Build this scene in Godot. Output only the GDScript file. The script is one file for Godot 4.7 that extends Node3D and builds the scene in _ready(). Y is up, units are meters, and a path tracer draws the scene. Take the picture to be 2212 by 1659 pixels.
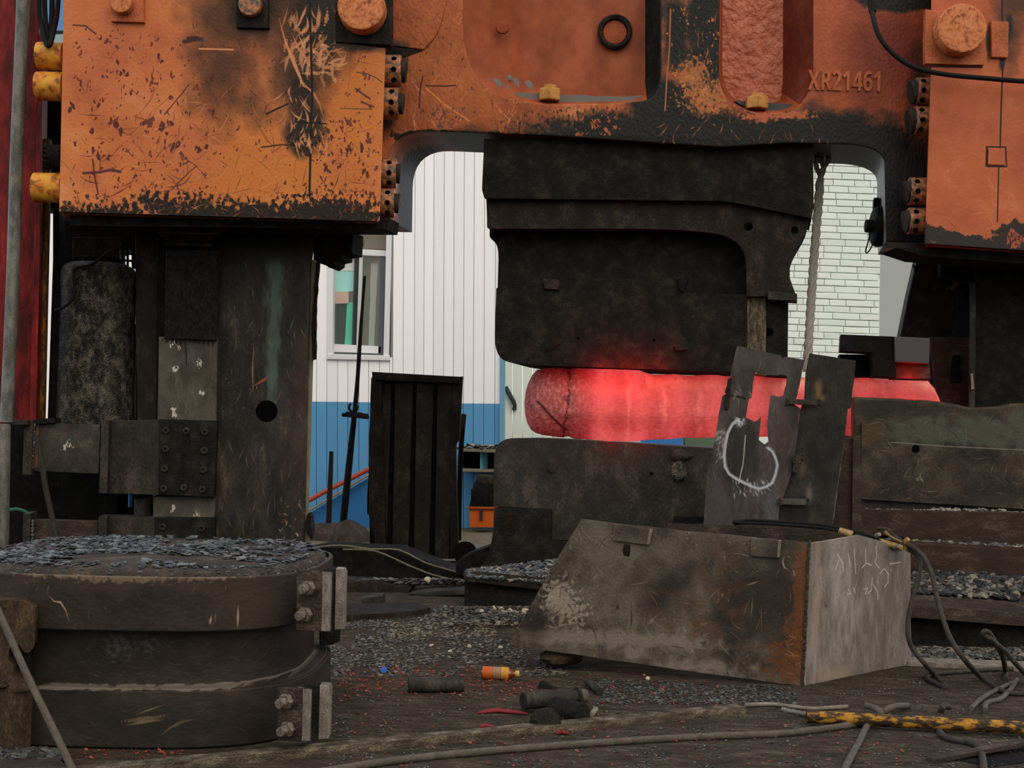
extends Node3D
# A forging press with a red-hot ingot between its dies. Built in metres: the camera stands 1.45 m above the floor at the origin and looks along -z.

const F := 3000.0        # focal length in pixels of the 2212 x 1659 frame
const CX := 1106.0
const CY := 829.5
const HOR := 90.5        # the horizon lies this far below the middle of the frame
const EYE := 1.45
const ROLL := 0.022

static func ray(px: float, py: float) -> Vector3:
	return Lens.ray(px, py)

static func P(px: float, py: float, d: float) -> Vector3:
	return Lens.P(px, py, d)

static func G(px: float, py: float, h := 0.0) -> Vector3:
	return Lens.G(px, py, h)

static func on_plane(px: float, py: float, o: Vector3, n: Vector3) -> Vector3:
	return Lens.on_plane(px, py, o, n)

static func C(r: int, g: int, b: int) -> Color:
	return Color8(r, g, b)

static func cat(pts: Array, per := 8) -> PackedVector3Array:   # smooth curve through points
	var out := PackedVector3Array()
	var n := pts.size()
	for i in n - 1:
		var a: Vector3 = pts[maxi(i - 1, 0)]
		var b: Vector3 = pts[i]
		var c: Vector3 = pts[i + 1]
		var e: Vector3 = pts[mini(i + 2, n - 1)]
		for k in per:
			out.append(b.cubic_interpolate(c, a, e, float(k) / per))
	out.append(pts[n - 1])
	return out

static func rp(a: Array, segs := 5) -> PackedVector2Array:     # x, y, corner radius, ... -> outline with rounded corners
	var out := PackedVector2Array()
	var n := a.size() / 3
	for i in n:
		var p := Vector2(a[i * 3], a[i * 3 + 1])
		var r: float = a[i * 3 + 2]
		if r <= 0.0:
			out.append(p)
			continue
		var q := Vector2(a[((i + n - 1) % n) * 3], a[((i + n - 1) % n) * 3 + 1])
		var s := Vector2(a[((i + 1) % n) * 3], a[((i + 1) % n) * 3 + 1])
		var u := p + (q - p).normalized() * minf(r, (q - p).length() * 0.49)
		var w := p + (s - p).normalized() * minf(r, (s - p).length() * 0.49)
		for k in segs + 1:
			var t := float(k) / segs
			out.append(u.lerp(p, t).lerp(p.lerp(w, t), t))
	return out

static func pv(a: Array) -> PackedVector2Array:
	var out := PackedVector2Array()
	for i in a.size() / 2:
		out.append(Vector2(a[i * 2], a[i * 2 + 1]))
	return out

static func jag(poly: PackedVector2Array, step: float, amp: float, sd: int) -> PackedVector2Array:   # a ragged outline
	var rng := RandomNumberGenerator.new()
	rng.seed = sd
	var out := PackedVector2Array()
	for i in poly.size():
		var a := poly[i]
		var b := poly[(i + 1) % poly.size()]
		var n := maxi(1, int((b - a).length() / step))
		var nn := (b - a).normalized().orthogonal()
		for k in n:
			out.append(a.lerp(b, float(k) / n) + (nn * rng.randf_range(-amp, amp) if k > 0 else Vector2.ZERO))
	return out

static func bridge(outer: PackedVector2Array, hole: PackedVector2Array) -> PackedVector2Array:   # joins a hole to its outline by a hair-thin slit
	if not Geometry2D.is_polygon_clockwise(outer):
		outer.reverse()
	if Geometry2D.is_polygon_clockwise(hole):
		hole.reverse()
	var best := 1e9
	var bi := 0
	var bj := 0
	for i in outer.size():
		for j in hole.size():
			var l := outer[i].distance_to(hole[j])
			if l < best:
				best = l
				bi = i
				bj = j
	var out := PackedVector2Array()
	for k in outer.size() + 1:
		out.append(outer[(bi + k) % outer.size()])
	var side := (hole[bj] - outer[bi]).normalized().orthogonal() * 0.03
	out[out.size() - 1] += side
	out[0] -= side
	var m := PackedVector2Array()
	for k in hole.size() + 1:
		m.append(hole[(bj + k) % hole.size()])
	m[0] += side
	m[m.size() - 1] -= side
	out.append_array(m)
	if Geometry2D.triangulate_polygon(out).is_empty():
		out[outer.size()] -= side * 2
		out[0] += side * 2
		out[outer.size() + 1] -= side * 2
		out[out.size() - 1] += side * 2
	return out


class Lens:      # maps a position in the photograph and a distance to a point of the place
	const F := 3000.0
	const CX := 1106.0
	const CY := 829.5
	const HOR := 90.5
	const EYE := 1.45
	const ROLL := 0.022
	static func ray(px: float, py: float) -> Vector3:      # direction with z = -1
		var x := px - CX
		var y := CY - py + HOR
		return Vector3((x * cos(ROLL) - y * sin(ROLL)) / F, (x * sin(ROLL) + y * cos(ROLL)) / F, -1.0)

	static func P(px: float, py: float, d: float) -> Vector3:
		return Vector3(0, EYE, 0) + ray(px, py) * d

	static func G(px: float, py: float, h := 0.0) -> Vector3:   # where the floor (plus h) is met
		var r := ray(px, py)
		return Vector3(0, EYE, 0) + r * ((EYE - h) / maxf(-r.y, 0.001))

	static func on_plane(px: float, py: float, o: Vector3, n: Vector3) -> Vector3:
		var r := ray(px, py)
		var e := Vector3(0, EYE, 0)
		return e + r * ((o - e).dot(n) / r.dot(n))


class MB:      # collects triangles, then makes one mesh with normals smoothed across shallow edges
	var v := PackedVector3Array()
	var uv := PackedVector2Array()
	var c := PackedColorArray()
	var tint := Color.WHITE
	var tinted := false

	func tri(a: Vector3, b: Vector3, e: Vector3, ua := Vector2.ZERO, ub := Vector2.ZERO, ue := Vector2.ZERO) -> void:   # counter-clockwise from outside
		v.append(a); v.append(b); v.append(e)
		uv.append(ua); uv.append(ub); uv.append(ue)
		c.append(tint); c.append(tint); c.append(tint)

	func quad(a: Vector3, b: Vector3, e: Vector3, f: Vector3, ua := Vector2.ZERO, ub := Vector2.ZERO, ue := Vector2.ZERO, uf := Vector2.ZERO) -> void:
		tri(a, b, e, ua, ub, ue)
		tri(a, e, f, ua, ue, uf)

	func paint(col: Color) -> MB:
		tint = col.srgb_to_linear()
		tinted = true
		return self

	func mesh(deg := 38.0) -> ArrayMesh:
		var n := v.size()
		var fn := PackedVector3Array()
		fn.resize(n)
		var at := {}
		for i in range(0, n, 3):
			var nn := (v[i + 1] - v[i]).cross(v[i + 2] - v[i])
			for k in 3:
				fn[i + k] = nn
				var key := Vector3i((v[i + k] * 4000.0).round())
				if at.has(key):
					at[key].append(i + k)
				else:
					at[key] = [i + k]
		var lim := cos(deg_to_rad(deg))
		var no := PackedVector3Array()
		no.resize(n)
		for list in at.values():
			for i in list:
				var s := Vector3.ZERO
				var ni := fn[i].normalized()
				for j in list:
					if ni.dot(fn[j].normalized()) >= lim:
						s += fn[j]
				no[i] = s.normalized() if s.length() > 1e-12 else Vector3.UP
		var idx := PackedInt32Array()
		idx.resize(n)
		for i in range(0, n, 3):
			idx[i] = i; idx[i + 1] = i + 2; idx[i + 2] = i + 1
		var arr := []
		arr.resize(Mesh.ARRAY_MAX)
		arr[Mesh.ARRAY_VERTEX] = v
		arr[Mesh.ARRAY_NORMAL] = no
		arr[Mesh.ARRAY_TEX_UV] = uv
		if tinted:
			arr[Mesh.ARRAY_COLOR] = c
		arr[Mesh.ARRAY_INDEX] = idx
		var m := ArrayMesh.new()
		m.add_surface_from_arrays(Mesh.PRIMITIVE_TRIANGLES, arr)
		return m

	# a solid between an outline and the same outline moved by ext; its front edges are rounded by bev
	func prism(pts: PackedVector3Array, ext: Vector3, bev := 0.008, U := Vector3.RIGHT, V := Vector3.DOWN) -> MB:
		var n := pts.size()
		var N := Vector3.ZERO
		for i in n:
			N += pts[i].cross(pts[(i + 1) % n])
		N = N.normalized()
		var q := pts.duplicate()
		if N.dot(ext) > 0:
			q.reverse()
			N = -N
		var e1 := (Vector3.UP if absf(N.y) < 0.9 else Vector3.RIGHT).cross(N).normalized()
		var e2 := N.cross(e1)
		var p2 := PackedVector2Array()
		for p in q:
			p2.append(Vector2(p.dot(e1), p.dot(e2)))
		var mit := PackedVector2Array()
		for i in n:
			var a := (p2[i] - p2[(i + n - 1) % n]).normalized()
			var b := (p2[(i + 1) % n] - p2[i]).normalized()
			var na := Vector2(-a.y, a.x)
			var nb := Vector2(-b.y, b.x)
			var m := (na + nb) / maxf(0.35, 1.0 + na.dot(nb))
			mit.append(m)
		var tris := PackedInt32Array()
		if bev > 0.0:
			var ins := PackedVector2Array()
			for i in n:
				ins.append(p2[i] + mit[i] * bev)
			tris = Geometry2D.triangulate_polygon(ins)
		if tris.is_empty():
			bev = 0.0
			tris = Geometry2D.triangulate_polygon(p2)
		var e := ext.normalized()
		var L := ext.length()
		bev = minf(bev, L * 0.45)
		var lev := [[bev, 0.0], [bev * 0.29, bev * 0.29], [0.0, bev], [0.0, L]] if bev > 0.0 else [[0.0, 0.0], [0.0, L]]
		var rows := []
		for l in lev:
			var row := PackedVector3Array()
			for i in n:
				row.append(q[i] + (e1 * mit[i].x + e2 * mit[i].y) * l[0] + e * l[1])
			rows.append(row)
		for side in 2:
			var row: PackedVector3Array = rows[0] if side == 0 else rows[-1]
			for t in range(0, tris.size(), 3):
				var a := row[tris[t]]
				var b := row[tris[t + 1]]
				var d := row[tris[t + 2]]
				var up := (b - a).cross(d - a).dot(N) > 0
				if (side == 0) != up:
					var x := b
					b = d
					d = x
				tri(a, b, d, Vector2(a.dot(U), a.dot(V)), Vector2(b.dot(U), b.dot(V)), Vector2(d.dot(U), d.dot(V)))
		for r in rows.size() - 1:
			for i in n:
				var j := (i + 1) % n
				var a: Vector3 = rows[r][i]
				var b: Vector3 = rows[r][j]
				var a2: Vector3 = rows[r + 1][i]
				var b2: Vector3 = rows[r + 1][j]
				var dd := (p2[j] - p2[i]).normalized()
				var o := e1 * dd.y - e2 * dd.x
				var ov := Vector2(o.dot(U), o.dot(V))
				var ub := Vector2(q[i].dot(U), q[i].dot(V))
				var uc := Vector2(q[j].dot(U), q[j].dot(V))
				quad(a, a2, b2, b, ub + ov * lev[r][1], ub + ov * lev[r + 1][1], uc + ov * lev[r + 1][1], uc + ov * lev[r][1])
		return self

	# photo outline on the plane at distance d, thickness t backwards (towards the vanishing point vx)
	func slab(poly: PackedVector2Array, d: float, t: float, bev := 0.008, vx := 1672.0) -> MB:
		var pts := PackedVector3Array()
		for p in poly:
			pts.append(Lens.P(p.x, p.y, d))
		return prism(pts, Vector3((vx - 1106.0) / 3000.0, 0, -1) * t, bev)

	func box(at: Vector3, size: Vector3, bs := Basis.IDENTITY, bev := 0.006) -> MB:
		var h := size * 0.5
		var pts := PackedVector3Array()
		for s in [[-1, -1], [1, -1], [1, 1], [-1, 1]]:
			pts.append(at + bs * Vector3(s[0] * h.x, s[1] * h.y, h.z))
		return prism(pts, bs * Vector3(0, 0, -size.z), bev, bs.x, -bs.y)

	func tube(pts: PackedVector3Array, r: float, sides := 8, radii := PackedFloat32Array()) -> MB:
		var n := pts.size()
		var t0 := (pts[1] - pts[0]).normalized()
		var nn := t0.cross(Vector3.UP if absf(t0.y) < 0.9 else Vector3.RIGHT).normalized()
		var rings := []
		var len := 0.0
		var lens := []
		for i in n:
			var t := (pts[mini(i + 1, n - 1)] - pts[maxi(i - 1, 0)]).normalized()
			nn = (nn - t * nn.dot(t)).normalized()
			var bb := t.cross(nn)
			var rr: float = radii[i] if radii.size() else r
			var ring := PackedVector3Array()
			for k in sides:
				var a := TAU * k / sides
				ring.append(pts[i] + (nn * cos(a) + bb * sin(a)) * rr)
			rings.append(ring)
			if i > 0:
				len += pts[i].distance_to(pts[i - 1])
			lens.append(len)
		for i in n - 1:
			for k in sides:
				var j := (k + 1) % sides
				quad(rings[i][k], rings[i][j], rings[i + 1][j], rings[i + 1][k], Vector2(float(k) / sides, lens[i]), Vector2(float(k + 1) / sides, lens[i]), Vector2(float(k + 1) / sides, lens[i + 1]), Vector2(float(k) / sides, lens[i + 1]))
		for k in sides:
			var j := (k + 1) % sides
			tri(pts[0], rings[0][j], rings[0][k])
			tri(pts[n - 1], rings[n - 1][k], rings[n - 1][j])
		return self

	# a profile of (distance along the axis, radius) turned round the axis
	func lathe(prof: Array, o: Vector3, axis: Vector3, segs := 24) -> MB:
		var ax := axis.normalized()
		var u := ax.cross(Vector3.UP if absf(ax.y) < 0.9 else Vector3.RIGHT).normalized()
		var w := ax.cross(u)
		for i in prof.size() - 1:
			for k in segs:
				var a := TAU * k / segs
				var b := TAU * (k + 1) / segs
				var da := u * cos(a) + w * sin(a)
				var db := u * cos(b) + w * sin(b)
				var p: Vector2 = prof[i]
				var s: Vector2 = prof[i + 1]
				var A := o + ax * p.x + da * p.y
				var B := o + ax * p.x + db * p.y
				var E := o + ax * s.x + db * s.y
				var D := o + ax * s.x + da * s.y
				var ua := float(k) / segs
				var ub := float(k + 1) / segs
				if p.y > 1e-6:
					tri(A, B, E, Vector2(ua, p.x), Vector2(ub, p.x), Vector2(ub, s.x))
				if s.y > 1e-6:
					tri(A, E, D, Vector2(ua, p.x), Vector2(ub, s.x), Vector2(ua, s.x))
		return self

	func rod(a: Vector3, b: Vector3, r: float, segs := 20, bev := 0.006) -> MB:
		var l := a.distance_to(b)
		bev = minf(bev, minf(r * 0.5, l * 0.4))
		return lathe([Vector2(0, 0), Vector2(0, r - bev), Vector2(bev * 0.3, r - bev * 0.3), Vector2(bev, r), Vector2(l - bev, r), Vector2(l - bev * 0.3, r - bev * 0.3), Vector2(l, r - bev), Vector2(l, 0)], a, b - a, segs)

	func hexnut(a: Vector3, b: Vector3, r: float) -> MB:
		var l := a.distance_to(b)
		return lathe([Vector2(0, 0), Vector2(0, r * 0.92), Vector2(l * 0.12, r), Vector2(l * 0.88, r), Vector2(l, r * 0.92), Vector2(l, 0)], a, b - a, 6)

	func rock(at: Vector3, size: Vector3, sd: int, rough := 0.35) -> MB:
		var rng := RandomNumberGenerator.new()
		rng.seed = sd
		var dirs := []
		for i in 9:
			dirs.append([Vector3(rng.randf_range(-1, 1), rng.randf_range(-1, 1), rng.randf_range(-1, 1)).normalized(), rng.randf_range(0.55, 1.0)])
		var g := []
		var rows := 8
		var cols := 12
		for i in rows + 1:
			var row := []
			for k in cols:
				var th := PI * i / rows
				var ph := TAU * k / cols
				var d := Vector3(sin(th) * cos(ph), cos(th), sin(th) * sin(ph))
				var r := 1.0
				for e in dirs:
					var x: float = d.dot(e[0])
					if x > e[1] * 0.9:
						r = minf(r, e[1] * 0.9 / x)
				row.append(at + d * r * size * (1.0 - rough * 0.2 * sin(ph * 3.0 + sd) * sin(th)))
			g.append(row)
		for i in rows:
			for k in cols:
				var j := (k + 1) % cols
				quad(g[i][k], g[i][j], g[i + 1][j], g[i + 1][k])
		return self


class Canvas:      # paint, soot, rust, scratches and lettering of one flat face, in metres of that face
	var w: int
	var h: int
	var k: float
	var O: Vector3
	var U: Vector3
	var V: Vector3
	var N: Vector3
	var px := PackedByteArray()
	var hg := PackedByteArray()
	var rng := RandomNumberGenerator.new()

	func _init(o: Vector3, uu: Vector3, vv: Vector3, width: float, height: float, texels: float, sd: int) -> void:
		O = o; U = uu; V = vv; N = uu.cross(vv).normalized(); k = texels
		w = clampi(int(width * k), 16, 2048)
		h = clampi(int(height * k), 16, 2048)
		px.resize(w * h * 3)
		hg.resize(w * h)
		hg.fill(128)
		rng.seed = sd

	func at(x: float, y: float) -> Vector2:       # texel that the point of the face at this photo position falls on
		var p: Vector3 = Lens.on_plane(x, y, O, N) - O
		return Vector2(p.dot(U), p.dot(V)) * k

	func fill(ramp: PackedByteArray, na: PackedByteArray, nb: PackedByteArray, nc: PackedByteArray, fa: Vector2, fb: Vector2, fc: Vector2, wa: float, wb: float, wc: float, relief := 0.3) -> void:
		var i := 0
		var ox := rng.randi() & 511
		for y in h:
			var ya := (int(y * fa.y + ox) & 511) << 9
			var yb := (int(y * fb.y + ox) & 511) << 9
			var yc := (int(y * fc.y) & 511) << 9
			for x in w:
				var c := nc[yc + (int(x * fc.x) & 511)]
				var t := clampi(int(na[ya + (int(x * fa.x + ox) & 511)] * wa + nb[yb + (int(x * fb.x) & 511)] * wb + c * wc), 0, 255) * 3
				px[i * 3] = ramp[t]
				px[i * 3 + 1] = ramp[t + 1]
				px[i * 3 + 2] = ramp[t + 2]
				hg[i] = 128 + int((c - 128) * relief)
				i += 1

	# stain made of soft ellipses [x, y, rx, ry, strength] in photo pixels, broken up by noise
	func stain(shapes: Array, col: Color, noise: PackedByteArray, freq: Vector2, amp: float, soft: float, op := 1.0) -> void:
		var lo := Vector2(1e9, 1e9)
		var hi := -lo
		var el := []
		for s in shapes:
			var c := at(s[0], s[1])
			var rr := Vector2(absf(at(s[0] + s[2], s[1]).x - c.x) + 1.0, absf(at(s[0], s[1] + s[3]).y - c.y) + 1.0)
			el.append([c, rr, s[4]])
			lo = lo.min(c - rr * 2.0)
			hi = hi.max(c + rr * 2.0)
		var x0 := clampi(int(lo.x), 0, w - 1)
		var x1 := clampi(int(hi.x), 0, w)
		var y0 := clampi(int(lo.y), 0, h - 1)
		var y1 := clampi(int(hi.y), 0, h)
		var q := 6
		var mw := (x1 - x0) / q + 2
		var mh := (y1 - y0) / q + 2
		var m := Image.create(mw, mh, false, Image.FORMAT_RF)
		for y in mh:
			for x in mw:
				var p := Vector2(x0 + (x + 0.5) * q, y0 + (y + 0.5) * q)
				var best := 0.0
				for e in el:
					var t: float = e[2] * (1.5 - ((p - e[0]) / e[1]).length())
					if t > best:
						best = t
				m.set_pixel(x, y, Color(minf(best, 1.4), 0, 0))
		m.resize(mw * q, mh * q, Image.INTERPOLATE_BILINEAR)
		var md := m.get_data().to_float32_array()
		var cr := col.r8
		var cg := col.g8
		var cb := col.b8
		var inv := 1.0 / (2.0 * soft)
		for y in range(y0, y1):
			var mr := (y - y0) * mw * q - x0
			var yn := (int(y * freq.y) & 511) << 9
			var i := (y * w + x0) * 3
			for x in range(x0, x1):
				var b := md[mr + x]
				if b > 0.01:
					var s := (b + amp * (noise[yn + (int(x * freq.x) & 511)] - 128) / 128.0 - 0.5 + soft) * inv
					if s > 0.0:
						s = op if s >= 1.0 else s * op
						px[i] += int((cr - px[i]) * s)
						px[i + 1] += int((cg - px[i + 1]) * s)
						px[i + 2] += int((cb - px[i + 2]) * s)
				i += 3

	func dot(c: Vector2, r: float, col: Color, op: float, dh := 0) -> void:
		var x0 := maxi(0, int(c.x - r - 1))
		var x1 := mini(w - 1, int(c.x + r + 1))
		var y0 := maxi(0, int(c.y - r - 1))
		var y1 := mini(h - 1, int(c.y + r + 1))
		for y in range(y0, y1 + 1):
			for x in range(x0, x1 + 1):
				var d := Vector2(x - c.x, y - c.y).length()
				var s := clampf(r + 0.5 - d, 0.0, 1.0) * op
				if s > 0.0:
					var i := (y * w + x)
					px[i * 3] += int((col.r8 - px[i * 3]) * s)
					px[i * 3 + 1] += int((col.g8 - px[i * 3 + 1]) * s)
					px[i * 3 + 2] += int((col.b8 - px[i * 3 + 2]) * s)
					if dh != 0:
						hg[i] = clampi(128 + dh, 0, 255)

	func stroke(pts: PackedVector2Array, wd: float, col: Color, op := 1.0, dh := 0, taper := true) -> void:   # texel positions
		for i in pts.size() - 1:
			var l := pts[i].distance_to(pts[i + 1])
			var n := maxi(1, int(l / maxf(0.7, wd * 0.45)))
			for s in n:
				var f := (i + float(s) / n) / (pts.size() - 1)
				var r := wd * 0.5 * ((1.0 - 0.75 * absf(f * 2.0 - 1.0)) if taper else 1.0)
				dot(pts[i].lerp(pts[i + 1], float(s) / n), maxf(r, 0.3), col, op, dh)

	func line(a: Array, wd: float, col: Color, op := 1.0, dh := 0, taper := false) -> void:    # photo positions x, y, x, y, ...
		var pts := PackedVector2Array()
		for i in a.size() / 2:
			pts.append(at(a[i * 2], a[i * 2 + 1]))
		stroke(pts, wd * k / 268.0, col, op, dh, taper)

	func scratches(n: int, x0: float, y0: float, x1: float, y1: float, lmin: float, lmax: float, wd: float, cols: Array, ang := -1.0, spread := 3.2, op := 0.9, dh := 0) -> void:
		for i in n:
			var p := at(rng.randf_range(x0, x1), rng.randf_range(y0, y1))
			var l := rng.randf_range(lmin, lmax) * k / 268.0
			var a := (rng.randf() * TAU if ang < 0 else ang + rng.randf_range(-spread, spread))
			var bend := rng.randf_range(-1.2, 1.2)
			var pts := PackedVector2Array()
			for s in 7:
				var t := s / 6.0
				pts.append(p)
				p += Vector2.from_angle(a + bend * t) * l / 6.0
			stroke(pts, wd * rng.randf_range(0.5, 1.4) * k / 268.0, cols[rng.randi() % cols.size()], op * rng.randf_range(0.5, 1.0), dh)

	func chips(n: int, x0: float, y0: float, x1: float, y1: float, smin: float, smax: float, cols: Array, op := 0.9, dh := 0) -> void:
		for i in n:
			var p := at(rng.randf_range(x0, x1), rng.randf_range(y0, y1))
			var s := rng.randf_range(smin, smax) * (rng.randf() * 0.7 + 0.3) * k / 268.0
			var col: Color = cols[rng.randi() % cols.size()]
			for j in 1 + rng.randi() % 3:
				shard(p + Vector2(rng.randf_range(-1, 1), rng.randf_range(-1, 1)) * s, s * rng.randf_range(0.5, 1.0), col, op, dh)

	func shard(c: Vector2, r: float, col: Color, op: float, dh: int) -> void:      # an angular chip
		var n := 5
		var poly := PackedVector2Array()
		var st := Vector2(rng.randf_range(0.35, 0.8), rng.randf_range(0.6, 1.7))
		var tw := rng.randf_range(-0.7, 0.7)
		for i in n:
			poly.append(c + (Vector2.from_angle(TAU * (i + rng.randf_range(-0.35, 0.35)) / n) * st * r * rng.randf_range(0.6, 1.2)).rotated(tw))
		var x0 := maxi(0, int(c.x - r * 2.2))
		var x1 := mini(w - 1, int(c.x + r * 2.2) + 1)
		var y0 := maxi(0, int(c.y - r * 2.2))
		var y1 := mini(h - 1, int(c.y + r * 2.2) + 1)
		for y in range(y0, y1 + 1):
			for x in range(x0, x1 + 1):
				var q := Vector2(x, y)
				var ins := true
				for i in n:
					if (poly[(i + 1) % n] - poly[i]).cross(q - poly[i]) < 0.0:
						ins = false
						break
				if ins:
					var i := y * w + x
					px[i * 3] += int((col.r8 - px[i * 3]) * op)
					px[i * 3 + 1] += int((col.g8 - px[i * 3 + 1]) * op)
					px[i * 3 + 2] += int((col.b8 - px[i * 3 + 2]) * op)
					if dh != 0:
						hg[i] = clampi(128 + dh, 0, 255)

	func material(rough: float, spec := 0.25, bump := 0.6) -> StandardMaterial3D:
		var m := StandardMaterial3D.new()
		var im := Image.create_from_data(w, h, false, Image.FORMAT_RGB8, px)
		m.albedo_texture = ImageTexture.create_from_image(im)
		m.roughness = rough
		m.metallic_specular = spec
		m.uv1_scale = Vector3(k / w, k / h, 1)
		m.uv1_offset = Vector3(-O.dot(U) * k / w, -O.dot(V) * k / h, 0)
		if bump > 0.0:
			m.heightmap_enabled = true
			m.heightmap_texture = ImageTexture.create_from_image(Image.create_from_data(w, h, false, Image.FORMAT_L8, hg))
			m.heightmap_scale = bump
		return m


# ---------------------------------------------------------------- noise and materials
var LOW := PackedByteArray()
var MID := PackedByteArray()
var HIG := PackedByteArray()
var CEL := PackedByteArray()
var bump_tex: ImageTexture
var M := {}

func noise_bytes(sd: int, freq: float, oct: int, kind := FastNoiseLite.TYPE_SIMPLEX_SMOOTH) -> PackedByteArray:
	var n := FastNoiseLite.new()
	n.seed = sd
	n.noise_type = kind
	n.frequency = freq
	n.fractal_octaves = oct
	n.fractal_type = FastNoiseLite.FRACTAL_FBM
	var im := n.get_seamless_image(512, 512)
	im.convert(Image.FORMAT_L8)
	return im.get_data()

func ramp(stops: Array) -> PackedByteArray:     # position, colour, ...
	var out := PackedByteArray()
	out.resize(768)
	for i in 256:
		var t := i / 255.0
		var c: Color = stops[1]
		for s in range(0, stops.size() - 2, 2):
			if t >= stops[s]:
				c = (stops[s + 1] as Color).lerp(stops[s + 3], clampf((t - stops[s]) / (stops[s + 2] - stops[s]), 0, 1))
		out[i * 3] = c.r8
		out[i * 3 + 1] = c.g8
		out[i * 3 + 2] = c.b8
	return out

func grime(stops: Array, tile: Vector3, rough: float, spec := 0.2, bump := 0.5, wl := 0.45, wm := 0.35, wh := 0.3, off := 0, con := 0.62) -> StandardMaterial3D:
	var r := ramp(stops)
	for i in 768:
		r[i] = int(lerpf(r[384 + i % 3], r[i], con))
	var d := PackedByteArray()
	d.resize(512 * 512 * 3)
	for i in 512 * 512:
		var j := (i + off * 7919) & 262143
		var t := clampi(int(LOW[j] * wl + MID[(i + off * 1237) & 262143] * wm + HIG[i] * wh), 0, 255) * 3
		d[i * 3] = r[t]
		d[i * 3 + 1] = r[t + 1]
		d[i * 3 + 2] = r[t + 2]
	var m := StandardMaterial3D.new()
	m.albedo_texture = ImageTexture.create_from_image(Image.create_from_data(512, 512, false, Image.FORMAT_RGB8, d))
	m.roughness = rough
	m.metallic_specular = spec
	m.uv1_triplanar = true
	m.uv1_world_triplanar = true
	m.uv1_triplanar_sharpness = 4.0
	m.uv1_scale = Vector3(1.0 / tile.x, 1.0 / tile.y, 1.0 / tile.z)
	if bump > 0.0:
		m.heightmap_enabled = true
		m.heightmap_texture = bump_tex
		m.heightmap_scale = bump
	return m

func resample(a: PackedVector2Array, n: int) -> PackedVector2Array:     # n points at equal steps along an open line
	var lens := [0.0]
	for i in a.size() - 1:
		lens.append(lens[i] + a[i].distance_to(a[i + 1]))
	var out := PackedVector2Array()
	var j := 0
	for i in n:
		var t: float = lens[-1] * i / (n - 1)
		while j < a.size() - 2 and lens[j + 1] < t:
			j += 1
		out.append(a[j].lerp(a[j + 1], clampf((t - lens[j]) / maxf(lens[j + 1] - lens[j], 1e-6), 0.0, 1.0)))
	return out

func hole(called: String, px: float, py: float, d: float, r: float, parent: Node) -> void:     # a blind hole in a face at distance d; r in pixels
	var p := P(px, py, d)
	part(called, MB.new().rod(p - Vector3(0, 0, 0.06), p + Vector3(0, 0, 0.003), r * d / F, 26, 0.001), M.hole, parent)

func flat(c: Color, rough := 0.7, spec := 0.3) -> StandardMaterial3D:
	var m := StandardMaterial3D.new()
	m.albedo_color = c
	m.roughness = rough
	m.metallic_specular = spec
	return m

func tinted_mat(rough := 0.8, spec := 0.2) -> StandardMaterial3D:
	var m := flat(Color.WHITE, rough, spec)
	m.vertex_color_use_as_albedo = true
	return m


# ---------------------------------------------------------------- things, parts, setting
func tag(o: Node, label: String, category := "", group := "", kind := "") -> Node:
	if label: o.set_meta("label", label)
	if category: o.set_meta("category", category)
	if group: o.set_meta("group", group)
	if kind: o.set_meta("kind", kind)
	return o

var taken := {}

func numbered(called: String) -> String:
	taken[called] = taken.get(called, -1) + 1
	return called if taken[called] == 0 else "%s_%03d" % [called, taken[called]]

func thing(called: String, label: String, category: String, at := Vector3.ZERO, group := "") -> Node3D:
	var o := Node3D.new()
	o.name = numbered(called)
	o.position = at
	add_child(o, true)
	tag(o, label, category, group)
	return o

func root_offset(o: Node) -> Vector3:
	var at := Vector3.ZERO
	while o is Node3D and o != self:
		at += o.position
		o = o.get_parent()
	return at

func part(called: String, mb: MB, m: Material, parent: Node, label := "", deg := 38.0) -> MeshInstance3D:   # mb holds world positions
	var o := MeshInstance3D.new()
	o.name = called if parent != self else numbered(called)
	var off := root_offset(parent)
	if off != Vector3.ZERO:
		for i in mb.v.size():
			mb.v[i] -= off
	o.mesh = mb.mesh(deg)
	o.material_override = m
	parent.add_child(o, true)
	if label: o.set_meta("label", label)
	return o

func solo(called: String, mb: MB, m: Material, label: String, category: String, group := "", deg := 38.0) -> MeshInstance3D:
	var o := part(called, mb, m, self, "", deg)
	tag(o, label, category, group)
	return o

func struct(called: String, mb: MB, m: Material, label := "") -> MeshInstance3D:
	var o := part(called, mb, m, self)
	o.set_meta("kind", "structure")
	if label: o.set_meta("label", label)
	return o

func scatter(called: String, label: String, category: String, mesh: Mesh, m: Material, xf: Array, cols: Array, parent: Node = self) -> void:
	var mm := MultiMesh.new()
	mm.transform_format = MultiMesh.TRANSFORM_3D
	mm.use_colors = true
	mm.mesh = mesh
	mm.instance_count = xf.size()
	for i in xf.size():
		mm.set_instance_transform(i, xf[i])
		mm.set_instance_color(i, (cols[i] as Color).srgb_to_linear())
	var o := MultiMeshInstance3D.new()
	o.name = numbered(called) if parent == self else called
	o.multimesh = mm
	o.material_override = m
	parent.add_child(o, true)
	tag(o, label, category if parent == self else "", "", "stuff")

func flake_mesh(sd: int, thick: float) -> ArrayMesh:     # a broken plate about 1 m across, lying flat
	var rng := RandomNumberGenerator.new()
	rng.seed = sd
	var pts := PackedVector3Array()
	var n := 7
	for i in n:
		var a := TAU * (i + rng.randf_range(-0.3, 0.3)) / n
		pts.append(Vector3(cos(a), 0, sin(a)) * rng.randf_range(0.3, 0.55) + Vector3(0, thick * 0.5 + rng.randf_range(-0.06, 0.06), 0))
	var mb := MB.new()
	mb.prism(pts, Vector3(0, -thick, 0), thick * 0.2)
	return mb.mesh(20.0)

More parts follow.
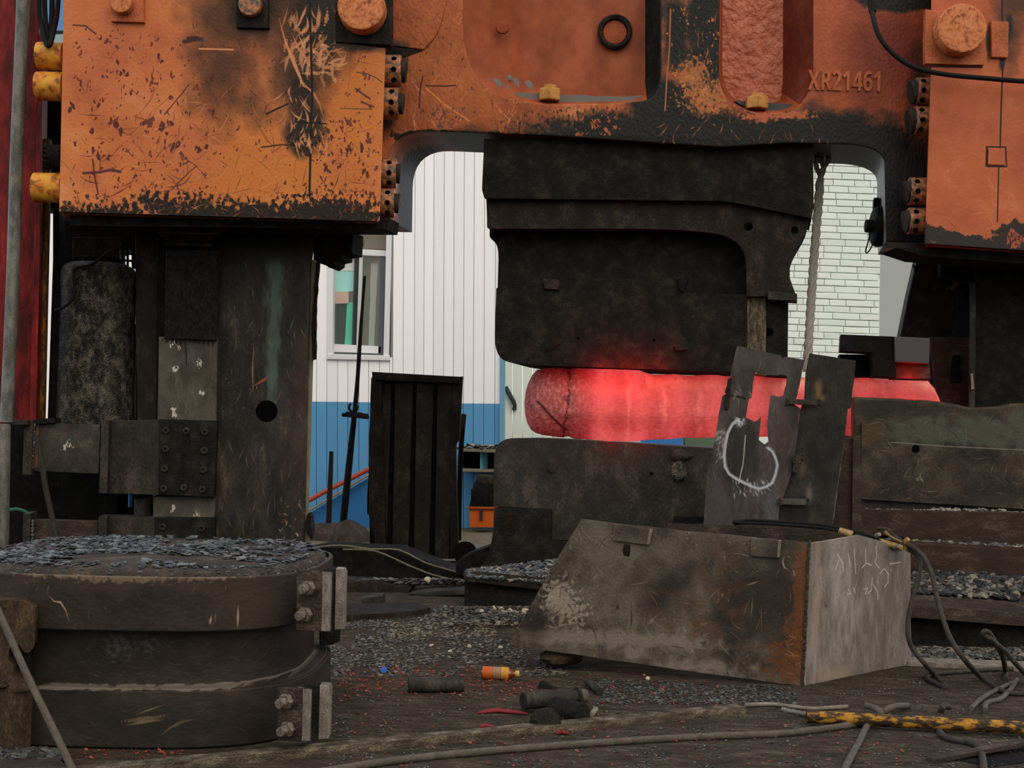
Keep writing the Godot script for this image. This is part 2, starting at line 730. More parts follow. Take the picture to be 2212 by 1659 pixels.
func chip_mesh(sd: int) -> ArrayMesh:
	var mb := MB.new()
	mb.rock(Vector3.ZERO, Vector3(0.5, 0.3, 0.4), sd, 0.5)
	return mb.mesh(25.0)


# ---------------------------------------------------------------- the scene
func _ready() -> void:
	# camera
	var cam := Camera3D.new()
	cam.name = "camera"
	add_child(cam)
	cam.position = Vector3(0, EYE, 0)
	cam.rotation = Vector3(0, 0, ROLL)
	var near := 0.1
	cam.set_frustum(1659.0 / F * near, Vector2(0, HOR / F * near), near, 200.0)
	cam.current = true
	# sky, exposure
	var env := Environment.new()
	env.background_mode = Environment.BG_SKY
	var sky := Sky.new()
	var sm := ProceduralSkyMaterial.new()
	sm.sky_top_color = Color(0.86, 0.93, 1.0)
	sm.sky_horizon_color = Color(0.93, 0.95, 0.97)
	sm.sky_curve = 0.25
	sm.ground_bottom_color = Color(0.16, 0.15, 0.14)
	sm.ground_horizon_color = Color(0.3, 0.29, 0.28)
	sm.energy_multiplier = 1.0
	sky.sky_material = sm
	env.sky = sky
	env.background_energy_multiplier = 1.55
	env.tonemap_mode = Environment.TONE_MAPPER_LINEAR
	env.tonemap_exposure = 1.2
	env.sdfgi_enabled = true
	env.ssao_enabled = true
	env.ssil_enabled = true
	var we := WorldEnvironment.new()
	we.name = "world"
	we.environment = env
	add_child(we)
	# the bright, veiled sun high behind the photographer
	var sun := DirectionalLight3D.new()
	sun.name = "veiled_sun"
	sun.light_color = Color(1.0, 0.97, 0.92)
	sun.light_energy = 0.42
	sun.light_angular_distance = 60.0
	sun.shadow_enabled = true
	add_child(sun)
	sun.look_at_from_position(Vector3(3, 7.5, 8), Vector3.ZERO)

	LOW = noise_bytes(3, 0.008, 3)
	MID = noise_bytes(11, 0.025, 4)
	HIG = noise_bytes(29, 0.12, 3)
	CEL = noise_bytes(41, 0.05, 2, FastNoiseLite.TYPE_CELLULAR)
	bump_tex = ImageTexture.create_from_image(Image.create_from_data(512, 512, false, Image.FORMAT_L8, HIG))
	materials()
	setting()
	yard()
	crosshead()
	dies()
	columns_side()
	bolster_side()
	shields()
	hopper()
	ring_stack()
	front_things()
	litter()


func materials() -> void:
	M.soot = grime([0.0, C(15, 15, 14), 0.45, C(27, 27, 25), 0.62, C(38, 36, 33), 0.8, C(58, 52, 46)], Vector3(1.1, 1.1, 1.1), 0.75, 0.12, 0.5)
	M.sootbrown = grime([0.0, C(20, 18, 16), 0.45, C(36, 32, 29), 0.62, C(46, 40, 36), 0.8, C(76, 64, 54)], Vector3(1.3, 2.0, 1.3), 0.7, 0.15, 0.5, 0.45, 0.35, 0.3, 3)
	M.steel = grime([0.0, C(24, 23, 21), 0.4, C(40, 37, 34), 0.6, C(52, 48, 43), 0.78, C(84, 77, 68)], Vector3(1.6, 2.6, 1.6), 0.65, 0.2, 0.4, 0.45, 0.35, 0.3, 5)
	M.brown = grime([0.0, C(32, 26, 23), 0.4, C(48, 40, 36), 0.6, C(62, 53, 47), 0.8, C(98, 86, 76)], Vector3(1.6, 1.0, 1.6), 0.7, 0.18, 0.4, 0.45, 0.35, 0.3, 7)
	M.redbrown = grime([0.0, C(34, 25, 22), 0.4, C(50, 38, 34), 0.6, C(60, 46, 41), 0.8, C(92, 76, 66)], Vector3(2.0, 1.0, 1.6), 0.7, 0.18, 0.3, 0.45, 0.35, 0.3, 9)
	M.black = grime([0.0, C(12, 12, 12), 0.5, C(22, 21, 20), 0.8, C(40, 38, 35)], Vector3(1.2, 1.2, 1.2), 0.7, 0.15, 0.3, 0.45, 0.35, 0.3, 2)
	M.worn = grime([0.0, C(60, 54, 49), 0.4, C(96, 88, 80), 0.6, C(124, 114, 104), 0.8, C(160, 148, 136)], Vector3(0.6, 0.9, 0.6), 0.6, 0.3, 0.3, 0.45, 0.35, 0.3, 4)
	M.grease = grime([0.0, C(16, 14, 12), 0.45, C(34, 31, 26), 0.7, C(58, 52, 42)], Vector3(0.45, 0.6, 0.45), 0.2, 0.36, 5.0, 0.3, 0.3, 0.45, 1, 1.0)
	M.plate = grime([0.0, C(40, 39, 34), 0.4, C(62, 60, 53), 0.62, C(76, 72, 64), 0.8, C(104, 98, 86)], Vector3(1.4, 1.4, 1.4), 0.6, 0.25, 0.3, 0.45, 0.35, 0.3, 6)
	M.scaly = grime([0.0, C(20, 20, 18), 0.42, C(34, 33, 30), 0.52, C(58, 55, 49), 0.62, C(88, 83, 73), 0.8, C(120, 113, 100)], Vector3(0.7, 1.1, 0.7), 0.6, 0.3, 1.6, 0.35, 0.35, 0.35, 8, 1.0)
	M.orange = grime([0.0, C(88, 44, 26), 0.3, C(146, 74, 42), 0.5, C(170, 90, 54), 0.75, C(190, 110, 70)], Vector3(1.6, 1.6, 1.6), 0.5, 0.3, 0.25, 0.5, 0.3, 0.25, 2, 0.8)
	M.pocketcast = grime([0.0, C(84, 40, 26), 0.3, C(124, 60, 36), 0.5, C(142, 70, 41), 0.75, C(162, 88, 56)], Vector3(1.6, 2.2, 1.6), 0.5, 0.3, 0.0, 0.6, 0.3, 0.15, 4, 0.8)
	M.pocketrough = grime([0.0, C(110, 54, 36), 0.3, C(158, 80, 54), 0.5, C(172, 90, 63), 0.75, C(188, 110, 84)], Vector3(1.2, 1.2, 1.2), 0.42, 0.4, 0.0, 0.6, 0.3, 0.15, 4, 0.8)
	M.pocketrough.heightmap_enabled = true
	M.pocketrough.heightmap_texture = ImageTexture.create_from_image(Image.create_from_data(512, 512, false, Image.FORMAT_L8, MID))
	M.pocketrough.heightmap_scale = 1.6
	M.orangedark = grime([0.0, C(60, 30, 20), 0.3, C(110, 52, 30), 0.5, C(140, 66, 40), 0.75, C(166, 88, 56)], Vector3(1.6, 1.6, 1.6), 0.55, 0.25, 0.25, 0.5, 0.3, 0.25, 2)
	M.nut = grime([0.0, C(30, 27, 24), 0.34, C(70, 58, 48), 0.46, C(128, 96, 72), 0.6, C(176, 104, 62), 0.8, C(196, 146, 108)], Vector3(0.35, 0.3, 0.35), 0.45, 0.4, 0.1, 0.6, 0.3, 0.12, 12, 0.9)
	M.yellow = grime([0.0, C(40, 30, 20), 0.3, C(90, 52, 24), 0.42, C(190, 104, 44), 0.55, C(206, 150, 48), 0.8, C(214, 166, 60)], Vector3(0.6, 0.5, 0.6), 0.45, 0.35, 0.1, 0.75, 0.2, 0.08, 13, 0.7)
	M.polepaint = grime([0.0, C(24, 20, 16), 0.46, C(46, 36, 26), 0.54, C(84, 58, 26), 0.6, C(150, 104, 30), 0.8, C(176, 128, 44)], Vector3(0.55, 0.2, 0.3), 0.55, 0.3, 0.2, 0.6, 0.3, 0.15, 13, 1.0)
	M.flank = grime([0.0, C(30, 28, 24), 0.42, C(58, 52, 42), 0.6, C(96, 84, 64), 0.8, C(140, 124, 96)], Vector3(0.3, 1.4, 0.3), 0.55, 0.3, 0.5, 0.3, 0.4, 0.35, 14, 1.0)  # yellowish streaks, lightened in colour for the light this side catches
	M.boltgold = grime([0.0, C(80, 48, 22), 0.4, C(170, 112, 54), 0.7, C(206, 152, 84)], Vector3(0.4, 0.4, 0.4), 0.5, 0.35, 0.2)
	M.red = grime([0.0, C(28, 10, 10), 0.36, C(62, 14, 14), 0.5, C(100, 20, 20), 0.66, C(132, 30, 28), 0.8, C(160, 48, 42)], Vector3(0.8, 2.6, 0.8), 0.45, 0.3, 0.2, 0.6, 0.3, 0.15, 3)
	M.pipe = grime([0.0, C(40, 40, 37), 0.42, C(70, 70, 65), 0.6, C(112, 110, 102), 0.8, C(140, 136, 126)], Vector3(0.6, 1.6, 0.6), 0.45, 0.4, 0.2, 0.55, 0.3, 0.2, 15)
	M.ochre = grime([0.0, C(22, 20, 14), 0.45, C(54, 42, 24), 0.6, C(120, 78, 26), 0.8, C(150, 96, 30)], Vector3(0.5, 0.9, 0.5), 0.6, 0.25, 0.2, 0.6, 0.3, 0.15, 16)
	M.khaki = grime([0.0, C(70, 64, 50), 0.4, C(112, 106, 86), 0.7, C(142, 136, 112)], Vector3(0.2, 1.2, 0.2), 0.6, 0.3, 0.3)
	M.ground = grime([0.0, C(34, 30, 27), 0.38, C(52, 45, 39), 0.55, C(66, 57, 50), 0.68, C(79, 70, 61), 0.85, C(116, 105, 92)], Vector3(2.2, 2.2, 0.8), 0.85, 0.1, 1.6, 0.3, 0.35, 0.45, 3, 0.72)
	M.yard = grime([0.0, C(60, 52, 44), 0.4, C(92, 84, 72), 0.6, C(112, 102, 88), 0.8, C(136, 126, 110)], Vector3(1.6, 1.6, 0.8), 0.85, 0.1, 1.0, 0.4, 0.35, 0.35, 4)
	M.bolt = grime([0.0, C(34, 29, 25), 0.4, C(72, 63, 54), 0.6, C(98, 86, 74), 0.8, C(146, 132, 116)], Vector3(0.12, 0.12, 0.12), 0.45, 0.4, 0.1, 0.45, 0.35, 0.3, 21, 1.0)
	M.pinface = grime([0.0, C(60, 34, 26), 0.36, C(120, 64, 42), 0.44, C(184, 104, 62), 0.6, C(200, 122, 74), 0.8, C(212, 142, 96)], Vector3(0.5, 0.5, 0.5), 0.5, 0.3, 0.2, 0.3, 0.35, 0.4, 22, 1.0)
	M.pocketshade = grime([0.0, C(50, 24, 20), 0.4, C(88, 40, 30), 0.6, C(112, 52, 36), 0.8, C(136, 70, 48)], Vector3(1.2, 2.0, 1.2), 0.6, 0.2, 0.1)  # darker red copy: shade of the right pocket wall put into colour
	M.flake = tinted_mat(0.55, 0.35)
	M.tint = tinted_mat(0.7, 0.25)
	M.bar = grime([0.0, C(36, 31, 27), 0.4, C(64, 56, 48), 0.55, C(84, 74, 63), 0.7, C(112, 100, 86), 0.85, C(140, 128, 110)], Vector3(0.9, 0.5, 0.9), 0.75, 0.15, 0.5, 0.4, 0.35, 0.3, 19, 1.0)
	M.rust = grime([0.0, C(26, 21, 18), 0.4, C(50, 41, 34), 0.55, C(68, 56, 46), 0.7, C(96, 76, 56), 0.85, C(128, 104, 80)], Vector3(0.9, 2.2, 0.9), 0.8, 0.12, 0.8, 0.4, 0.35, 0.3, 17)
	M.hose = grime([0.0, C(24, 21, 19), 0.4, C(46, 41, 36), 0.65, C(66, 59, 52), 0.85, C(92, 84, 76)], Vector3(0.3, 0.3, 0.3), 0.6, 0.25, 0.2)
	M.hosepale = grime([0.0, C(44, 38, 34), 0.4, C(72, 64, 57), 0.65, C(92, 83, 74), 0.85, C(112, 103, 93)], Vector3(0.4, 0.3, 0.4), 0.6, 0.25, 0.2)
	M.rubber = flat(C(26, 25, 24), 0.6, 0.2)
	M.brass = grime([0.0, C(70, 52, 26), 0.4, C(120, 92, 48), 0.7, C(170, 140, 82)], Vector3(0.3, 0.3, 0.3), 0.35, 0.5, 0.2)
	M.rope = grime([0.0, C(160, 152, 138), 0.4, C(212, 206, 192), 0.7, C(240, 236, 226)], Vector3(0.2, 0.1, 0.2), 0.9, 0.1, 0.6)
	M.hole = flat(C(8, 8, 8), 0.95, 0.05)
	M.white = grime([0.0, C(196, 196, 196), 0.4, C(226, 227, 228), 0.6, C(236, 237, 238), 0.9, C(242, 242, 242)], Vector3(2.0, 3.0, 2.0), 0.6, 0.3, 0.0)
	M.frost = flat(C(228, 228, 224), 0.5, 0.3)
	M.lime = flat(C(176, 164, 146), 0.9, 0.1)
	M.weld = flat(C(90, 92, 98), 0.3, 0.6)


func hexbolt(called: String, a: Vector3, dir: Vector3, r: float, parent: Node, m: Material, washer := true) -> void:   # nut on a washer with the bolt's end showing
	dir = dir.normalized()
	var nut := MB.new()
	nut.hexnut(a, a + dir * r * 0.95, r)
	var o := part(called, nut, m, parent)
	if parent.get_parent() == self and washer:
		part("washer", MB.new().rod(a - dir * 0.01, a + dir * r * 0.16, r * 1.32, 20, 0.004), m, o)
		part("bolt_end", MB.new().rod(a, a + dir * r * 1.75, r * 0.56, 16, 0.006), m, o)
	

func setting() -> void:
	# ground: one floor of oily steel plate and packed dirt
	struct("floor", MB.new().box(Vector3(0, -0.15, -24), Vector3(46, 0.3, 46), Basis.IDENTITY, 0.0), M.ground)
	var paving := MB.new()
	paving.box(Vector3(0, -0.1, -18.4), Vector3(26, 0.24, 7.6), Basis.IDENTITY, 0.01)
	struct("paving", paving, M.yard)
	# the boarded building behind: white boards above, blue below
	var wall := Node3D.new()
	wall.name = "wall_back"
	add_child(wall)
	tag(wall, "white boarded wall with a blue painted base behind the press", "", "", "structure")
	var d := 19.2
	var white := C(252, 252, 254)
	var blue := C(92, 154, 200)
	var rng := RandomNumberGenerator.new()
	rng.seed = 5
	var back := MB.new()
	back.paint(C(160, 163, 168)).slab(pv([-60, -200, 714, -200, 714, 1142, -60, 1142]), d + 0.04, 0.25, 0.0, 1106)
	back.slab(pv([845, 150, 1082, 150, 1082, 1142, 845, 1142]), d + 0.04, 0.25, 0.0, 1106)
	back.slab(pv([712, 772, 847, 772, 847, 1142, 712, 1142]), d + 0.04, 0.25, 0.0, 1106)
	back.slab(pv([712, -200, 847, -200, 847, 432, 712, 432]), d + 0.04, 0.25, 0.0, 1106)
	part("wall_core", back, M.tint, wall)
	var x := 640.0
	while x < 1080.0:
		var x1 := minf(x + rng.randf_range(20.0, 24.0), 1082.0)
		for edge in [706.0, 848.0]:
			if x < edge - 1.0 and x1 > edge:
				x1 = edge
		var sh := rng.randf_range(0.965, 1.0)
		var spans := [[200.0, 868.0 + (x - 680) * 0.012, 0], [868.0 + (x - 680) * 0.012, 1141.0, 1]]
		if x1 > 708.0 and x < 846.0:
			spans = [[200.0, 434.0, 0], [772.0, 868.0 + (x - 680) * 0.012, 0], [868.0 + (x - 680) * 0.012, 1141.0, 1]]
		var mb := MB.new()
		for s in spans:
			var a: float = x + 0.4
			var b: float = x1 - 0.4
			mb.paint(white * Color(sh, sh, sh) if s[2] == 0 else blue * Color(sh, sh, sh))
			mb.slab(pv([a + 12 * (1.0 - s[0] / 800.0) * 0.3, s[0], b + 12 * (1.0 - s[0] / 800.0) * 0.3, s[0], b, s[1], a, s[1]]), d, 0.05, 0.006, 1106)
		part("board", mb, M.tint, wall)
		x = x1
	var left := MB.new()
	left.paint(white).slab(pv([-60, 300, 640, 300, 640, 1141, -60, 1141]), d, 0.05, 0.0, 1106)
	part("wall_sheet", left, M.tint, wall)
	var bl := MB.new()
	bl.paint(C(96, 142, 190)).slab(pv([60, -200, 240, -200, 240, 66, 60, 66]), d, 0.05, 0.0, 1106)
	bl.paint(C(40, 44, 50)).slab(pv([60, 66, 240, 66, 240, 74, 60, 74]), d, 0.08, 0.0, 1106)
	bl.paint(C(150, 164, 170)).slab(pv([60, 74, 240, 74, 240, 300, 60, 300]), d, 0.05, 0.0, 1106)
	part("wall_sheet", bl, M.tint, wall)
	struct("trim_1", MB.new().paint(C(112, 158, 184)).slab(pv([1083, 200, 1094, 200, 1090, 1141, 1078, 1141]), d - 0.05, 0.2, 0.01, 1106), M.tint, "pale blue corner trim of the boarded wall")
	# window in the boarded wall
	var win := Node3D.new()
	win.name = "window_1"
	add_child(win)
	tag(win, "white sliding window in the boarded wall, half hidden by the press", "", "", "structure")
	var fr := MB.new()
	fr.paint(C(222, 222, 224))
	fr.slab(pv([706, 440, 722, 440, 718, 778, 706, 778]), d - 0.02, 0.2, 0.01, 1106)
	fr.slab(pv([706, 764, 842, 768, 842, 779, 706, 776]), d - 0.04, 0.24, 0.01, 1106)
	fr.slab(pv([720, 535, 836, 541, 836, 554, 720, 549]), d + 0.12, 0.1, 0.01, 1106)
	fr.slab(pv([720, 743, 824, 748, 824, 764, 720, 760]), d + 0.14, 0.1, 0.01, 1106)
	fr.slab(pv([836, 440, 848, 440, 840, 770, 828, 770]), d - 0.01, 0.2, 0.01, 1106)
	fr.slab(pv([712, 425, 850, 430, 850, 445, 712, 440]), d - 0.02, 0.2, 0.01, 1106)
	part("window_frame", fr, M.tint, win)
	var sash := MB.new()
	sash.paint(C(196, 202, 200)).slab(pv([776, 549, 784, 549, 776, 762, 769, 762]), d + 0.13, 0.06, 0.008, 1106)
	sash.paint(C(96, 100, 108)).slab(pv([822, 552, 834, 552, 826, 764, 816, 764]), d + 0.14, 0.06, 0.008, 1106)
	sash.paint(C(60, 66, 66)).slab(pv([766, 549, 775, 549, 768, 745, 760, 745]), d + 0.17, 0.04, 0.008, 1106)
	part("sash", sash, M.tint, win)
	var glass := StandardMaterial3D.new()
	glass.transparency = BaseMaterial3D.TRANSPARENCY_ALPHA
	glass.albedo_color = Color(0.85, 0.95, 0.92, 0.05)
	glass.roughness = 0.02
	for g in [[[720, 549, 770, 549, 764, 746, 716, 746], 0.19], [[780, 552, 826, 552, 820, 750, 774, 750], 0.17], [[722, 444, 838, 444, 838, 538, 722, 536], 0.16]]:
		part("pane", MB.new().slab(pv(g[0]), d + g[1], 0.006, 0.0, 1106), glass, win)
	var room := MB.new()
	room.paint(C(190, 178, 160)).slab(pv([690, 420, 880, 420, 880, 800, 690, 800]), d + 0.75, 0.05, 0.0, 1106)
	part("room_back", room, M.tint, win)
	for s in [["teal_curtain", C(90, 226, 190), [750, 652, 770, 655, 764, 748, 744, 748], 0.24], ["sky_reflection_white", C(244, 250, 250), [716, 556, 768, 556, 768, 585, 716, 585], 0.24], ["sky_reflection_cyan", C(180, 250, 246), [714, 580, 768, 580, 766, 628, 714, 634], 0.25], ["notice", C(226, 190, 176), [720, 630, 753, 630, 753, 655, 720, 656], 0.22],  # two pale sheets imitate the sky reflected in the glass
		["dark_bag", C(40, 62, 56), [714, 640, 750, 640, 752, 700, 745, 748, 712, 748], 0.27], ["beige_curtain", C(120, 118, 100), [780, 566, 800, 566, 796, 748, 774, 748], 0.26], ["pale_curtain", C(186, 190, 184), [802, 568, 816, 568, 808, 748, 796, 748], 0.25], ["brown_blind", C(128, 112, 96), [730, 440, 836, 440, 836, 540, 730, 540], 0.3]]:
		part(s[0], MB.new().paint(s[1]).slab(jag(pv(s[2]), 20.0, 0.8, 4), d + s[3], 0.03, 0.0, 1106), M.tint, win)
	# white painted brick building further off
	var bw := Node3D.new()
	bw.name = "wall_right"
	add_child(bw)
	tag(bw, "white painted brick wall seen through the press opening", "", "", "structure")
	var db := 24.0
	part("mortar", MB.new().paint(C(218, 226, 220)).slab(pv([1560, 100, 1905, 100, 1897, 960, 1560, 960]), db + 0.03, 0.3, 0.0, 1300), M.tint, bw)
	var y := 326.0
	var row := 0
	while y < 812.0:
		var bx := 1700.0 - rng.randf_range(0, 40)
		while bx < 1903.0:
			var e := 1906.0 - (y - 330.0) * 0.018
			var bx1 := minf(bx + rng.randf_range(34.0, 62.0), e)
			if bx1 - bx > 6.0:
				var sl := 0.036
				var yy := y + (bx - 1700) * sl
				var t := rng.randf_range(0.94, 1.0)
				var mb := MB.new()
				mb.paint(Color8(232, 241, 234) * Color(t, t, t))
				mb.slab(jag(pv([bx + 0.7, yy + 0.8, bx1 - 0.5, yy + 0.8 + (bx1 - bx) * sl, bx1 - 0.5, yy + 13.6 + (bx1 - bx) * sl, bx + 0.7, yy + 13.6]), 16.0, 0.5, row * 31 + int(bx)), db - rng.randf_range(0.0, 0.02), 0.06, 0.008, 1300)
				part("brick", mb, M.tint, bw)
			if bx1 >= e: break
			bx = bx1
		y += 14.4
		row += 1
	struct("wall_side", MB.new().paint(C(168, 171, 170)).slab(pv([1880, 300, 3000, 300, 3000, 1110, 1880, 1110]), 26.0, 0.3, 0.0, 1300), M.tint, "plain side wall beside the white brick building, its shade painted as grey")  # grey colour stands for the shade on this side
	var pw := Node3D.new()
	pw.name = "wall_far"
	add_child(pw)
	tag(pw, "pale green boarded wall seen between the dies", "", "", "structure")
	for i in 22:
		var px0 := 1085.0 + i * 22.0
		part("board", MB.new().paint(C(226, 232, 218)).slab(pv([px0, 700, px0 + 21, 700, px0 + 21, 1000, px0, 1000]), 22.0, 0.06, 0.008, 1300), M.tint, pw)


func yard() -> void:
	# the black sheet-metal screen behind the press
	var t := thing("metal_screen", "tall black corrugated sheet screen with a bent frame leaning behind the press", "screen", Vector3(-1.0, 0, -14.2))
	var d := 14.2
	var post := MB.new()
	post.slab(pv([804, 803, 824, 805, 834, 1204, 818, 1208, 796, 1112]), d, 0.08, 0.01, 1300)
	part("frame_post", post, M.sootbrown, t)
	var post2 := MB.new()
	post2.slab(pv([980, 815, 999, 813, 992, 950, 984, 960, 989, 1150, 990, 1205, 972, 1208, 970, 960]), d, 0.08, 0.01, 1300)
	part("frame_post", post2, M.sootbrown, t)
	part("frame_rail", MB.new().slab(pv([803, 803, 999, 814, 997, 829, 805, 821]), d - 0.02, 0.1, 0.01, 1300), M.sootbrown, t)
	var xs := [822, 848, 895, 940, 984]
	for i in 4:
		var a: float = xs[i]
		var b: float = xs[i + 1]
		var low := 8.0
		part("sheet_rib", MB.new().slab(pv([a + 4, 826, b - 3, 829, b - 5 - low, 1207, a + 2 - low * 0.5, 1207]), d + 0.05, 0.05, 0.02, 1300), M.steel, t)
	part("backing_sheet", MB.new().slab(pv([812, 812, 990, 822, 980, 1207, 814, 1207]), d + 0.11, 0.02, 0.0, 1300), M.black, t)
	part("side_sheet", MB.new().slab(jag(pv([802, 815, 812, 815, 822, 1206, 800, 1206, 798, 1112, 793, 1110]), 40, 1.2, 3), d + 0.14, 0.02, 0.0, 1300), M.black, t)
	# iron bars stuck in the mound, and the bolted clamp
	var tall := thing("iron_rod", "long thin black iron rod carrying a clamp, standing before the blue wall", "rod", G(740, 1141))
	var pts := []
	for p in [[788, 596, 16.6], [780, 700, 16.7], [770, 850, 16.8], [756, 985, 16.9], [740, 1142, 17.0]]:
		pts.append(P(p[0], p[1], p[2]))
	part("shaft", MB.new().tube(cat(pts, 4), 0.03, 8, PackedFloat32Array([0.018, 0.018, 0.018, 0.018, 0.022, 0.022, 0.025, 0.025, 0.028, 0.03, 0.034, 0.036, 0.04, 0.042, 0.044, 0.044, 0.044])), M.black, tall)
	var clamp := thing("rod_clamp", "black screw clamp with a ring on the long iron rod", "clamp", P(766, 895, 16.7))
	part("jaw", MB.new().slab(pv([746, 889, 780, 891, 780, 896, 795, 899, 794, 905, 738, 900, 738, 892, 746, 892]), 16.65, 0.1, 0.01, 1300), M.black, clamp)
	part("screw", MB.new().rod(P(780, 898, 16.7), P(796, 900, 16.7), 0.035, 10), M.black, clamp)
	var ring := []
	for i in 11:
		var a := deg_to_rad(60.0 + 300.0 * i / 10.0 + 90.0 - 30)
		ring.append(P(763 + cos(a) * 9.0, 879 - sin(a) * 9.5 + 1, 16.7))
	part("ring", MB.new().tube(cat(ring, 3), 0.016, 6), M.black, clamp)
	solo("iron_bar", MB.new().slab(pv([711, 975, 719, 975, 714, 1138, 703, 1138]), 17.0, 0.05, 0.008, 1300), M.sootbrown, "short flat iron bar upright before the blue wall, next to the mound", "bar")
	# stair side with hand rails on the blue wall
	var st := thing("stair_rail", "red handrail and thin lower rail climbing along the blue wall", "handrail", Vector3(-2.5, 0, -18.9))
	part("hand_rail", MB.new().tube(PackedVector3Array([P(640, 1096, 18.9), P(700, 1063, 18.9), P(800, 1012, 18.9)]), 0.032, 8), flat(C(166, 70, 54), 0.5), st)
	part("lower_rail", MB.new().tube(PackedVector3Array([P(640, 1120, 18.9), P(800, 1024, 18.9), P(830, 1005, 18.9)]), 0.015, 6), flat(C(150, 120, 90), 0.5), st)
	part("string_board", MB.new().slab(pv([640, 1126, 800, 1030, 830, 1010, 830, 1141, 640, 1141]), 19.0, 0.05, 0.0, 1300), flat(C(46, 106, 162), 0.6), st, "deep blue stair side")
	# mound of ash
	var mound := MB.new()
	mound.rock(G(716, 1166) + Vector3(0, 0.02, 0), Vector3(0.62, 0.24, 0.5), 8, 0.6)
	mound.rock(G(762, 1172) + Vector3(0, 0.02, 0), Vector3(0.3, 0.26, 0.4), 12, 0.6)
	solo("ash_mound", mound, M.brown, "low brown mound of ash and dirt at the foot of the blue wall", "mound", "", 80.0)
	# black baseplates with wires across them, between ring stack and anvil
	solo("bed_plate", MB.new().slab(pv([640, 1190, 690, 1180, 800, 1184, 860, 1187, 1010, 1246, 1010, 1280, 640, 1262]), 12.6, 0.5, 0.02, 1300), M.soot, "black sloping bed plate in the gap behind the ring stack", "plate")
	for w in [[[[668, 1184], [735, 1178], [800, 1186], [862, 1188], [920, 1216], [985, 1235]], "upper thin pale wire lying over the black bed plate"], [[[740, 1187], [810, 1190], [880, 1220], [930, 1240], [970, 1250]], "lower thin pale wire lying over the black bed plate"]]:
		var wp := []
		for q in w[0]:
			wp.append(P(q[0], q[1], 12.5))
		solo("wire", MB.new().tube(cat(wp, 3), 0.008, 6), M.khaki, w[1], "wire", "wires on the bed plate")
	solo("base_rail", MB.new().slab(pv([700, 1252, 800, 1256, 890, 1269, 880, 1284, 840, 1282, 700, 1276]), 11.9, 0.35, 0.012, 1300), M.sootbrown, "flat black rail lying in front of the bed plate", "rail")
	solo("rail_end", MB.new().slab(pv([884, 1282, 930, 1276, 1010, 1274, 1010, 1286, 900, 1290]), 11.7, 0.35, 0.012, 1300), M.steel, "short steel rail end lying beside the anvil step", "rail")
	solo("curved_plate", MB.new().slab(rp([984, 1215, 12, 1010, 1196, 20, 1068, 1176, 0, 1068, 1245, 0, 984, 1245, 0]), 12.3, 0.3, 0.02, 1300), M.soot, "curved black plate tucked between screen and anvil", "plate")
	solo("black_drum", MB.new().rod(P(1005, 1195, 14.0), P(1005, 1195, 14.6), 0.12, 20), M.black, "round black drum lying beside the screen", "drum")
	# the shelf with its load
	var sh := thing("work_shelf", "open blue shelf behind the anvil with two dark boards", "shelf", G(1040, 1140))
	part("upper_board", MB.new().slab(pv([990, 968, 1100, 972, 1100, 979, 990, 975]), 18.70, 0.6, 0.006, 1300), M.khaki, sh)
	part("lower_board", MB.new().slab(pv([990, 1013, 1100, 1015, 1100, 1021, 990, 1019]), 18.70, 0.6, 0.006, 1300), M.khaki, sh)
	part("side_panel", MB.new().slab(pv([1037, 975, 1041, 975, 1040, 1140, 1036, 1140]), 18.80, 0.5, 0.004, 1672), flat(C(84, 142, 152), 0.6), sh)
	part("back_panel", MB.new().slab(pv([1041, 976, 1120, 976, 1120, 1014, 1041, 1014]), 19.20, 0.03, 0.0, 1300), M.black, sh)
	part("back_panel", MB.new().slab(pv([990, 976, 1037, 976, 1037, 1014, 990, 1014]), 19.20, 0.03, 0.0, 1300), M.black, sh)
	var bin := thing("orange_bin", "orange steel bin with a dark latch on the ground under the shelf", "bin", G(1040, 1141))
	part("bin_body", MB.new().slab(pv([1014, 1100, 1066, 1100, 1064, 1140, 1014, 1140]), 18.50, 0.4, 0.02, 1672), flat(C(196, 92, 30), 0.5), bin)
	part("bin_rim", MB.new().slab(pv([1009, 1095, 1070, 1096, 1070, 1101, 1009, 1100]), 18.47, 0.46, 0.01, 1672), flat(C(150, 66, 26), 0.5), bin)
	part("latch", MB.new().slab(pv([1036, 1103, 1042, 1103, 1042, 1125, 1036, 1125]), 18.46, 0.04, 0.008, 1300), M.steel, bin)
	var oil := thing("oil_pot", "dark iron pot with a pale rim standing on the orange bin", "pot", P(1045, 1092, 18.70))
	part("pot_body", MB.new().lathe([Vector2(0, 0), Vector2(0, 0.17), Vector2(0.1, 0.19), Vector2(0.28, 0.17), Vector2(0.36, 0.13), Vector2(0.36, 0)], P(1048, 1095, 18.75), Vector3.UP, 20), M.black, oil)
	part("pot_rim", MB.new().lathe([Vector2(0, 0), Vector2(0, 0.15), Vector2(0.03, 0.17), Vector2(0.12, 0.17), Vector2(0.14, 0.15), Vector2(0.14, 0)], P(1056, 1047, 18.75), Vector3.UP, 20), M.steel, oil)
	solo("machine_part", MB.new().slab(pv([1017, 1057, 1034, 1057, 1034, 1049, 1050, 1049, 1050, 1093, 1013, 1094, 1017, 1080]), 18.60, 0.3, 0.02, 1300), M.black, "square black machine part piled on the orange bin", "casting")
	solo("lever_bar", MB.new().tube(cat([P(1002, 896, 16), P(998, 940, 16), P(994, 1010, 16.6), P(991, 1168, 17.2)], 4), 0.03, 8), M.black, "round-topped black lever beside the sheet screen", "lever")
	solo("bent_hook", MB.new().tube(cat([P(1092, 836, 21.97), P(1104, 858, 21.95), P(1111, 872, 21.95), P(1111, 886, 21.97)], 4), 0.035, 8), flat(C(50, 60, 54), 0.6), "bent dark pipe hook on the pale green wall", "hook")
	var xf := []
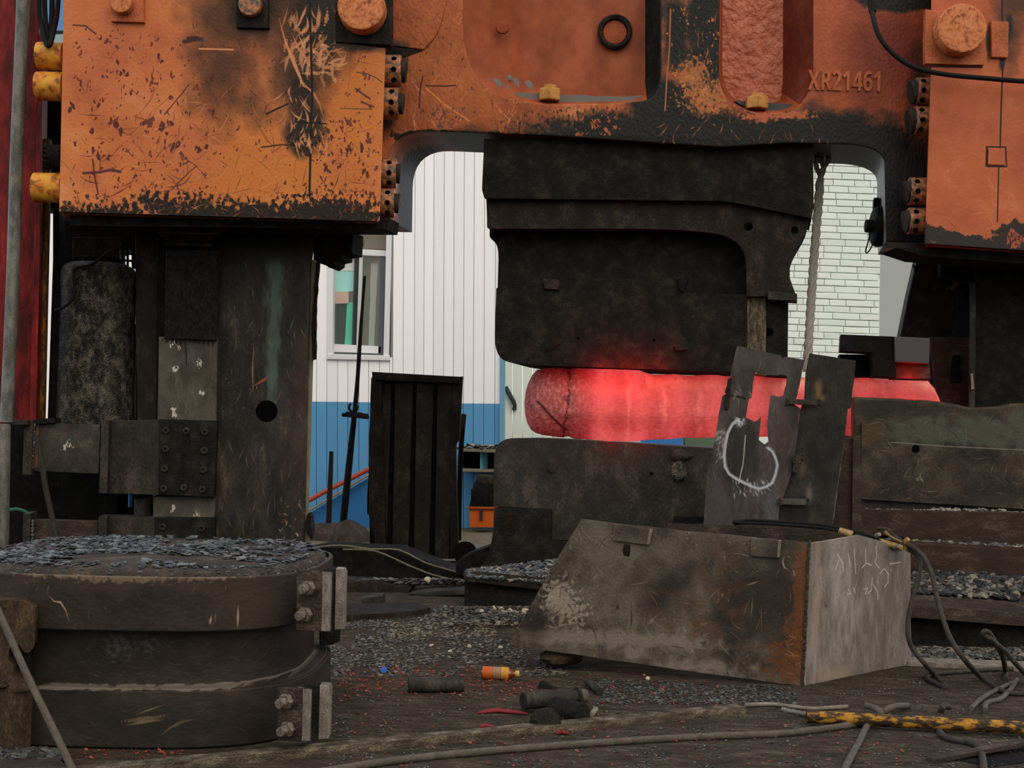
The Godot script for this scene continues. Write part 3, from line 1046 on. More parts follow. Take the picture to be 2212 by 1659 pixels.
	var cols := []
	var rng := RandomNumberGenerator.new()
	rng.seed = 77
	for i in 40:
		var b := Basis.from_euler(Vector3(rng.randf_range(-0.35, 0.35), rng.randf() * TAU, rng.randf_range(-0.35, 0.35))).scaled(Vector3.ONE * rng.randf_range(0.06, 0.2))
		xf.append(Transform3D(b, P(rng.randf_range(994, 1085), 970 - rng.randf_range(0, 8), rng.randf_range(18.7, 19.0))))
		cols.append([C(90, 84, 76), C(150, 130, 110), C(40, 38, 36), C(130, 134, 136)][rng.randi() % 4])
	scatter("scrap_sheets", "heap of torn sheet scraps on top of the shelf", "scrap", flake_mesh(3, 0.06), M.flake, xf, cols)
	# clutter seen between ingot and lower die
	solo("blue_cabinet", MB.new().slab(pv([1385, 940, 1475, 942, 1475, 1158, 1385, 1156]), 18.0, 0.4, 0.02, 1300), flat(C(60, 128, 196), 0.5), "blue cabinet glimpsed under the ingot", "cabinet")
	solo("green_cabinet", MB.new().slab(pv([1478, 940, 1580, 942, 1580, 1158, 1478, 1156]), 18.2, 0.4, 0.02, 1300), flat(C(96, 118, 92), 0.5), "green cabinet glimpsed under the ingot beside the blue one", "cabinet")
	solo("grey_sheet", MB.new().slab(pv([1340, 785, 1600, 785, 1600, 1145, 1340, 1140]), 20.0, 0.1, 0.0, 1300), flat(C(176, 182, 180), 0.5), "grey sheet glimpsed over the ingot", "sheet")


func zcanvas(ax: float, ay: float, bx: float, by: float, d: float, texels: float, sd: int) -> Canvas:
	var o := P(ax, ay, d)
	var s := d / F
	var wd := (bx - ax) * s * 1.03
	var ht := (by - ay) * s * 1.03 + absf(bx - ax) * ROLL * s
	o.x -= 0.02
	o.y += 0.02
	return Canvas.new(o, Vector3.RIGHT, Vector3.DOWN, wd, ht, texels, sd)


const SOOT := Color8(27, 26, 24)

func crosshead() -> void:
	var t := thing("press_crosshead", "huge orange painted press crosshead with two pockets, blotched with soot, spanning the top", "press crosshead", P(1106, 320, 11.6))
	var d := 11.2
	# paint of the beam
	var c := zcanvas(700, -90, 2300, 560, d, 340.0, 4)
	c.fill(ramp([0.0, C(80, 38, 24), 0.3, C(126, 62, 36), 0.46, C(148, 76, 43), 0.6, C(164, 88, 50), 0.8, C(190, 112, 70)]), LOW, MID, HIG, Vector2(0.35, 0.35), Vector2(0.8, 0.5), Vector2(0.7, 0.5), 0.6, 0.3, 0.1, 0.5)
	c.stain([[1950, 120, 260, 300, 0.8], [1650, 60, 120, 200, 0.5]], C(156, 74, 50), LOW, Vector2(0.8, 0.8), 0.4, 0.5, 0.8)
	c.stain([[1890, 110, 60, 140, 0.7], [1930, 90, 90, 90, 0.8]], C(108, 46, 34), MID, Vector2(0.6, 0.6), 0.3, 0.5, 0.8)
	c.stain([[920, 150, 120, 130, 0.6], [1000, 240, 140, 60, 0.5]], C(172, 98, 52), LOW, Vector2(1, 1), 0.4, 0.4, 0.7)
	c.scratches(60, 830, 0, 1300, 290, 10, 70, 3.0, [C(206, 134, 84), C(196, 122, 74)], 1.6, 0.9, 0.7)
	c.scratches(70, 830, 0, 1300, 290, 8, 40, 2.6, [C(86, 40, 34), C(70, 36, 40)], 1.5, 0.7, 0.7)
	c.chips(110, 830, 0, 1250, 290, 2, 5, [C(96, 46, 34), C(84, 44, 48)], 0.7, -30)
	c.line([913, 165, 908, 185, 906, 210, 905, 235], 3.5, C(66, 36, 40), 0.8, -30)
	c.line([920, 185, 960, 186, 985, 184], 3, C(60, 30, 30), 0.8, -30)
	c.line([920, 190, 960, 225, 1015, 262], 4, C(204, 124, 66), 0.8)
	c.chips(50, 900, 230, 1000, 290, 3, 9, [C(84, 56, 60), C(90, 52, 44)], 0.7, -20)
	c.stain([[860, 130, 26, 40, 0.9], [835, 240, 16, 50, 0.9]], C(46, 44, 44), MID, Vector2(0.6, 0.6), 0.4, 0.25, 0.8)
	# soot along the lower edge and up the middle web
	c.stain([[1480, 312, 320, 62, 1.4], [1300, 290, 130, 40, 1.0], [1660, 312, 300, 56, 1.4], [1790, 320, 170, 74, 1.4], [1730, 285, 90, 42, 1.1], [1890, 350, 90, 60, 1.3], [1930, 410, 90, 90, 1.4], [1960, 460, 80, 160, 1.2], [1520, 30, 40, 130, 1.0], [1545, 90, 16, 120, 0.8], [1430, 250, 70, 80, 1.1], [1406, 100, 22, 170, 1.3], [1460, 60, 40, 120, 0.7]], SOOT, MID, Vector2(0.5, 0.5), 0.3, 0.28)
	c.stain([[1480, 300, 300, 50, 0.9], [1530, 60, 30, 140, 0.8], [1700, 300, 200, 46, 0.8]], SOOT, HIG, Vector2(0.6, 0.35), 0.9, 0.2)
	c.stain([[1010, 410, 62, 110, 1.5], [1830, 440, 80, 120, 1.5]], SOOT, LOW, Vector2(0.8, 0.8), 0.2, 0.3)
	c.stain([[930, 296, 80, 12, 0.8], [1060, 300, 160, 12, 0.8]], SOOT, MID, Vector2(0.8, 0.8), 0.7, 0.2, 0.9)
	c.stain([[1950, 0, 90, 22, 1.2], [1920, 8, 60, 12, 1.0]], SOOT, MID, Vector2(0.8, 0.8), 0.3, 0.2)
	c.stain([[1500, 160, 26, 30, 0.9], [1530, 210, 50, 30, 0.8]], C(168, 104, 60), HIG, Vector2(0.55, 0.55), 1.2, 0.16, 0.9)
	c.chips(60, 1440, 20, 1550, 250, 3, 8, [C(196, 112, 66), C(180, 96, 60), C(204, 130, 70)], 0.9, 30)
	c.chips(60, 1240, 225, 1340, 290, 3, 9, [C(184, 96, 50), C(160, 80, 44)], 0.9, 30)
	c.scratches(46, 1420, 230, 1800, 312, 8, 34, 3.0, [C(176, 96, 60), C(120, 70, 46), C(190, 112, 70)], 1.7, 0.8, 0.8, 20)
	c.scratches(24, 1500, 10, 1552, 210, 10, 40, 3.4, [C(190, 112, 70), C(170, 100, 60)], 1.7, 0.5, 0.8, 20)
	c.line([1448, 20, 1446, 100, 1440, 170, 1436, 240], 3.6, C(164, 96, 66), 0.9, 30)
	c.stain([[1985, 180, 26, 80, 0.6], [1985, 400, 40, 70, 0.7]], SOOT, MID, Vector2(0.7, 0.7), 0.3, 0.4, 0.85)
	c.stain([[1640, 252, 40, 12, 0.8], [1700, 248, 60, 10, 0.9]], C(184, 96, 62), HIG, Vector2(0.5, 0.5), 0.6, 0.2, 0.9)
	M.beam = c.material(0.5, 0.3, 0.7)
	var n1 := rp([1000, -100, 0, 1000, 110, 60, 1050, 205, 70, 1180, 225, 30, 1340, 222, 30, 1425, 214, 60, 1425, -100, 0], 8)
	var n2 := rp([1556, -100, 0, 1551, 205, 70, 1620, 242, 26, 1720, 243, 50, 1756, 180, 30, 1757, -100, 0], 8)
	var front := PackedVector2Array()
	front.append_array(pv([150, -100]))
	front.append_array(n1)
	front.append_array(n2)
	front.append_array(pv([2640, -100, 2640, 540, 1913, 522]))
	front.append_array(rp([1911, 400, 0, 1911, 312, 100, 1700, 309, 0], 9).slice(1))
	front.append_array(pv([1560, 318, 1180, 293]))
	front.append_array(rp([1180, 293, 0, 835, 278, 90, 832, 470, 0], 9).slice(1))
	front.append_array(pv([140, 455]))
	part("beam_casting", MB.new().slab(front, d, 0.83, 0.015), M.beam, t)
	# pockets: curved walls down to a back face
	var back1 := rp([1120, -100, 0, 1130, 120, 30, 1150, 196, 40, 1210, 206, 20, 1330, 207, 10, 1394, 205, 34, 1393, -100, 0], 8)
	var back2 := rp([1562, -100, 0, 1560, 170, 40, 1580, 216, 26, 1640, 222, 10, 1686, 222, 16, 1691, 180, 14, 1692, -100, 0], 8)
	var k := 0
	for pk in [[n1, back1, 0.36], [n2, back2, 0.42]]:
		var wall := MB.new()
		var far := MB.new()
		var a := resample(pk[0], 70)
		var b := resample(pk[1], 70)
		var mid := Vector2(a[0].x * 0.5 + a[69].x * 0.5, 60.0)
		for i in 70:      # the wall starts inside the casting, so that no light shows between them
			a[i] += (a[i] - mid).normalized() * 3.0
		for i in 69:
			for r in 4:
				var A := P(a[i].x, a[i].y, d + 0.016).lerp(P(b[i].x, b[i].y, d + pk[2]), r / 4.0)
				var A2 := P(a[i + 1].x, a[i + 1].y, d + 0.016).lerp(P(b[i + 1].x, b[i + 1].y, d + pk[2]), r / 4.0)
				var B := P(a[i].x, a[i].y, d + 0.016).lerp(P(b[i].x, b[i].y, d + pk[2]), (r + 1) / 4.0)
				var B2 := P(a[i + 1].x, a[i + 1].y, d + 0.016).lerp(P(b[i + 1].x, b[i + 1].y, d + pk[2]), (r + 1) / 4.0)
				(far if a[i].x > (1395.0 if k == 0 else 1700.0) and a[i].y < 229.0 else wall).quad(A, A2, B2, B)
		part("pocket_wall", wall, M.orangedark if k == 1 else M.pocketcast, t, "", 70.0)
		part("pocket_wall", far, M.pocketshade if k == 1 else M.soot, t, "sooty wall of the pocket" if k == 0 else "pocket wall coloured darker red for its shade", 70.0)
		part("pocket_back", MB.new().slab(b, d + pk[2], 0.05, 0.0), M.pocketcast if k == 0 else M.pocketrough, t)
		k += 1
	part("dust_ledge", MB.new().slab(jag(pv([1085, 205, 1120, 200, 1330, 209, 1395, 206, 1385, 214, 1340, 221, 1190, 224, 1150, 220]), 14, 1.5, 5), d + 0.13, 0.22, 0.0), flat(C(110, 108, 104), 0.9, 0.1), t, "grey dust lying on the pocket floor")
	part("dust_ledge", MB.new().slab(jag(pv([1585, 218, 1690, 224, 1735, 226, 1720, 240, 1630, 240]), 14, 1.2, 6), d + 0.13, 0.25, 0.0), flat(C(74, 78, 78), 0.9, 0.1), t, "grey dust lying on the pocket floor")
	# peephole ring in the first pocket
	var ringc := P(1328, 70, d + 0.34)
	part("peephole_rim", MB.new().lathe([Vector2(-0.02, 0.14), Vector2(0.03, 0.145), Vector2(0.05, 0.13), Vector2(0.04, 0.105), Vector2(-0.02, 0.1)], ringc, Vector3(0, 0, 1), 28), M.sootbrown, t)
	part("peephole_plug", MB.new().rod(ringc - Vector3(0, 0, 0.02), ringc + Vector3(0, 0, 0.015), 0.1, 24), M.orangedark, t)
	part("cast_boss", MB.new().lathe([Vector2(0, 0.055), Vector2(0.02, 0.05), Vector2(0.03, 0.0)], P(1086, 60, d + 0.16), Vector3(0, 0, 1), 18), M.orangedark, t)
	for q in [[1070, 188, 14, 16], [1085, 198, 18, 14], [1112, 188, 11, 18], [1100, 172, 6, 7], [1140, 192, 12, 16]]:
		part("primer_patch", MB.new().lathe([Vector2(0, 1.0), Vector2(0.006, 0.96), Vector2(0.008, 0.0)], Vector3.ZERO, Vector3(0, 0, 1), 16), flat(C(112, 108, 108), 0.6), t, "bare grey patch on the pocket wall")
		var o: MeshInstance3D = t.get_child(t.get_child_count() - 1)
		o.scale = Vector3(q[2] * d / F, q[3] * d / F, 1.0)
		o.position = P(q[0], q[1], d + 0.16 + (0.2 if q[0] > 1120 else (q[0] - 1070) * 0.003)) - t.position + Vector3(0, 0, 0.05)
		o.mesh = MB.new().lathe([Vector2(0, 1.0), Vector2(0.006, 0.96), Vector2(0.008, 0.0)], Vector3.ZERO, Vector3(0, 0, 1), 16).mesh()
	# hexagonal bolt heads on the pocket floors
	for q in [[1187, 205, 0.095], [1634, 223, 0.1]]:
		var base := P(q[0], q[1] + 13, d + 0.1)
		part("hex_nut", MB.new().hexnut(base, base + Vector3.UP * 0.095, q[2]), M.boltgold, t)
		part("stud_end", MB.new().rod(base + Vector3.UP * 0.09, base + Vector3.UP * 0.125, q[2] * 0.62, 16), M.boltgold, t)
	# cast number
	var tm := TextMesh.new()
	tm.text = "XR21461"
	var sf := SystemFont.new()
	sf.font_names = PackedStringArray(["Droid Sans"])
	sf.font_weight = 700
	tm.font = sf
	tm.font_size = 64
	tm.pixel_size = 0.0031
	tm.depth = 0.022
	tm.curve_step = 1.0
	var to := MeshInstance3D.new()
	to.name = "cast_number"
	to.mesh = tm
	to.material_override = M.orange
	t.add_child(to, true)
	to.position = P(1826, 176, d) - t.position + Vector3(0, 0, 0.004)
	to.scale = Vector3(0.76, 1.12, 1.0)
	# lip over the nuts, with the big round pins
	part("beam_lip", MB.new().slab(rp([735, -100, 0, 985, -100, 0, 950, 70, 60, 915, 107, 3, 838, 98, 3, 742, 95, 0], 6), 11.18, 0.04, 0.01), M.beam, t)
	part("slot_shade", MB.new().slab(pv([834, 101, 912, 109, 870, 124, 834, 128]), 11.19, 0.03, 0.004), M.soot, t)  # dark sheet standing in for the shade under the lip
	part("shoe_bracket", MB.new().slab(jag(pv([676, 486, 762, 500, 760, 546, 738, 549, 737, 558, 722, 561, 720, 570, 708, 577, 702, 569, 686, 567, 676, 560]), 8, 1.0, 5), 11.55, 0.3, 0.01), M.soot, t)
	# ------------ guide block on the left column
	var db := 10.7
	var lb := zcanvas(90, -90, 860, 520, db, 400.0, 9)
	lb.fill(ramp([0.0, C(108, 56, 32), 0.26, C(170, 93, 53), 0.44, C(189, 106, 61), 0.6, C(197, 116, 65), 0.8, C(206, 130, 86)]), LOW, MID, HIG, Vector2(0.3, 0.3), Vector2(0.6, 0.6), Vector2(0.6, 0.6), 0.65, 0.25, 0.1, 0.35)
	lb.stain([[560, 380, 260, 130, 0.8], [760, 220, 90, 150, 0.9]], C(192, 112, 48), LOW, Vector2(1, 1), 0.4, 0.5, 0.8)
	lb.stain([[250, 100, 150, 120, 0.6], [390, 320, 90, 100, 0.6]], C(184, 100, 68), LOW, Vector2(1, 1), 0.4, 0.5, 0.7)
	lb.stain([[500, 40, 90, 90, 1.0], [480, 150, 70, 110, 0.85], [540, 220, 60, 50, 0.5], [620, 40, 70, 110, 0.95], [640, 160, 60, 90, 0.9], [690, 60, 50, 120, 1.0], [650, 230, 40, 60, 0.9], [680, 110, 60, 70, 0.9], [440, 120, 40, 100, 0.5]], C(76, 46, 31), MID, Vector2(0.5, 0.35), 0.32, 0.5, 0.92)
	lb.stain([[690, 30, 60, 130, 1.0], [660, 280, 36, 56, 1.0], [545, 20, 50, 60, 0.8], [650, 190, 24, 80, 0.8]], C(36, 27, 22), MID, Vector2(0.5, 0.4), 0.35, 0.35, 0.95)
	lb.stain([[780, 96, 60, 16, 0.9]], C(44, 36, 32), MID, Vector2(0.9, 0.9), 0.2, 0.4, 0.95)
	lb.stain([[700, 470, 130, 40, 1.2], [560, 470, 120, 34, 1.0], [420, 462, 130, 36, 1.0], [250, 462, 130, 24, 0.75], [330, 440, 40, 24, 0.9], [150, 455, 40, 20, 0.7]], C(34, 26, 22), HIG, Vector2(0.4, 0.3), 0.9, 0.14)
	lb.scratches(60, 300, 420, 820, 478, 8, 34, 3.0, [C(190, 106, 60), C(160, 84, 50)], -1.0, 3.2, 0.8, 20)
	lb.scratches(40, 140, 435, 420, 470, 8, 26, 3.0, [C(190, 106, 60)], -1.0, 3.2, 0.8, 20)
	var dk := [C(92, 42, 34), C(78, 34, 32), C(104, 50, 40), C(66, 34, 36)]
	lb.chips(460, 150, 60, 820, 460, 2, 7, dk, 0.85, -40)
	lb.chips(130, 150, 60, 460, 440, 4, 12, dk, 0.9, -40)
	lb.chips(110, 690, 250, 820, 460, 3, 10, dk, 0.9, -40)
	lb.scratches(110, 150, 60, 820, 460, 10, 60, 1.8, dk, -1.0, 3.2, 0.7, -30)
	lb.scratches(90, 280, 200, 640, 440, 14, 70, 1.6, [C(150, 82, 48), C(130, 70, 44), C(214, 140, 90)], -1.0, 3.2, 0.7, -30)
	lb.scratches(26, 150, 320, 420, 420, 20, 60, 2.4, dk, -1.0, 3.2, 0.8, -40)
	lb.chips(160, 400, 60, 600, 280, 1.5, 4, [C(44, 28, 22), C(120, 70, 44)], 0.6, -20)
	# scraped tangle of bright paint
	var br := [C(200, 134, 90), C(186, 120, 78), C(206, 146, 104)]
	lb.scratches(54, 620, 5, 720, 130, 18, 60, 7.0, br, 1.7, 0.7, 0.85, 30)
	lb.scratches(40, 640, 90, 730, 170, 16, 46, 6.5, br, 0.4, 1.2, 0.85, 30)
	lb.scratches(26, 610, 180, 700, 320, 16, 56, 4.0, br, 1.4, 0.8, 0.8, 30)
	lb.line([602, 40, 615, 85, 628, 120, 645, 160, 655, 185, 672, 194], 8, br[0], 0.9, 30, true)
	lb.line([630, 72, 645, 105, 662, 128, 675, 145], 7, br[1], 0.9, 30, true)
	lb.line([658, 80, 640, 100, 625, 110], 6, br[0], 0.9, 30, true)
	lb.line([645, 165, 660, 185, 676, 200, 690, 225, 700, 260], 5, br[1], 0.9, 30, true)
	lb.line([430, 105, 505, 107], 4, br[0], 0.9, 30)
	lb.line([398, 90, 425, 84, 440, 86], 9, C(66, 36, 30), 0.9, -30)
	lb.line([405, 82, 428, 80], 5, C(50, 32, 28), 0.9, -30)
	lb.line([575, 246, 622, 224], 3.5, C(26, 22, 20), 1.0, -40)
	lb.line([565, 318, 610, 312, 640, 316], 3, C(60, 34, 26), 0.9, -40)
	lb.line([158, 54, 185, 56, 200, 68, 208, 74], 3.4, C(90, 46, 38), 0.9, -30)
	lb.line([200, 345, 204, 380, 212, 420], 3.5, C(84, 40, 34), 0.9, -30)
	lb.line([180, 374, 215, 372, 240, 366, 262, 372], 6, C(84, 40, 44), 0.8, -30)
	lb.line([370, 410, 410, 370, 425, 358], 2.6, C(96, 50, 36), 0.9, -30)
	lb.line([355, 247, 390, 205, 408, 182], 2.6, C(96, 50, 36), 0.9, -30)
	lb.line([768, 192, 800, 214], 4, C(90, 44, 40), 0.9, -30)
	lb.line([770, 198, 778, 190], 4, C(90, 44, 40), 0.9, -30)
	lb.line([780, 220, 808, 231], 4, C(90, 44, 40), 0.9, -30)
	lb.line([770, 156, 795, 160, 812, 168, 826, 178], 2, C(70, 50, 40), 0.9, -30)
	lb.line([735, 234, 800, 236], 2, C(90, 62, 44), 0.8, -30)
	# seam between the two halves of the guide block
	lb.line([668, -60, 670, 60, 672, 120, 674, 200, 672, 270, 670, 340, 668, 425], 4.5, C(16, 13, 12), 0.95, -80)
	lb.line([640, 265, 705, 267], 3, C(20, 16, 14), 0.9, -60)
	lb.line([662, 72, 706, 73], 2.4, C(20, 16, 14), 0.9, -60)
	lb.chips(30, 625, 260, 705, 325, 6, 16, [C(38, 27, 22), C(30, 22, 18)], 0.85, 0)
	lb.scratches(24, 640, 268, 708, 322, 12, 34, 4.5, br, 1.5, 0.35, 0.85, 30)
	M.guide = lb.material(0.48, 0.3, 0.6)
	part("guide_block", MB.new().slab(rp([140, -100, 0, 744, -100, 0, 744, 93, 2, 833, 105, 5, 820, 478, 3, 128, 457, 3], 3), db, 0.5, 0.012, 480), M.guide, t)
	part("guide_shoe", MB.new().slab(pv([150, 452, 840, 470, 836, 496, 150, 488]), db + 0.15, 0.3, 0.01), M.soot, t)
	part("pin_plate", MB.new().slab(pv([724, -100, 842, -100, 842, 97, 724, 91]), db - 0.02, 0.1, 0.008), M.sootbrown, t)
	var pn := MB.new()
	pn.rod(P(785, 27, db - 0.02) , P(785, 27, db - 0.02) + Vector3(0, 0, 0.17), 51 * db / F, 36, 0.02)
	part("round_pin", pn, M.pinface, t)
	for q in [[239, -60, 309, 47, 267, 10, 24], [510, -60, 578, 60, 543, 15, 25]]:
		var bp: Node = part("bolt_plate", MB.new().slab(pv([q[0], q[1], q[2], q[1], q[2] + 1, q[3] + 1, q[0], q[3] - 1]), db - 0.035, 0.05, 0.006), M.orange if q[0] < 300 else M.sootbrown, t)
		part("bolt_head", MB.new().rod(P(q[4], q[5], db - 0.03), P(q[4], q[5], db - 0.03) + Vector3(0, 0, 0.08), q[6] * db / F, 22, 0.018), M.pinface if q[0] < 300 else M.nut, bp)
	# slotted nuts between block and beam
	for q in [[815, 868, 153, 34, 878, 24], [812, 862, 223, 34, 872, 22], [806, 857, 374, 32, 866, 21], [804, 853, 438, 32, 863, 21]]:
		slotted_nut(t, q[0], q[1], q[2], q[3], q[4], q[5], 10.98, M.nut)
	for q in [[140, 82, 122, 30, 70, 10], [140, 80, 187, 31, 76, 10], [138, 74, 406, 32, 70, 10]]:
		var o := part("guide_stud", MB.new().rod(P(q[0], q[2], 10.95), P(q[1], q[2] - 1, 10.95), q[3] * 10.95 / F, 28, 0.01), M.yellow, t)
	part("toothed_collar", MB.new().rod(P(136, 340, 10.95), P(107, 339, 10.95), 27 * 10.95 / F, 24), M.black, t)
	var teeth := MB.new()
	for i in 14:
		var a := TAU * i / 14.0
		var r := 25.0
		var p := P(100, 338 + sin(a) * r, 10.95 - cos(a) * r * 10.95 / F)
		teeth.rod(p - Vector3(0.03, 0, 0), p + Vector3(0.03, 0, 0), 0.017, 8)
	part("collar_teeth", teeth, M.black, t)
	# ------------ guide block on the right column
	var rb := zcanvas(1980, -90, 2310, 600, db, 400.0, 15)
	rb.fill(ramp([0.0, C(118, 60, 36), 0.26, C(160, 82, 49), 0.44, C(174, 89, 56), 0.6, C(180, 95, 57), 0.8, C(194, 114, 76)]), LOW, MID, HIG, Vector2(0.3, 0.3), Vector2(0.6, 0.6), Vector2(0.6, 0.6), 0.65, 0.25, 0.1, 0.25)
	rb.stain([[2180, 60, 26, 90, 0.8], [2190, 0, 40, 60, 0.9], [1990, 40, 10, 60, 0.5]], C(60, 38, 32), MID, Vector2(0.7, 0.7), 0.3, 0.4, 0.8)
	rb.stain([[2210, 510, 50, 30, 1.2], [2190, 535, 80, 26, 1.2], [2050, 515, 60, 12, 1.1], [2010, 505, 24, 20, 1.0], [2110, 530, 140, 14, 1.1]], C(46, 40, 38), MID, Vector2(0.8, 0.8), 0.5, 0.08)
	rb.chips(20, 2180, 500, 2212, 530, 4, 10, [C(150, 66, 50), C(170, 84, 60)], 0.9, 20)
	rb.scratches(16, 2010, 180, 2200, 520, 10, 40, 2.0, [C(120, 60, 40), C(206, 128, 84)], -1.0, 3.2, 0.6, -20)
	rb.line([2163, -60, 2166, 130, 2162, 240, 2160, 320], 3, C(40, 24, 20), 0.95, -80)
	rb.line([2157, 360, 2154, 480], 2.4, C(40, 24, 20), 0.95, -80)
	rb.line([2131, 317, 2172, 318, 2174, 360, 2130, 359, 2131, 317], 3, C(52, 28, 24), 0.95, -80)
	rb.stain([[2136, 90, 5, 40, 1.0], [2180, 60, 6, 30, 0.9], [2165, 138, 6, 12, 0.8]], C(30, 24, 26), MID, Vector2(0.6, 0.6), 0.2, 0.3, 0.9)
	rb.line([2008, 143, 2122, 145], 3.5, C(30, 20, 18), 0.95, -80)
	M.guider = rb.material(0.48, 0.3, 0.5)
	part("guide_block", MB.new().slab(pv([2012, -100, 2640, -100, 2640, 571, 1997, 527, 2010, 160]), db, 0.5, 0.012, 2150), M.guider, t)
	part("guide_shoe", MB.new().slab(pv([1935, 535, 2640, 558, 2640, 605, 1990, 553]), db + 0.15, 0.4, 0.01, 1000), M.soot, t)
	part("pin_plate", MB.new().slab(jag(pv([1999, 20, 2122, 28, 2126, 140, 1999, 137]), 30, 1.5, 8), db - 0.03, 0.05, 0.006, 1000), M.orange, t)
	part("round_pin", MB.new().rod(P(2066, 72, db - 0.03), P(2066, 72, db - 0.03) + Vector3(0, 0, 0.15), 53 * db / F, 36, 0.02), M.pinface, t)
	part("key_plate", MB.new().slab(rp([2141, 46, 3, 2180, 46, 3, 2178, 125, 3, 2142, 124, 3], 2), db - 0.03, 0.05, 0.008, 1000), M.orange, t)
	part("key_plate", MB.new().slab(rp([2134, 320, 2, 2170, 321, 2, 2171, 357, 2, 2133, 356, 2], 2), db - 0.012, 0.03, 0.005, 1000), M.guider, t)
	for q in [[2014, 1977, 198, 30, 1966, 26], [2012, 1973, 261, 31, 1962, 27], [2006, 1962, 414, 30, 1954, 24], [2004, 1960, 478, 29, 1952, 24]]:
		slotted_nut(t, q[0], q[1], q[2], q[3], q[4], q[5], 10.98, M.nut)
	part("cover_knob", MB.new().rod(P(1912, 490, 11.6), P(1884, 489, 11.6), 0.17, 24, 0.05), M.black, t)
	part("cover_knob", MB.new().rod(P(1886, 489, 11.6), P(1869, 488, 11.6), 0.055, 16, 0.01), M.black, t)
	part("side_stub", MB.new().slab(pv([1888, 427, 1900, 426, 1900, 457, 1887, 457]), 11.7, 0.15, 0.01, 1672), M.black, t)
	solo("wire_loop", MB.new().tube(cat([P(1880, 502, 11.6), P(1876, 520, 11.6), P(1870, 541, 11.6), P(1873, 546, 11.6), P(1880, 538, 11.6), P(1888, 520, 11.6)], 5), 0.006, 6), M.black, "thin black wire loop hanging from the knob of the crosshead's right leg", "wire")
	# cable across the right guide block
	var cb := []
	for q in [[1880, -30, 10.9], [1882, 10, 10.85], [1888, 45, 10.7], [1900, 80, 10.62], [1925, 112, 10.6], [1960, 138, 10.58], [2000, 153, 10.55], [2060, 163, 10.55], [2140, 170, 10.55], [2230, 177, 10.55], [2660, 205, 10.55]]:
		cb.append(P(q[0], q[1], q[2]))
	var cable := thing("black_cable", "black cable sagging across the orange beam below the round pin on the right", "cable", P(1960, 138, 10.6))
	part("cable_run", MB.new().tube(cat(cb, 5), 0.019, 10), M.rubber, cable)
	part("cable_sleeve", MB.new().rod(P(1880, -20, 10.86), P(1885, 26, 10.8), 0.03, 12), M.rubber, cable)


func slotted_nut(t: Node, x0: float, x1: float, y: float, r: float, xc: float, rc: float, d: float, m: Material) -> void:
	var R := r * d / F
	var a := P(x0, y, d)
	var b := P(x1, y + (x1 - x0) * ROLL * 0.5, d)
	var o := part("slotted_nut", MB.new().rod(a, b, R, 30, 0.012), m, t)
	part("nut_collar", MB.new().rod(b - (b - a) * 0.1, P(xc, y + 2, d), rc * d / F, 24, 0.008), M.steel, o)
	var dir := (b - a).normalized()
	var mid := a.lerp(b, 0.72)
	for g in [-48, -8, 36]:
		var n := Vector3(0, sin(deg_to_rad(g)), cos(deg_to_rad(g)))
		part("key_hole", MB.new().rod(mid + n * (R - 0.02), mid + n * (R + 0.002), 0.021, 12, 0.001), M.hole, o)


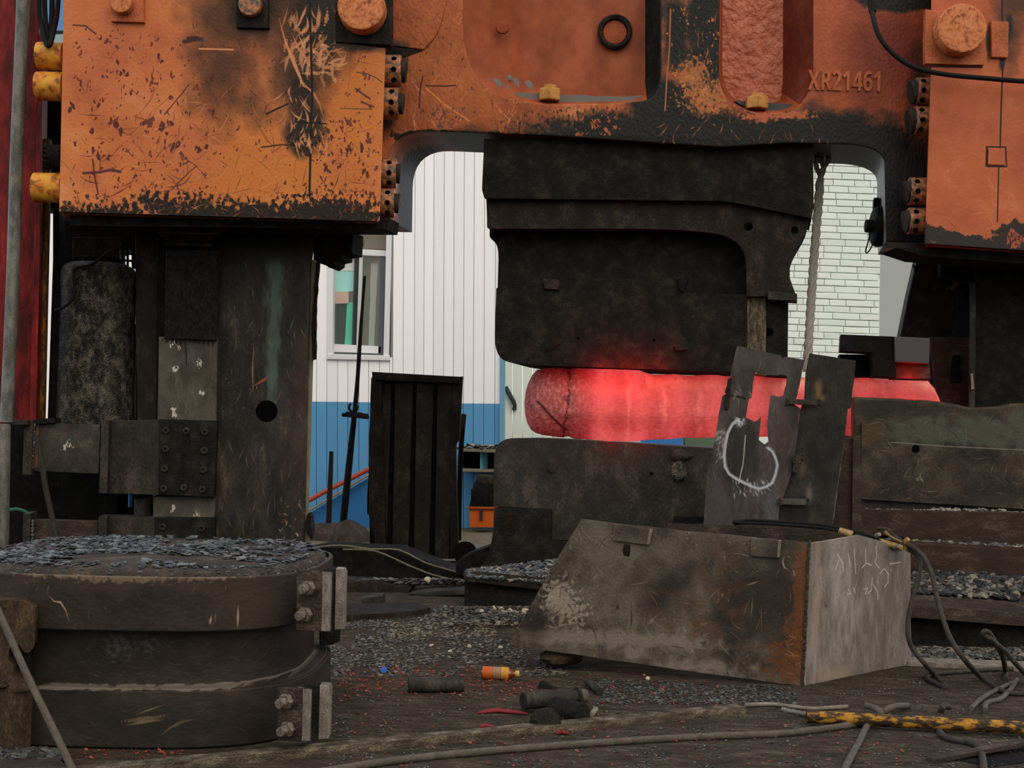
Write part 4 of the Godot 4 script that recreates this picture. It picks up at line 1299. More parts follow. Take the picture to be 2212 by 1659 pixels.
func dies() -> void:
	# holder of the upper die
	var t := thing("upper_die", "sooty black upper forging die with its holder, hanging from the crosshead", "forging die", P(1380, 795, 11.6))
	var h := 11.3
	part("die_holder", MB.new().slab(rp([1046, 300, 0, 1041, 410, 6, 1046, 428, 2, 1560, 434, 0, 1600, 440, 10, 1752, 471, 3, 1758, 446, 6, 1756, 310, 0], 3), h, 0.7, 0.025), M.soot, t)
	var fl := PackedVector2Array()
	fl.append_array(rp([1050, 420, 0, 1052, 470, 6, 1052, 494, 6, 1430, 494, 60, 1612, 508, 100, 1612, 640, 0, 1720, 640, 0, 1706, 600, 0, 1706, 560, 30, 1740, 503, 20, 1746, 480, 0, 1750, 440, 0], 8))
	part("die_shoulder", MB.new().slab(fl, h + 0.07, 0.42, 0.03), M.sootbrown, t)
	part("die_recess", MB.new().slab(rp([1056, 470, 0, 1056, 512, 6, 1076, 530, 30, 1073, 640, 0, 1640, 640, 0, 1640, 470, 0], 6), h + 0.3, 0.5, 0.03), M.soot, t)
	part("die_block", MB.new().slab(rp([1072, 622, 3, 1280, 601, 0, 1466, 601, 2, 1470, 606, 0, 1484, 632, 2, 1614, 636, 3, 1614, 804, 0, 1540, 802, 0, 1130, 788, 60, 1067, 776, 56], 6), h + 0.13, 1.0, 0.05), M.soot, t)
	part("die_flank", MB.new().slab(pv([1613, 636, 1655, 640, 1655, 812, 1613, 806]), h + 0.14, 0.9, 0.01), M.flank, t, "streaked flank of the die, coloured brighter for the light it catches")
	part("die_flank", MB.new().slab(pv([1654, 641, 1703, 645, 1701, 815, 1654, 812]), h + 0.16, 0.9, 0.01), M.soot, t)
	part("die_key", MB.new().slab(pv([1658, 628, 1722, 634, 1722, 651, 1658, 647]), h + 0.02, 0.2, 0.008), M.steel, t)
	part("locating_lug", MB.new().slab(pv([1172, 601, 1208, 605, 1208, 626, 1176, 624]), h + 0.1, 0.1, 0.006), M.sootbrown, t)
	part("locating_lug", MB.new().slab(pv([1464, 601, 1486, 603, 1476, 632, 1464, 620]), h + 0.1, 0.1, 0.006), M.black, t)
	part("lifting_boss", MB.new().rock(P(1470, 742, h + 0.13), Vector3(0.075, 0.08, 0.05), 5), M.sootbrown, t)
	part("lifting_boss", MB.new().rock(P(1190, 745, h + 0.14), Vector3(0.1, 0.08, 0.03), 6), M.soot, t)
	for q in [[1617, 489, 9], [1717, 497, 8], [1661, 717, 9]]:
		hole("bolt_hole", q[0], q[1], h + 0.07 + (0.09 if q[1] > 600 else 0.0), q[2], t)
	for q in [[1249, 731], [1413, 735]]:
		hole("pin_hole", q[0], q[1], h + 0.13, 3.0, t)
	# the ingot
	ingot()
	# lower die on its base
	var l := thing("lower_die", "dark steel lower forging die with a rounded top edge under the glowing ingot", "forging die", P(1300, 1240, 11.4))
	var dl := 11.35
	part("anvil_block", MB.new().slab(rp([1068, 945, 46, 1180, 948, 0, 1540, 969, 0, 1860, 985, 0, 1860, 1180, 0, 1190, 1166, 0, 1190, 1100, 0, 1066, 1093, 3], 8), dl, 1.1, 0.06), M.steel, l)
	part("anvil_step", MB.new().slab(pv([1455, 1116, 1520, 1116, 1540, 1130, 1540, 1175, 1455, 1172]), dl - 0.05, 0.1, 0.01), M.black, l)
	part("scale_lump", MB.new().rock(P(1468, 1017, dl - 0.02), Vector3(0.08, 0.09, 0.06), 21), M.scaly, l)
	part("scale_lump", MB.new().rock(P(1472, 984, dl - 0.0), Vector3(0.1, 0.06, 0.05), 23), M.steel, l)
	part("lifting_boss", MB.new().rock(P(1192, 1004, dl), Vector3(0.055, 0.075, 0.025), 14), M.steel, l)
	hole("blind_hole", 1407, 1023, dl, 4.0, l)
	var foot := rp([1067, 1096, 3, 1190, 1100, 3, 1190, 1168, 2, 1262, 1172, 0, 1300, 1260, 0, 1030, 1236, 4, 1052, 1206, 40, 1065, 1160, 30], 6)
	part("anvil_foot", MB.new().slab(foot, dl - 0.06, 1.0, 0.02), M.soot, l)
	part("wet_patch", MB.new().rock(P(1096, 1150, dl - 0.05), Vector3(0.11, 0.18, 0.02), 31, 0.1), M.grease, l, "shiny rough patch on the foot")
	var s := thing("anvil_step_block", "stepped black steel base in front of the anvil foot, strewn with scale", "step", P(1100, 1310, 11.0))
	part("step_plate", MB.new().slab(pv([1000, 1238, 1030, 1236, 1330, 1262, 1330, 1294, 1010, 1257, 1000, 1250]), 11.0, 0.45, 0.012), M.sootbrown, s)
	part("step_riser", MB.new().slab(pv([1003, 1254, 1330, 1286, 1330, 1338, 1180, 1325, 1090, 1314, 1003, 1310]), 11.08, 0.4, 0.01), M.soot, s)
	# light of the hot metal: just in front of its brightest faces
	for q in [[1300, 794, 11.32, 0.07], [1360, 796, 11.32, 0.09], [1425, 799, 11.32, 0.06], [1320, 960, 11.27, 0.012], [1390, 960, 11.27, 0.008], [1970, 818, 11.22, 0.04]]:
		var o := OmniLight3D.new()
		o.name = "ingot_glow"
		o.light_color = Color(1.0, 0.12, 0.06)
		o.light_energy = q[3]
		o.omni_range = 30.0
		o.omni_attenuation = 2.0
		o.light_size = 0.03
		o.shadow_enabled = true
		add_child(o)
		o.position = P(q[0], q[1], q[2])


func ingot() -> void:
	var d := 11.85
	# top and bottom of the outline along its length, in photo pixels; roundness of the section
	var prof := [[1133, 868, 874, 0.0], [1135, 846, 896, 0.0], [1140, 828, 914, 0.1], [1148, 812, 928, 0.2], [1158, 800, 936, 0.3], [1172, 796, 940, 0.4], [1200, 795, 943, 0.5], [1235, 795, 946, 0.6], [1262, 795, 949, 0.7], [1290, 795, 952, 0.9], [1340, 796, 954, 1.0], [1370, 799, 953, 1.0], [1410, 809, 950, 1.0], [1440, 810, 948, 1.0], [1480, 811, 946, 1.0], [1520, 811, 945, 1.0], [1560, 811, 944, 1.0], [1640, 813, 944, 1.0], [1720, 814, 944, 1.0], [1800, 816, 944, 1.0], [1870, 818, 944, 1.0], [1930, 818, 942, 1.0], [1996, 820, 940, 1.0], [2010, 836, 940, 1.0], [2022, 858, 938, 1.0], [2036, 890, 936, 1.0]]
	var nz := FastNoiseLite.new()
	nz.seed = 6
	nz.frequency = 2.2
	var rings := []
	var us := []
	var seg := 48
	for i in prof.size() - 1:
		var steps := 6
		for s in steps:
			var f := float(s) / steps
			var a: Array = prof[i]
			var b: Array = prof[i + 1]
			var px: float = lerpf(a[0], b[0], f)
			var top: float = lerpf(a[1], b[1], f)
			var bot: float = lerpf(a[2], b[2], f)
			var sq: float = lerpf(a[3], b[3], f)
			var c := P(px, (top + bot) * 0.5, d)
			var r := (bot - top) * 0.5 * d / F
			if px > 1330 and px < 1900:
				r *= 1.0 + 0.016 * sin(px * 0.075) + 0.008 * sin(px * 0.031)
			r *= 1.0 - 0.045 * exp(-pow((px - 1228.0) / 7.0, 2.0)) + 0.02 * exp(-pow((px - 1246.0) / 12.0, 2.0)) - 0.03 * exp(-pow((px - 1292.0) / 14.0, 2.0))
			var ring := PackedVector3Array()
			for k in seg:
				var an := TAU * k / seg
				var v := Vector2(cos(an), sin(an))
				# octagon with wide front face and narrow chamfers
				var oct := 1.0 / maxf(maxf(absf(v.x), absf(v.y)), (absf(v.x) + absf(v.y)) * 0.74)
				var rr := r * lerpf(1.0, oct, sq * 0.92)
				var p := c + Vector3(0, v.y * rr, v.x * rr)
				rr += nz.get_noise_3dv(p * 1.6) * 0.009 + nz.get_noise_3dv(p * 6.0) * 0.004
				ring.append(c + Vector3(0, v.y * rr, v.x * rr))
			rings.append(ring)
			us.append(px)
	var n := rings.size()
	var mb := MB.new()
	var x0 := 1133.0
	var wd := 903.0
	for i in n - 1:
		for k in seg:
			var j := (k + 1) % seg
			var ua: float = (us[i] - x0) / wd
			var ub: float = (us[i + 1] - x0) / wd
			var va := fposmod(0.5 - float(k) / seg, 1.0)
			var vb := va - 1.0 / seg
			mb.quad(rings[i][k], rings[i + 1][k], rings[i + 1][j], rings[i][j], Vector2(ua, va), Vector2(ub, va), Vector2(ub, vb), Vector2(ua, vb))
	var lc: Vector3 = P(1133, 871, d)
	for k in seg:
		var j := (k + 1) % seg
		mb.tri(lc, rings[0][k], rings[0][j], Vector2(0, 0.5), Vector2(0, 0.5), Vector2(0, 0.5))
		mb.tri(P(us[n - 1], 910, d), rings[n - 1][j], rings[n - 1][k], Vector2(1, 0.5), Vector2(1, 0.5), Vector2(1, 0.5))
	# heat, scale and painted daylight: v = 0.5 faces the photographer, 0.25 is the top
	var w := 1024
	var h := 320
	var al := PackedByteArray()
	var em := PackedByteArray()
	al.resize(w * h * 3)
	em.resize(w * h * 3)
	for y in h:
		var v := (y + 0.5) / h
		var up := clampf(1.0 - absf(v - 0.345) / 0.09, 0.0, 1.0)
		for x in w:
			var u := (x + 0.5) / w
			var px := x0 + u * wd
			var n1 := LOW[((y * 2) & 511) * 512 + ((x * 2) & 511)] / 255.0
			var n2 := MID[((y * 3) & 511) * 512 + ((x * 3) & 511)] / 255.0
			var n3 := HIG[((y * 2) & 511) * 512 + ((x * 2) & 511)] / 255.0
			var band := 0.5 + 0.5 * sin(px * 0.078 + n1 * 2.0)
			var head := clampf((1290.0 - px) / 60.0, 0.0, 1.0)
			var hot := 0.58 + 0.3 * band * (1.0 - head) - 0.42 * head + (n2 - 0.5) * 0.3
			var dn := absf(px - 1345.0) / 90.0
			hot += 0.45 * clampf(1.0 - dn, 0.0, 1.0) * clampf((absf(v - 0.5) - 0.1) / 0.08, 0.0, 1.0)
			hot += 0.25 * clampf((px - 1940.0) / 60.0, 0.0, 1.0)
			if v > 0.56 and v < 0.72:
				hot += 0.12
			# crust of cooler scale
			var crust := clampf((n2 * 0.6 + n3 * 0.5 - 0.66 + head * 0.1) * 7.0, 0.0, 1.0) * (0.25 + 0.75 * head)
			var seam := clampf(1.0 - absf(px - 1222.0 + (n1 - 0.5) * 26.0) / 5.0, 0.0, 1.0) * clampf((n3 - 0.35) * 6.0, 0.0, 1.0)
			var low := clampf(1.0 - absf(px - 1160.0 - (v - 0.5) * 420.0) / 6.0, 0.0, 1.0) * (1.0 if v > 0.5 and v < 0.66 else 0.0)
			var dark := clampf(maxf(seam, low), 0.0, 1.0)
			hot = clampf(hot * (1.0 - crust * 0.35) * (1.0 - dark * 0.85), 0.05, 1.3)
			var pale := up * clampf((n2 * 0.7 + n1 * 0.5 - 0.12) * 5.0, 0.0, 1.0) * (1.0 - head) * (1.0 if px > 1390 else 0.2)  # pale daylight along the upper chamfer, put into the albedo
			var i := (y * w + x) * 3
			var ca := C(140, 80, 78).lerp(C(172, 124, 124), crust * 0.9).lerp(C(214, 176, 150), pale).lerp(C(40, 30, 32), dark)
			al[i] = ca.r8
			al[i + 1] = ca.g8
			al[i + 2] = ca.b8
			var e := clampf(hot, 0.0, 1.25)
			for bx in [1352.0, 1424.0, 1502.0, 1590.0, 1668.0, 1740.0, 1900.0]:  # pale highlight bands painted into albedo and glow
				var g := clampf(1.0 - absf(px - bx - (n1 - 0.5) * 20.0) / 9.0, 0.0, 1.0) * (0.3 + n3 * 0.6)
				ca = ca.lerp(C(196, 150, 140), g * 0.7)
				e += g * 0.14
			al[i] = ca.r8
			al[i + 1] = ca.g8
			al[i + 2] = ca.b8
			em[i] = clampi(int(178 * pow(e, 0.55)), 0, 255)
			em[i + 1] = clampi(int(62 * e), 0, 255)
			em[i + 2] = clampi(int(61 * e), 0, 255)
	var m := StandardMaterial3D.new()
	m.albedo_texture = ImageTexture.create_from_image(Image.create_from_data(w, h, false, Image.FORMAT_RGB8, al))
	m.roughness = 0.75
	m.metallic_specular = 0.2
	m.emission_enabled = true
	m.emission = Color.WHITE
	m.emission_operator = BaseMaterial3D.EMISSION_OP_MULTIPLY
	m.emission_texture = ImageTexture.create_from_image(Image.create_from_data(w, h, false, Image.FORMAT_RGB8, em))
	m.emission_energy_multiplier = 1.0
	m.heightmap_enabled = true
	m.heightmap_texture = bump_tex
	m.heightmap_scale = 0.5
	solo("hot_ingot", mb, m, "glowing red-hot steel ingot with a bulging end lying between the two dies", "ingot", "", 33.0)


func columns_side() -> void:
	var d := 11.35
	# main column with its oil hole
	var c := zcanvas(460, 480, 700, 1200, d, 380.0, 21)
	c.fill(ramp([0.0, C(18, 18, 17), 0.34, C(32, 31, 29), 0.5, C(43, 40, 37), 0.65, C(54, 49, 44), 0.85, C(86, 77, 67)]), LOW, MID, HIG, Vector2(0.9, 0.3), Vector2(1.2, 0.4), Vector2(0.8, 0.5), 0.5, 0.3, 0.2, 0.4)
	c.stain([[590, 530, 20, 120, 0.7], [594, 650, 13, 160, 0.9], [588, 780, 14, 110, 0.8]], C(74, 96, 88), MID, Vector2(1.4, 0.4), 0.5, 0.35, 0.75)
	c.stain([[560, 520, 130, 46, 1.0]], C(22, 21, 19), LOW, Vector2(1, 1), 0.3, 0.5, 0.95)
	c.stain([[650, 880, 30, 300, 0.5]], C(70, 50, 44), MID, Vector2(1.0, 0.4), 0.5, 0.4, 0.7)
	c.scratches(90, 480, 560, 665, 1170, 8, 50, 2.2, [C(110, 96, 80), C(86, 80, 72), C(126, 84, 60), C(96, 104, 98)], 1.57, 0.4, 0.6, -20)
	c.line([545, 835, 570, 820, 582, 812], 7, C(136, 76, 54), 0.8, 20, true)
	c.line([548, 740, 545, 800, 547, 848], 4, C(128, 92, 74), 0.8, 20, true)
	c.chips(40, 600, 1080, 665, 1180, 2, 6, [C(120, 116, 106), C(140, 80, 60), C(150, 146, 136)], 0.8, 20)
	c.chips(140, 480, 700, 560, 900, 1.2, 3, [C(110, 106, 96), C(90, 86, 78)], 0.7, 20)
	var colm := c.material(0.55, 0.25, 0.5)
	var t := thing("press_column", "massive dark steel left press column with a round oil hole and bolted guide plates", "press column", P(520, 1190, 11.5))
	part("column_body", MB.new().slab(pv([466, 480, 684, 490, 672, 575, 658, 1190, 462, 1190]), d, 0.9, 0.02, 640), colm, t)
	part("column_edge", MB.new().slab(pv([672, 560, 683, 562, 667, 1100, 668, 1200, 655, 1200]), d + 0.06, 0.12, 0.006, 700), M.khaki, t, "pale edge strip")  # paler than the column body
	part("oil_run", MB.new().slab(jag(pv([683, 565, 692, 568, 686, 640, 684, 775, 675, 778, 673, 700, 678, 620]), 14, 1.2, 2), d + 0.0, 0.1, 0.008, 700), M.grease, t, "glossy black oil on the column edge")
	part("oil_run", MB.new().rock(P(671, 1135, d - 0.02), Vector3(0.045, 0.12, 0.05), 3), M.grease, t, "glossy lump of grease at the foot of the edge")
	hole("oil_hole", 576, 888, d, 23.5, t)
	part("column_web", MB.new().slab(pv([292, 480, 352, 480, 346, 910, 296, 910, 292, 720]), d + 0.35, 0.6, 0.015, 640), M.steel, t)
	part("column_web", MB.new().slab(pv([340, 470, 472, 470, 468, 1190, 334, 1190]), d + 0.12, 0.5, 0.01, 640), M.black, t)
	part("web_edge", MB.new().slab(pv([285, 700, 293, 700, 293, 905, 283, 905]), d + 0.5, 0.2, 0.006, 640), M.khaki, t)
	# guide plates
	part("guide_plate", MB.new().slab(pv([358, 540, 472, 540, 468, 735, 354, 731]), d - 0.16, 0.2, 0.012, 640), M.grease, t, "oil-wet upper guide plate")
	part("guide_cap", MB.new().slab(pv([341, 482, 475, 486, 474, 507, 341, 503]), d - 0.24, 0.3, 0.01, 640), M.plate, t)
	part("guide_cap", MB.new().slab(pv([357, 505, 460, 507, 460, 521, 357, 519]), d - 0.2, 0.25, 0.008, 640), M.grease, t)
	part("guide_cap", MB.new().slab(pv([354, 522, 458, 524, 458, 533, 354, 531]), d - 0.2, 0.25, 0.008, 640), M.soot, t)
	var pc := zcanvas(330, 725, 480, 1130, d - 0.1, 420.0, 23)
	pc.fill(ramp([0.0, C(38, 36, 31), 0.36, C(58, 55, 47), 0.5, C(70, 66, 57), 0.7, C(82, 76, 66), 0.9, C(120, 104, 84)]), LOW, MID, HIG, Vector2(0.6, 0.5), Vector2(0.8, 0.5), Vector2(0.8, 0.5), 0.5, 0.3, 0.2, 0.3)
	for q in [[372, 741, 8], [386, 752, 4], [379, 794, 9], [430, 777, 7], [432, 788, 5], [436, 850, 7], [374, 890, 8], [376, 898, 6], [373, 1100, 8], [422, 1108, 6], [428, 1112, 4]]:
		pc.chips(5, q[0] - 3, q[1] - 4, q[0] + 3, q[1] + 4, q[2] * 0.7, q[2], [C(176, 164, 148), C(186, 176, 164)], 0.95, 30)
	pc.line([400, 732, 402, 760, 402, 800], 4, C(20, 18, 16), 0.95, 20, true)
	for i in 12:
		pc.line([350 + i * 10, 732, 350 + i * 10, 738 + (i * 37 % 17)], 4, C(20, 18, 16), 0.9, 20, true)
	pc.scratches(24, 345, 750, 465, 900, 10, 50, 1.8, [C(104, 98, 84), C(40, 38, 34)], 1.57, 0.4, 0.6)
	var pm := pc.material(0.5, 0.3, 0.4)
	part("wear_plate", MB.new().slab(pv([343, 727, 470, 731, 468, 912, 340, 908]), d - 0.1, 0.2, 0.01, 640), pm, t, "grey wear plate with dabs of white paint")
	part("wear_plate", MB.new().slab(pv([332, 1072, 466, 1072, 464, 1122, 330, 1122]), d - 0.1, 0.2, 0.01, 640), pm, t, "grey wear plate with dabs of white paint")
	part("spacer_drum", MB.new().rod(P(310, 1120, d + 0.1), P(310, 1078, d + 0.1), 0.075, 20), M.steel, t)
	# clamp brackets with socket bolts
	for q in [[[345, 905, 470, 909, 463, 1075, 343, 1069], [[359, 930], [403, 931], [443, 933], [358, 970], [442, 973], [356, 1012], [440, 1015], [354, 1055], [398, 1053], [438, 1057]], [218, 908, 346, 906, 344, 1070, 214, 1066], 229], [[335, 1118, 465, 1119, 463, 1190, 333, 1190], [[352, 1138], [436, 1141]], [213, 1116, 336, 1118, 334, 1190, 211, 1190], 224]]:
		part("clamp_bracket", MB.new().slab(pv(q[0]), d - 0.2, 0.25, 0.012, 640), M.soot, t)
		var arm := part("clamp_arm", MB.new().slab(pv(q[2]), d - 0.18, 0.3, 0.012, 640), M.steel, t)
		for b in q[1]:
			var p := P(b[0], b[1], d - 0.2)
			part("socket_bolt", MB.new().lathe([Vector2(0.0, 0.028), Vector2(0.018, 0.028), Vector2(0.022, 0.024), Vector2(0.022, 0.013), Vector2(0.004, 0.012), Vector2(0.004, 0.0)], p, Vector3(0, 0, 1), 14), M.steel, t)
		part("arm_flange", MB.new().slab(pv([q[2][0], q[2][1], q[2][0] + 18, q[2][1], q[2][6] + 18, q[2][7], q[2][6], q[2][7]]), d - 0.34, 0.2, 0.01, 640), M.steel, arm)
	part("grease_run", MB.new().slab(jag(pv([395, 915, 408, 915, 412, 950, 400, 1000, 394, 1062, 388, 1062, 392, 990]), 10, 1.6, 9), d - 0.205, 0.02, 0.004, 640), M.grease, t)
	# bracket to the left with its weld and white dab
	var b := thing("side_bracket", "dark welded steel bracket with a white paint dab, left of the clamped column", "bracket", P(140, 1165, 11.3))
	var bc := zcanvas(40, 890, 230, 1040, 11.2, 420.0, 27)
	bc.fill(ramp([0.0, C(28, 26, 24), 0.36, C(46, 43, 39), 0.5, C(56, 52, 47), 0.7, C(72, 66, 60), 0.9, C(100, 92, 84)]), LOW, MID, HIG, Vector2(0.6, 0.6), Vector2(0.8, 0.8), Vector2(0.8, 0.8), 0.5, 0.3, 0.2, 0.3)
	bc.chips(9, 138, 957, 162, 970, 4, 7, [C(190, 184, 176), C(176, 168, 160)], 0.95, 30)
	bc.line([148, 950, 152, 947], 4, C(60, 120, 140), 0.9)
	bc.line([80, 918, 79, 960, 77, 1010], 8, C(120, 78, 52), 0.8, 0)
	var bm := bc.material(0.55, 0.25, 0.4)
	part("web_plate", MB.new().slab(pv([70, 914, 217, 917, 214, 1024, 70, 1018]), 11.2, 0.1, 0.01, 640), bm, b)
	part("end_plate", MB.new().slab(pv([52, 907, 72, 907, 68, 1027, 48, 1026]), 11.1, 0.3, 0.01, 640), M.steel, b)
	part("top_plate", MB.new().slab(pv([68, 905, 118, 903, 118, 914, 70, 917]), 11.15, 0.3, 0.008, 640), M.soot, b)
	var wl := MB.new()
	for i in 13:
		wl.rock(P(72.5 - i * 0.3, 918 + i * 7.6, 11.14), Vector3(0.016, 0.018, 0.016), i)
	part("weld_bead", wl, M.weld, b, "silvery weld bead")
	part("lower_web", MB.new().slab(pv([70, 1122, 212, 1126, 210, 1190, 68, 1190]), 11.2, 0.1, 0.01, 640), M.brown, b)
	part("lower_end_plate", MB.new().slab(pv([50, 1110, 66, 1109, 64, 1190, 48, 1190]), 11.1, 0.3, 0.01, 640), M.steel, b)
	var wl2 := MB.new()
	for i in 8:
		wl2.rock(P(70 - i * 0.2, 1126 + i * 7.6, 11.14), Vector3(0.016, 0.018, 0.016), i + 40)
	part("weld_bead", wl2, M.weld, b, "silvery weld bead")
	solo("steel_rod", MB.new().tube(PackedVector3Array([P(79, 940, 10.95), P(100, 1060, 10.9), P(125, 1175, 10.85), P(148, 1294, 10.8)]), 0.022, 10), M.steel, "slim dark rod leaning against the side bracket", "rod")
	# return cylinder
	var cy := thing("return_cylinder", "upright cylinder with flaking grey paint between red post and column", "cylinder", P(207, 915, 11.7))
	var o := P(205, 928, 11.75)
	part("cylinder_body", MB.new().lathe([Vector2(0, 0), Vector2(0, 0.325), Vector2(0.25, 0.318), Vector2(1.18, 0.308), Vector2(1.19, 0.313), Vector2(1.30, 0.313), Vector2(1.36, 0.30), Vector2(1.40, 0.24), Vector2(1.41, 0)], o, P(213, 562, 11.75) - o, 40), M.scaly, cy)
	part("cap_ring", MB.new().rod(o + (P(213, 562, 11.75) - o).normalized() * 1.36, o + (P(213, 562, 11.75) - o).normalized() * 1.45, 0.19, 28), M.soot, cy)
	part("air_line", MB.new().tube(cat([P(262, 535, 11.4), P(235, 545, 11.4), P(200, 570, 11.4), P(163, 580, 11.4), P(160, 600, 11.4), P(160, 640, 11.4), P(140, 662, 11.4), P(118, 672, 11.4)], 5), 0.012, 8), M.rubber, cy)
	solo("back_frame", MB.new().slab(pv([134, 440, 470, 440, 470, 480, 262, 545, 262, 575, 250, 600, 250, 1262, 134, 1262]), 12.4, 0.3, 0.01, 640), M.black, "black frame plate behind the top of the return cylinder", "frame plate")
	solo("junction_box", MB.new().slab(pv([157, 512, 258, 512, 258, 560, 157, 560]), 12.2, 0.2, 0.01, 640), M.sootbrown, "dark brown box above the return cylinder", "box")
	var gr := MB.new()
	for q in [[262, 532, 268, 532, 268, 580, 262, 580], [273, 532, 277, 532, 277, 580, 273, 580], [284, 532, 296, 532, 296, 580, 284, 580], [260, 545, 296, 548, 296, 551, 260, 548], [260, 559, 296, 562, 296, 566, 260, 563]]:
		gr.slab(pv(q), 12.0, 0.05, 0.004, 640)
	solo("pipe_grid", gr, M.black, "small black grid of pipes beside the cylinder top, light showing through", "grid")
	solo("pit_backing", MB.new().slab(pv([0, 905, 330, 905, 330, 1200, 0, 1200]), 12.6, 0.2, 0.0, 640), M.black, "black plate closing the space behind the brackets", "plate")
	solo("blue_stub", MB.new().rod(P(281, 1066, 11.9), P(280, 1096, 11.9), 0.014, 10), flat(C(60, 118, 170), 0.5), "short blue pipe stub under the clamp arm", "pipe")
	# red post, pipes
	var rpst := thing("red_post", "red painted steel post at the far left edge with ochre flange", "post", P(50, 915, 11.2))
	part("post_web", MB.new().slab(pv([-60, -100, 44, -100, 30, 470, 24, 914, -60, 914]), 11.3, 0.3, 0.01, 640), M.red, rpst)
	part("post_face", MB.new().slab(pv([50, -100, 86, -100, 78, 470, 64, 914, 30, 914, 44, 470]), 11.25, 0.2, 0.01, 640), M.red, rpst)
	part("post_flange", MB.new().slab(pv([86, 60, 92, 60, 88, 470, 78, 908, 63, 908, 74, 470]), 11.15, 0.25, 0.008, 640), M.red, rpst)
	part("ochre_strip", MB.new().slab(pv([90, 300, 108, 300, 100, 640, 94, 908, 79, 908, 86, 640]), 11.3, 0.1, 0.006, 640), M.ochre, rpst, "ochre flange strip")
	part("foot_plate", MB.new().slab(pv([18, 906, 60, 908, 60, 918, 18, 918]), 11.0, 0.4, 0.006, 640), M.steel, rpst)
	var pp := [P(52, -60, 11.0), P(46, 100, 11.0), P(36, 330, 11.0), P(27, 620, 11.0), P(14, 912, 11.0)]
	solo("grey_pipe", MB.new().tube(cat(pp, 4), 14 * 11.0 / F, 16), M.pipe, "long grey vertical pipe in front of the red post", "pipe")
	solo("lower_pipe", MB.new().tube(cat([P(8, 915, 11.0), P(6, 1040, 11.0), P(4, 1180, 11.0)], 3), 15 * 11.0 / F, 16), M.pipe, "lower end of the grey pipe below the post foot", "pipe")
	solo("guide_rail", MB.new().slab(pv([96, 120, 134, 120, 131, 300, 128, 470, 130, 920, 102, 920, 114, 560, 114, 450, 96, 450]), 11.6, 0.3, 0.01, 640), M.black, "tall black rail between red post and cylinder", "rail")
	solo("black_mast", MB.new().slab(pv([60, -100, 92, -100, 84, 300, 80, 460, 70, 460]), 11.9, 0.25, 0.01, 640), M.black, "dark mast behind the grey pipe", "mast")
	solo("green_hose", MB.new().tube(cat([P(15, 1104, 11.4), P(35, 1100, 11.4), P(55, 1105, 11.4), P(62, 1112, 11.4)], 4), 0.014, 8), flat(C(44, 96, 76), 0.5), "dark green hose end left of the lower bracket", "hose")
	var hs := thing("draped_hose", "two black hoses sagging over the yellow studs at top left", "hose", P(105, 100, 10.8))
	part("hose_loop", MB.new().tube(cat([P(86, -60, 10.85), P(84, 20, 10.85), P(90, 60, 10.85), P(104, 100, 10.8), P(116, 66, 10.85), P(124, 20, 10.85), P(128, -60, 10.85)], 5), 0.02, 10), M.rubber, hs)
	part("hose_loop", MB.new().tube(cat([P(96, -60, 10.9), P(97, 30, 10.9), P(106, 88, 10.88), P(112, 30, 10.9), P(112, -60, 10.9)], 5), 0.02, 10), M.rubber, hs)


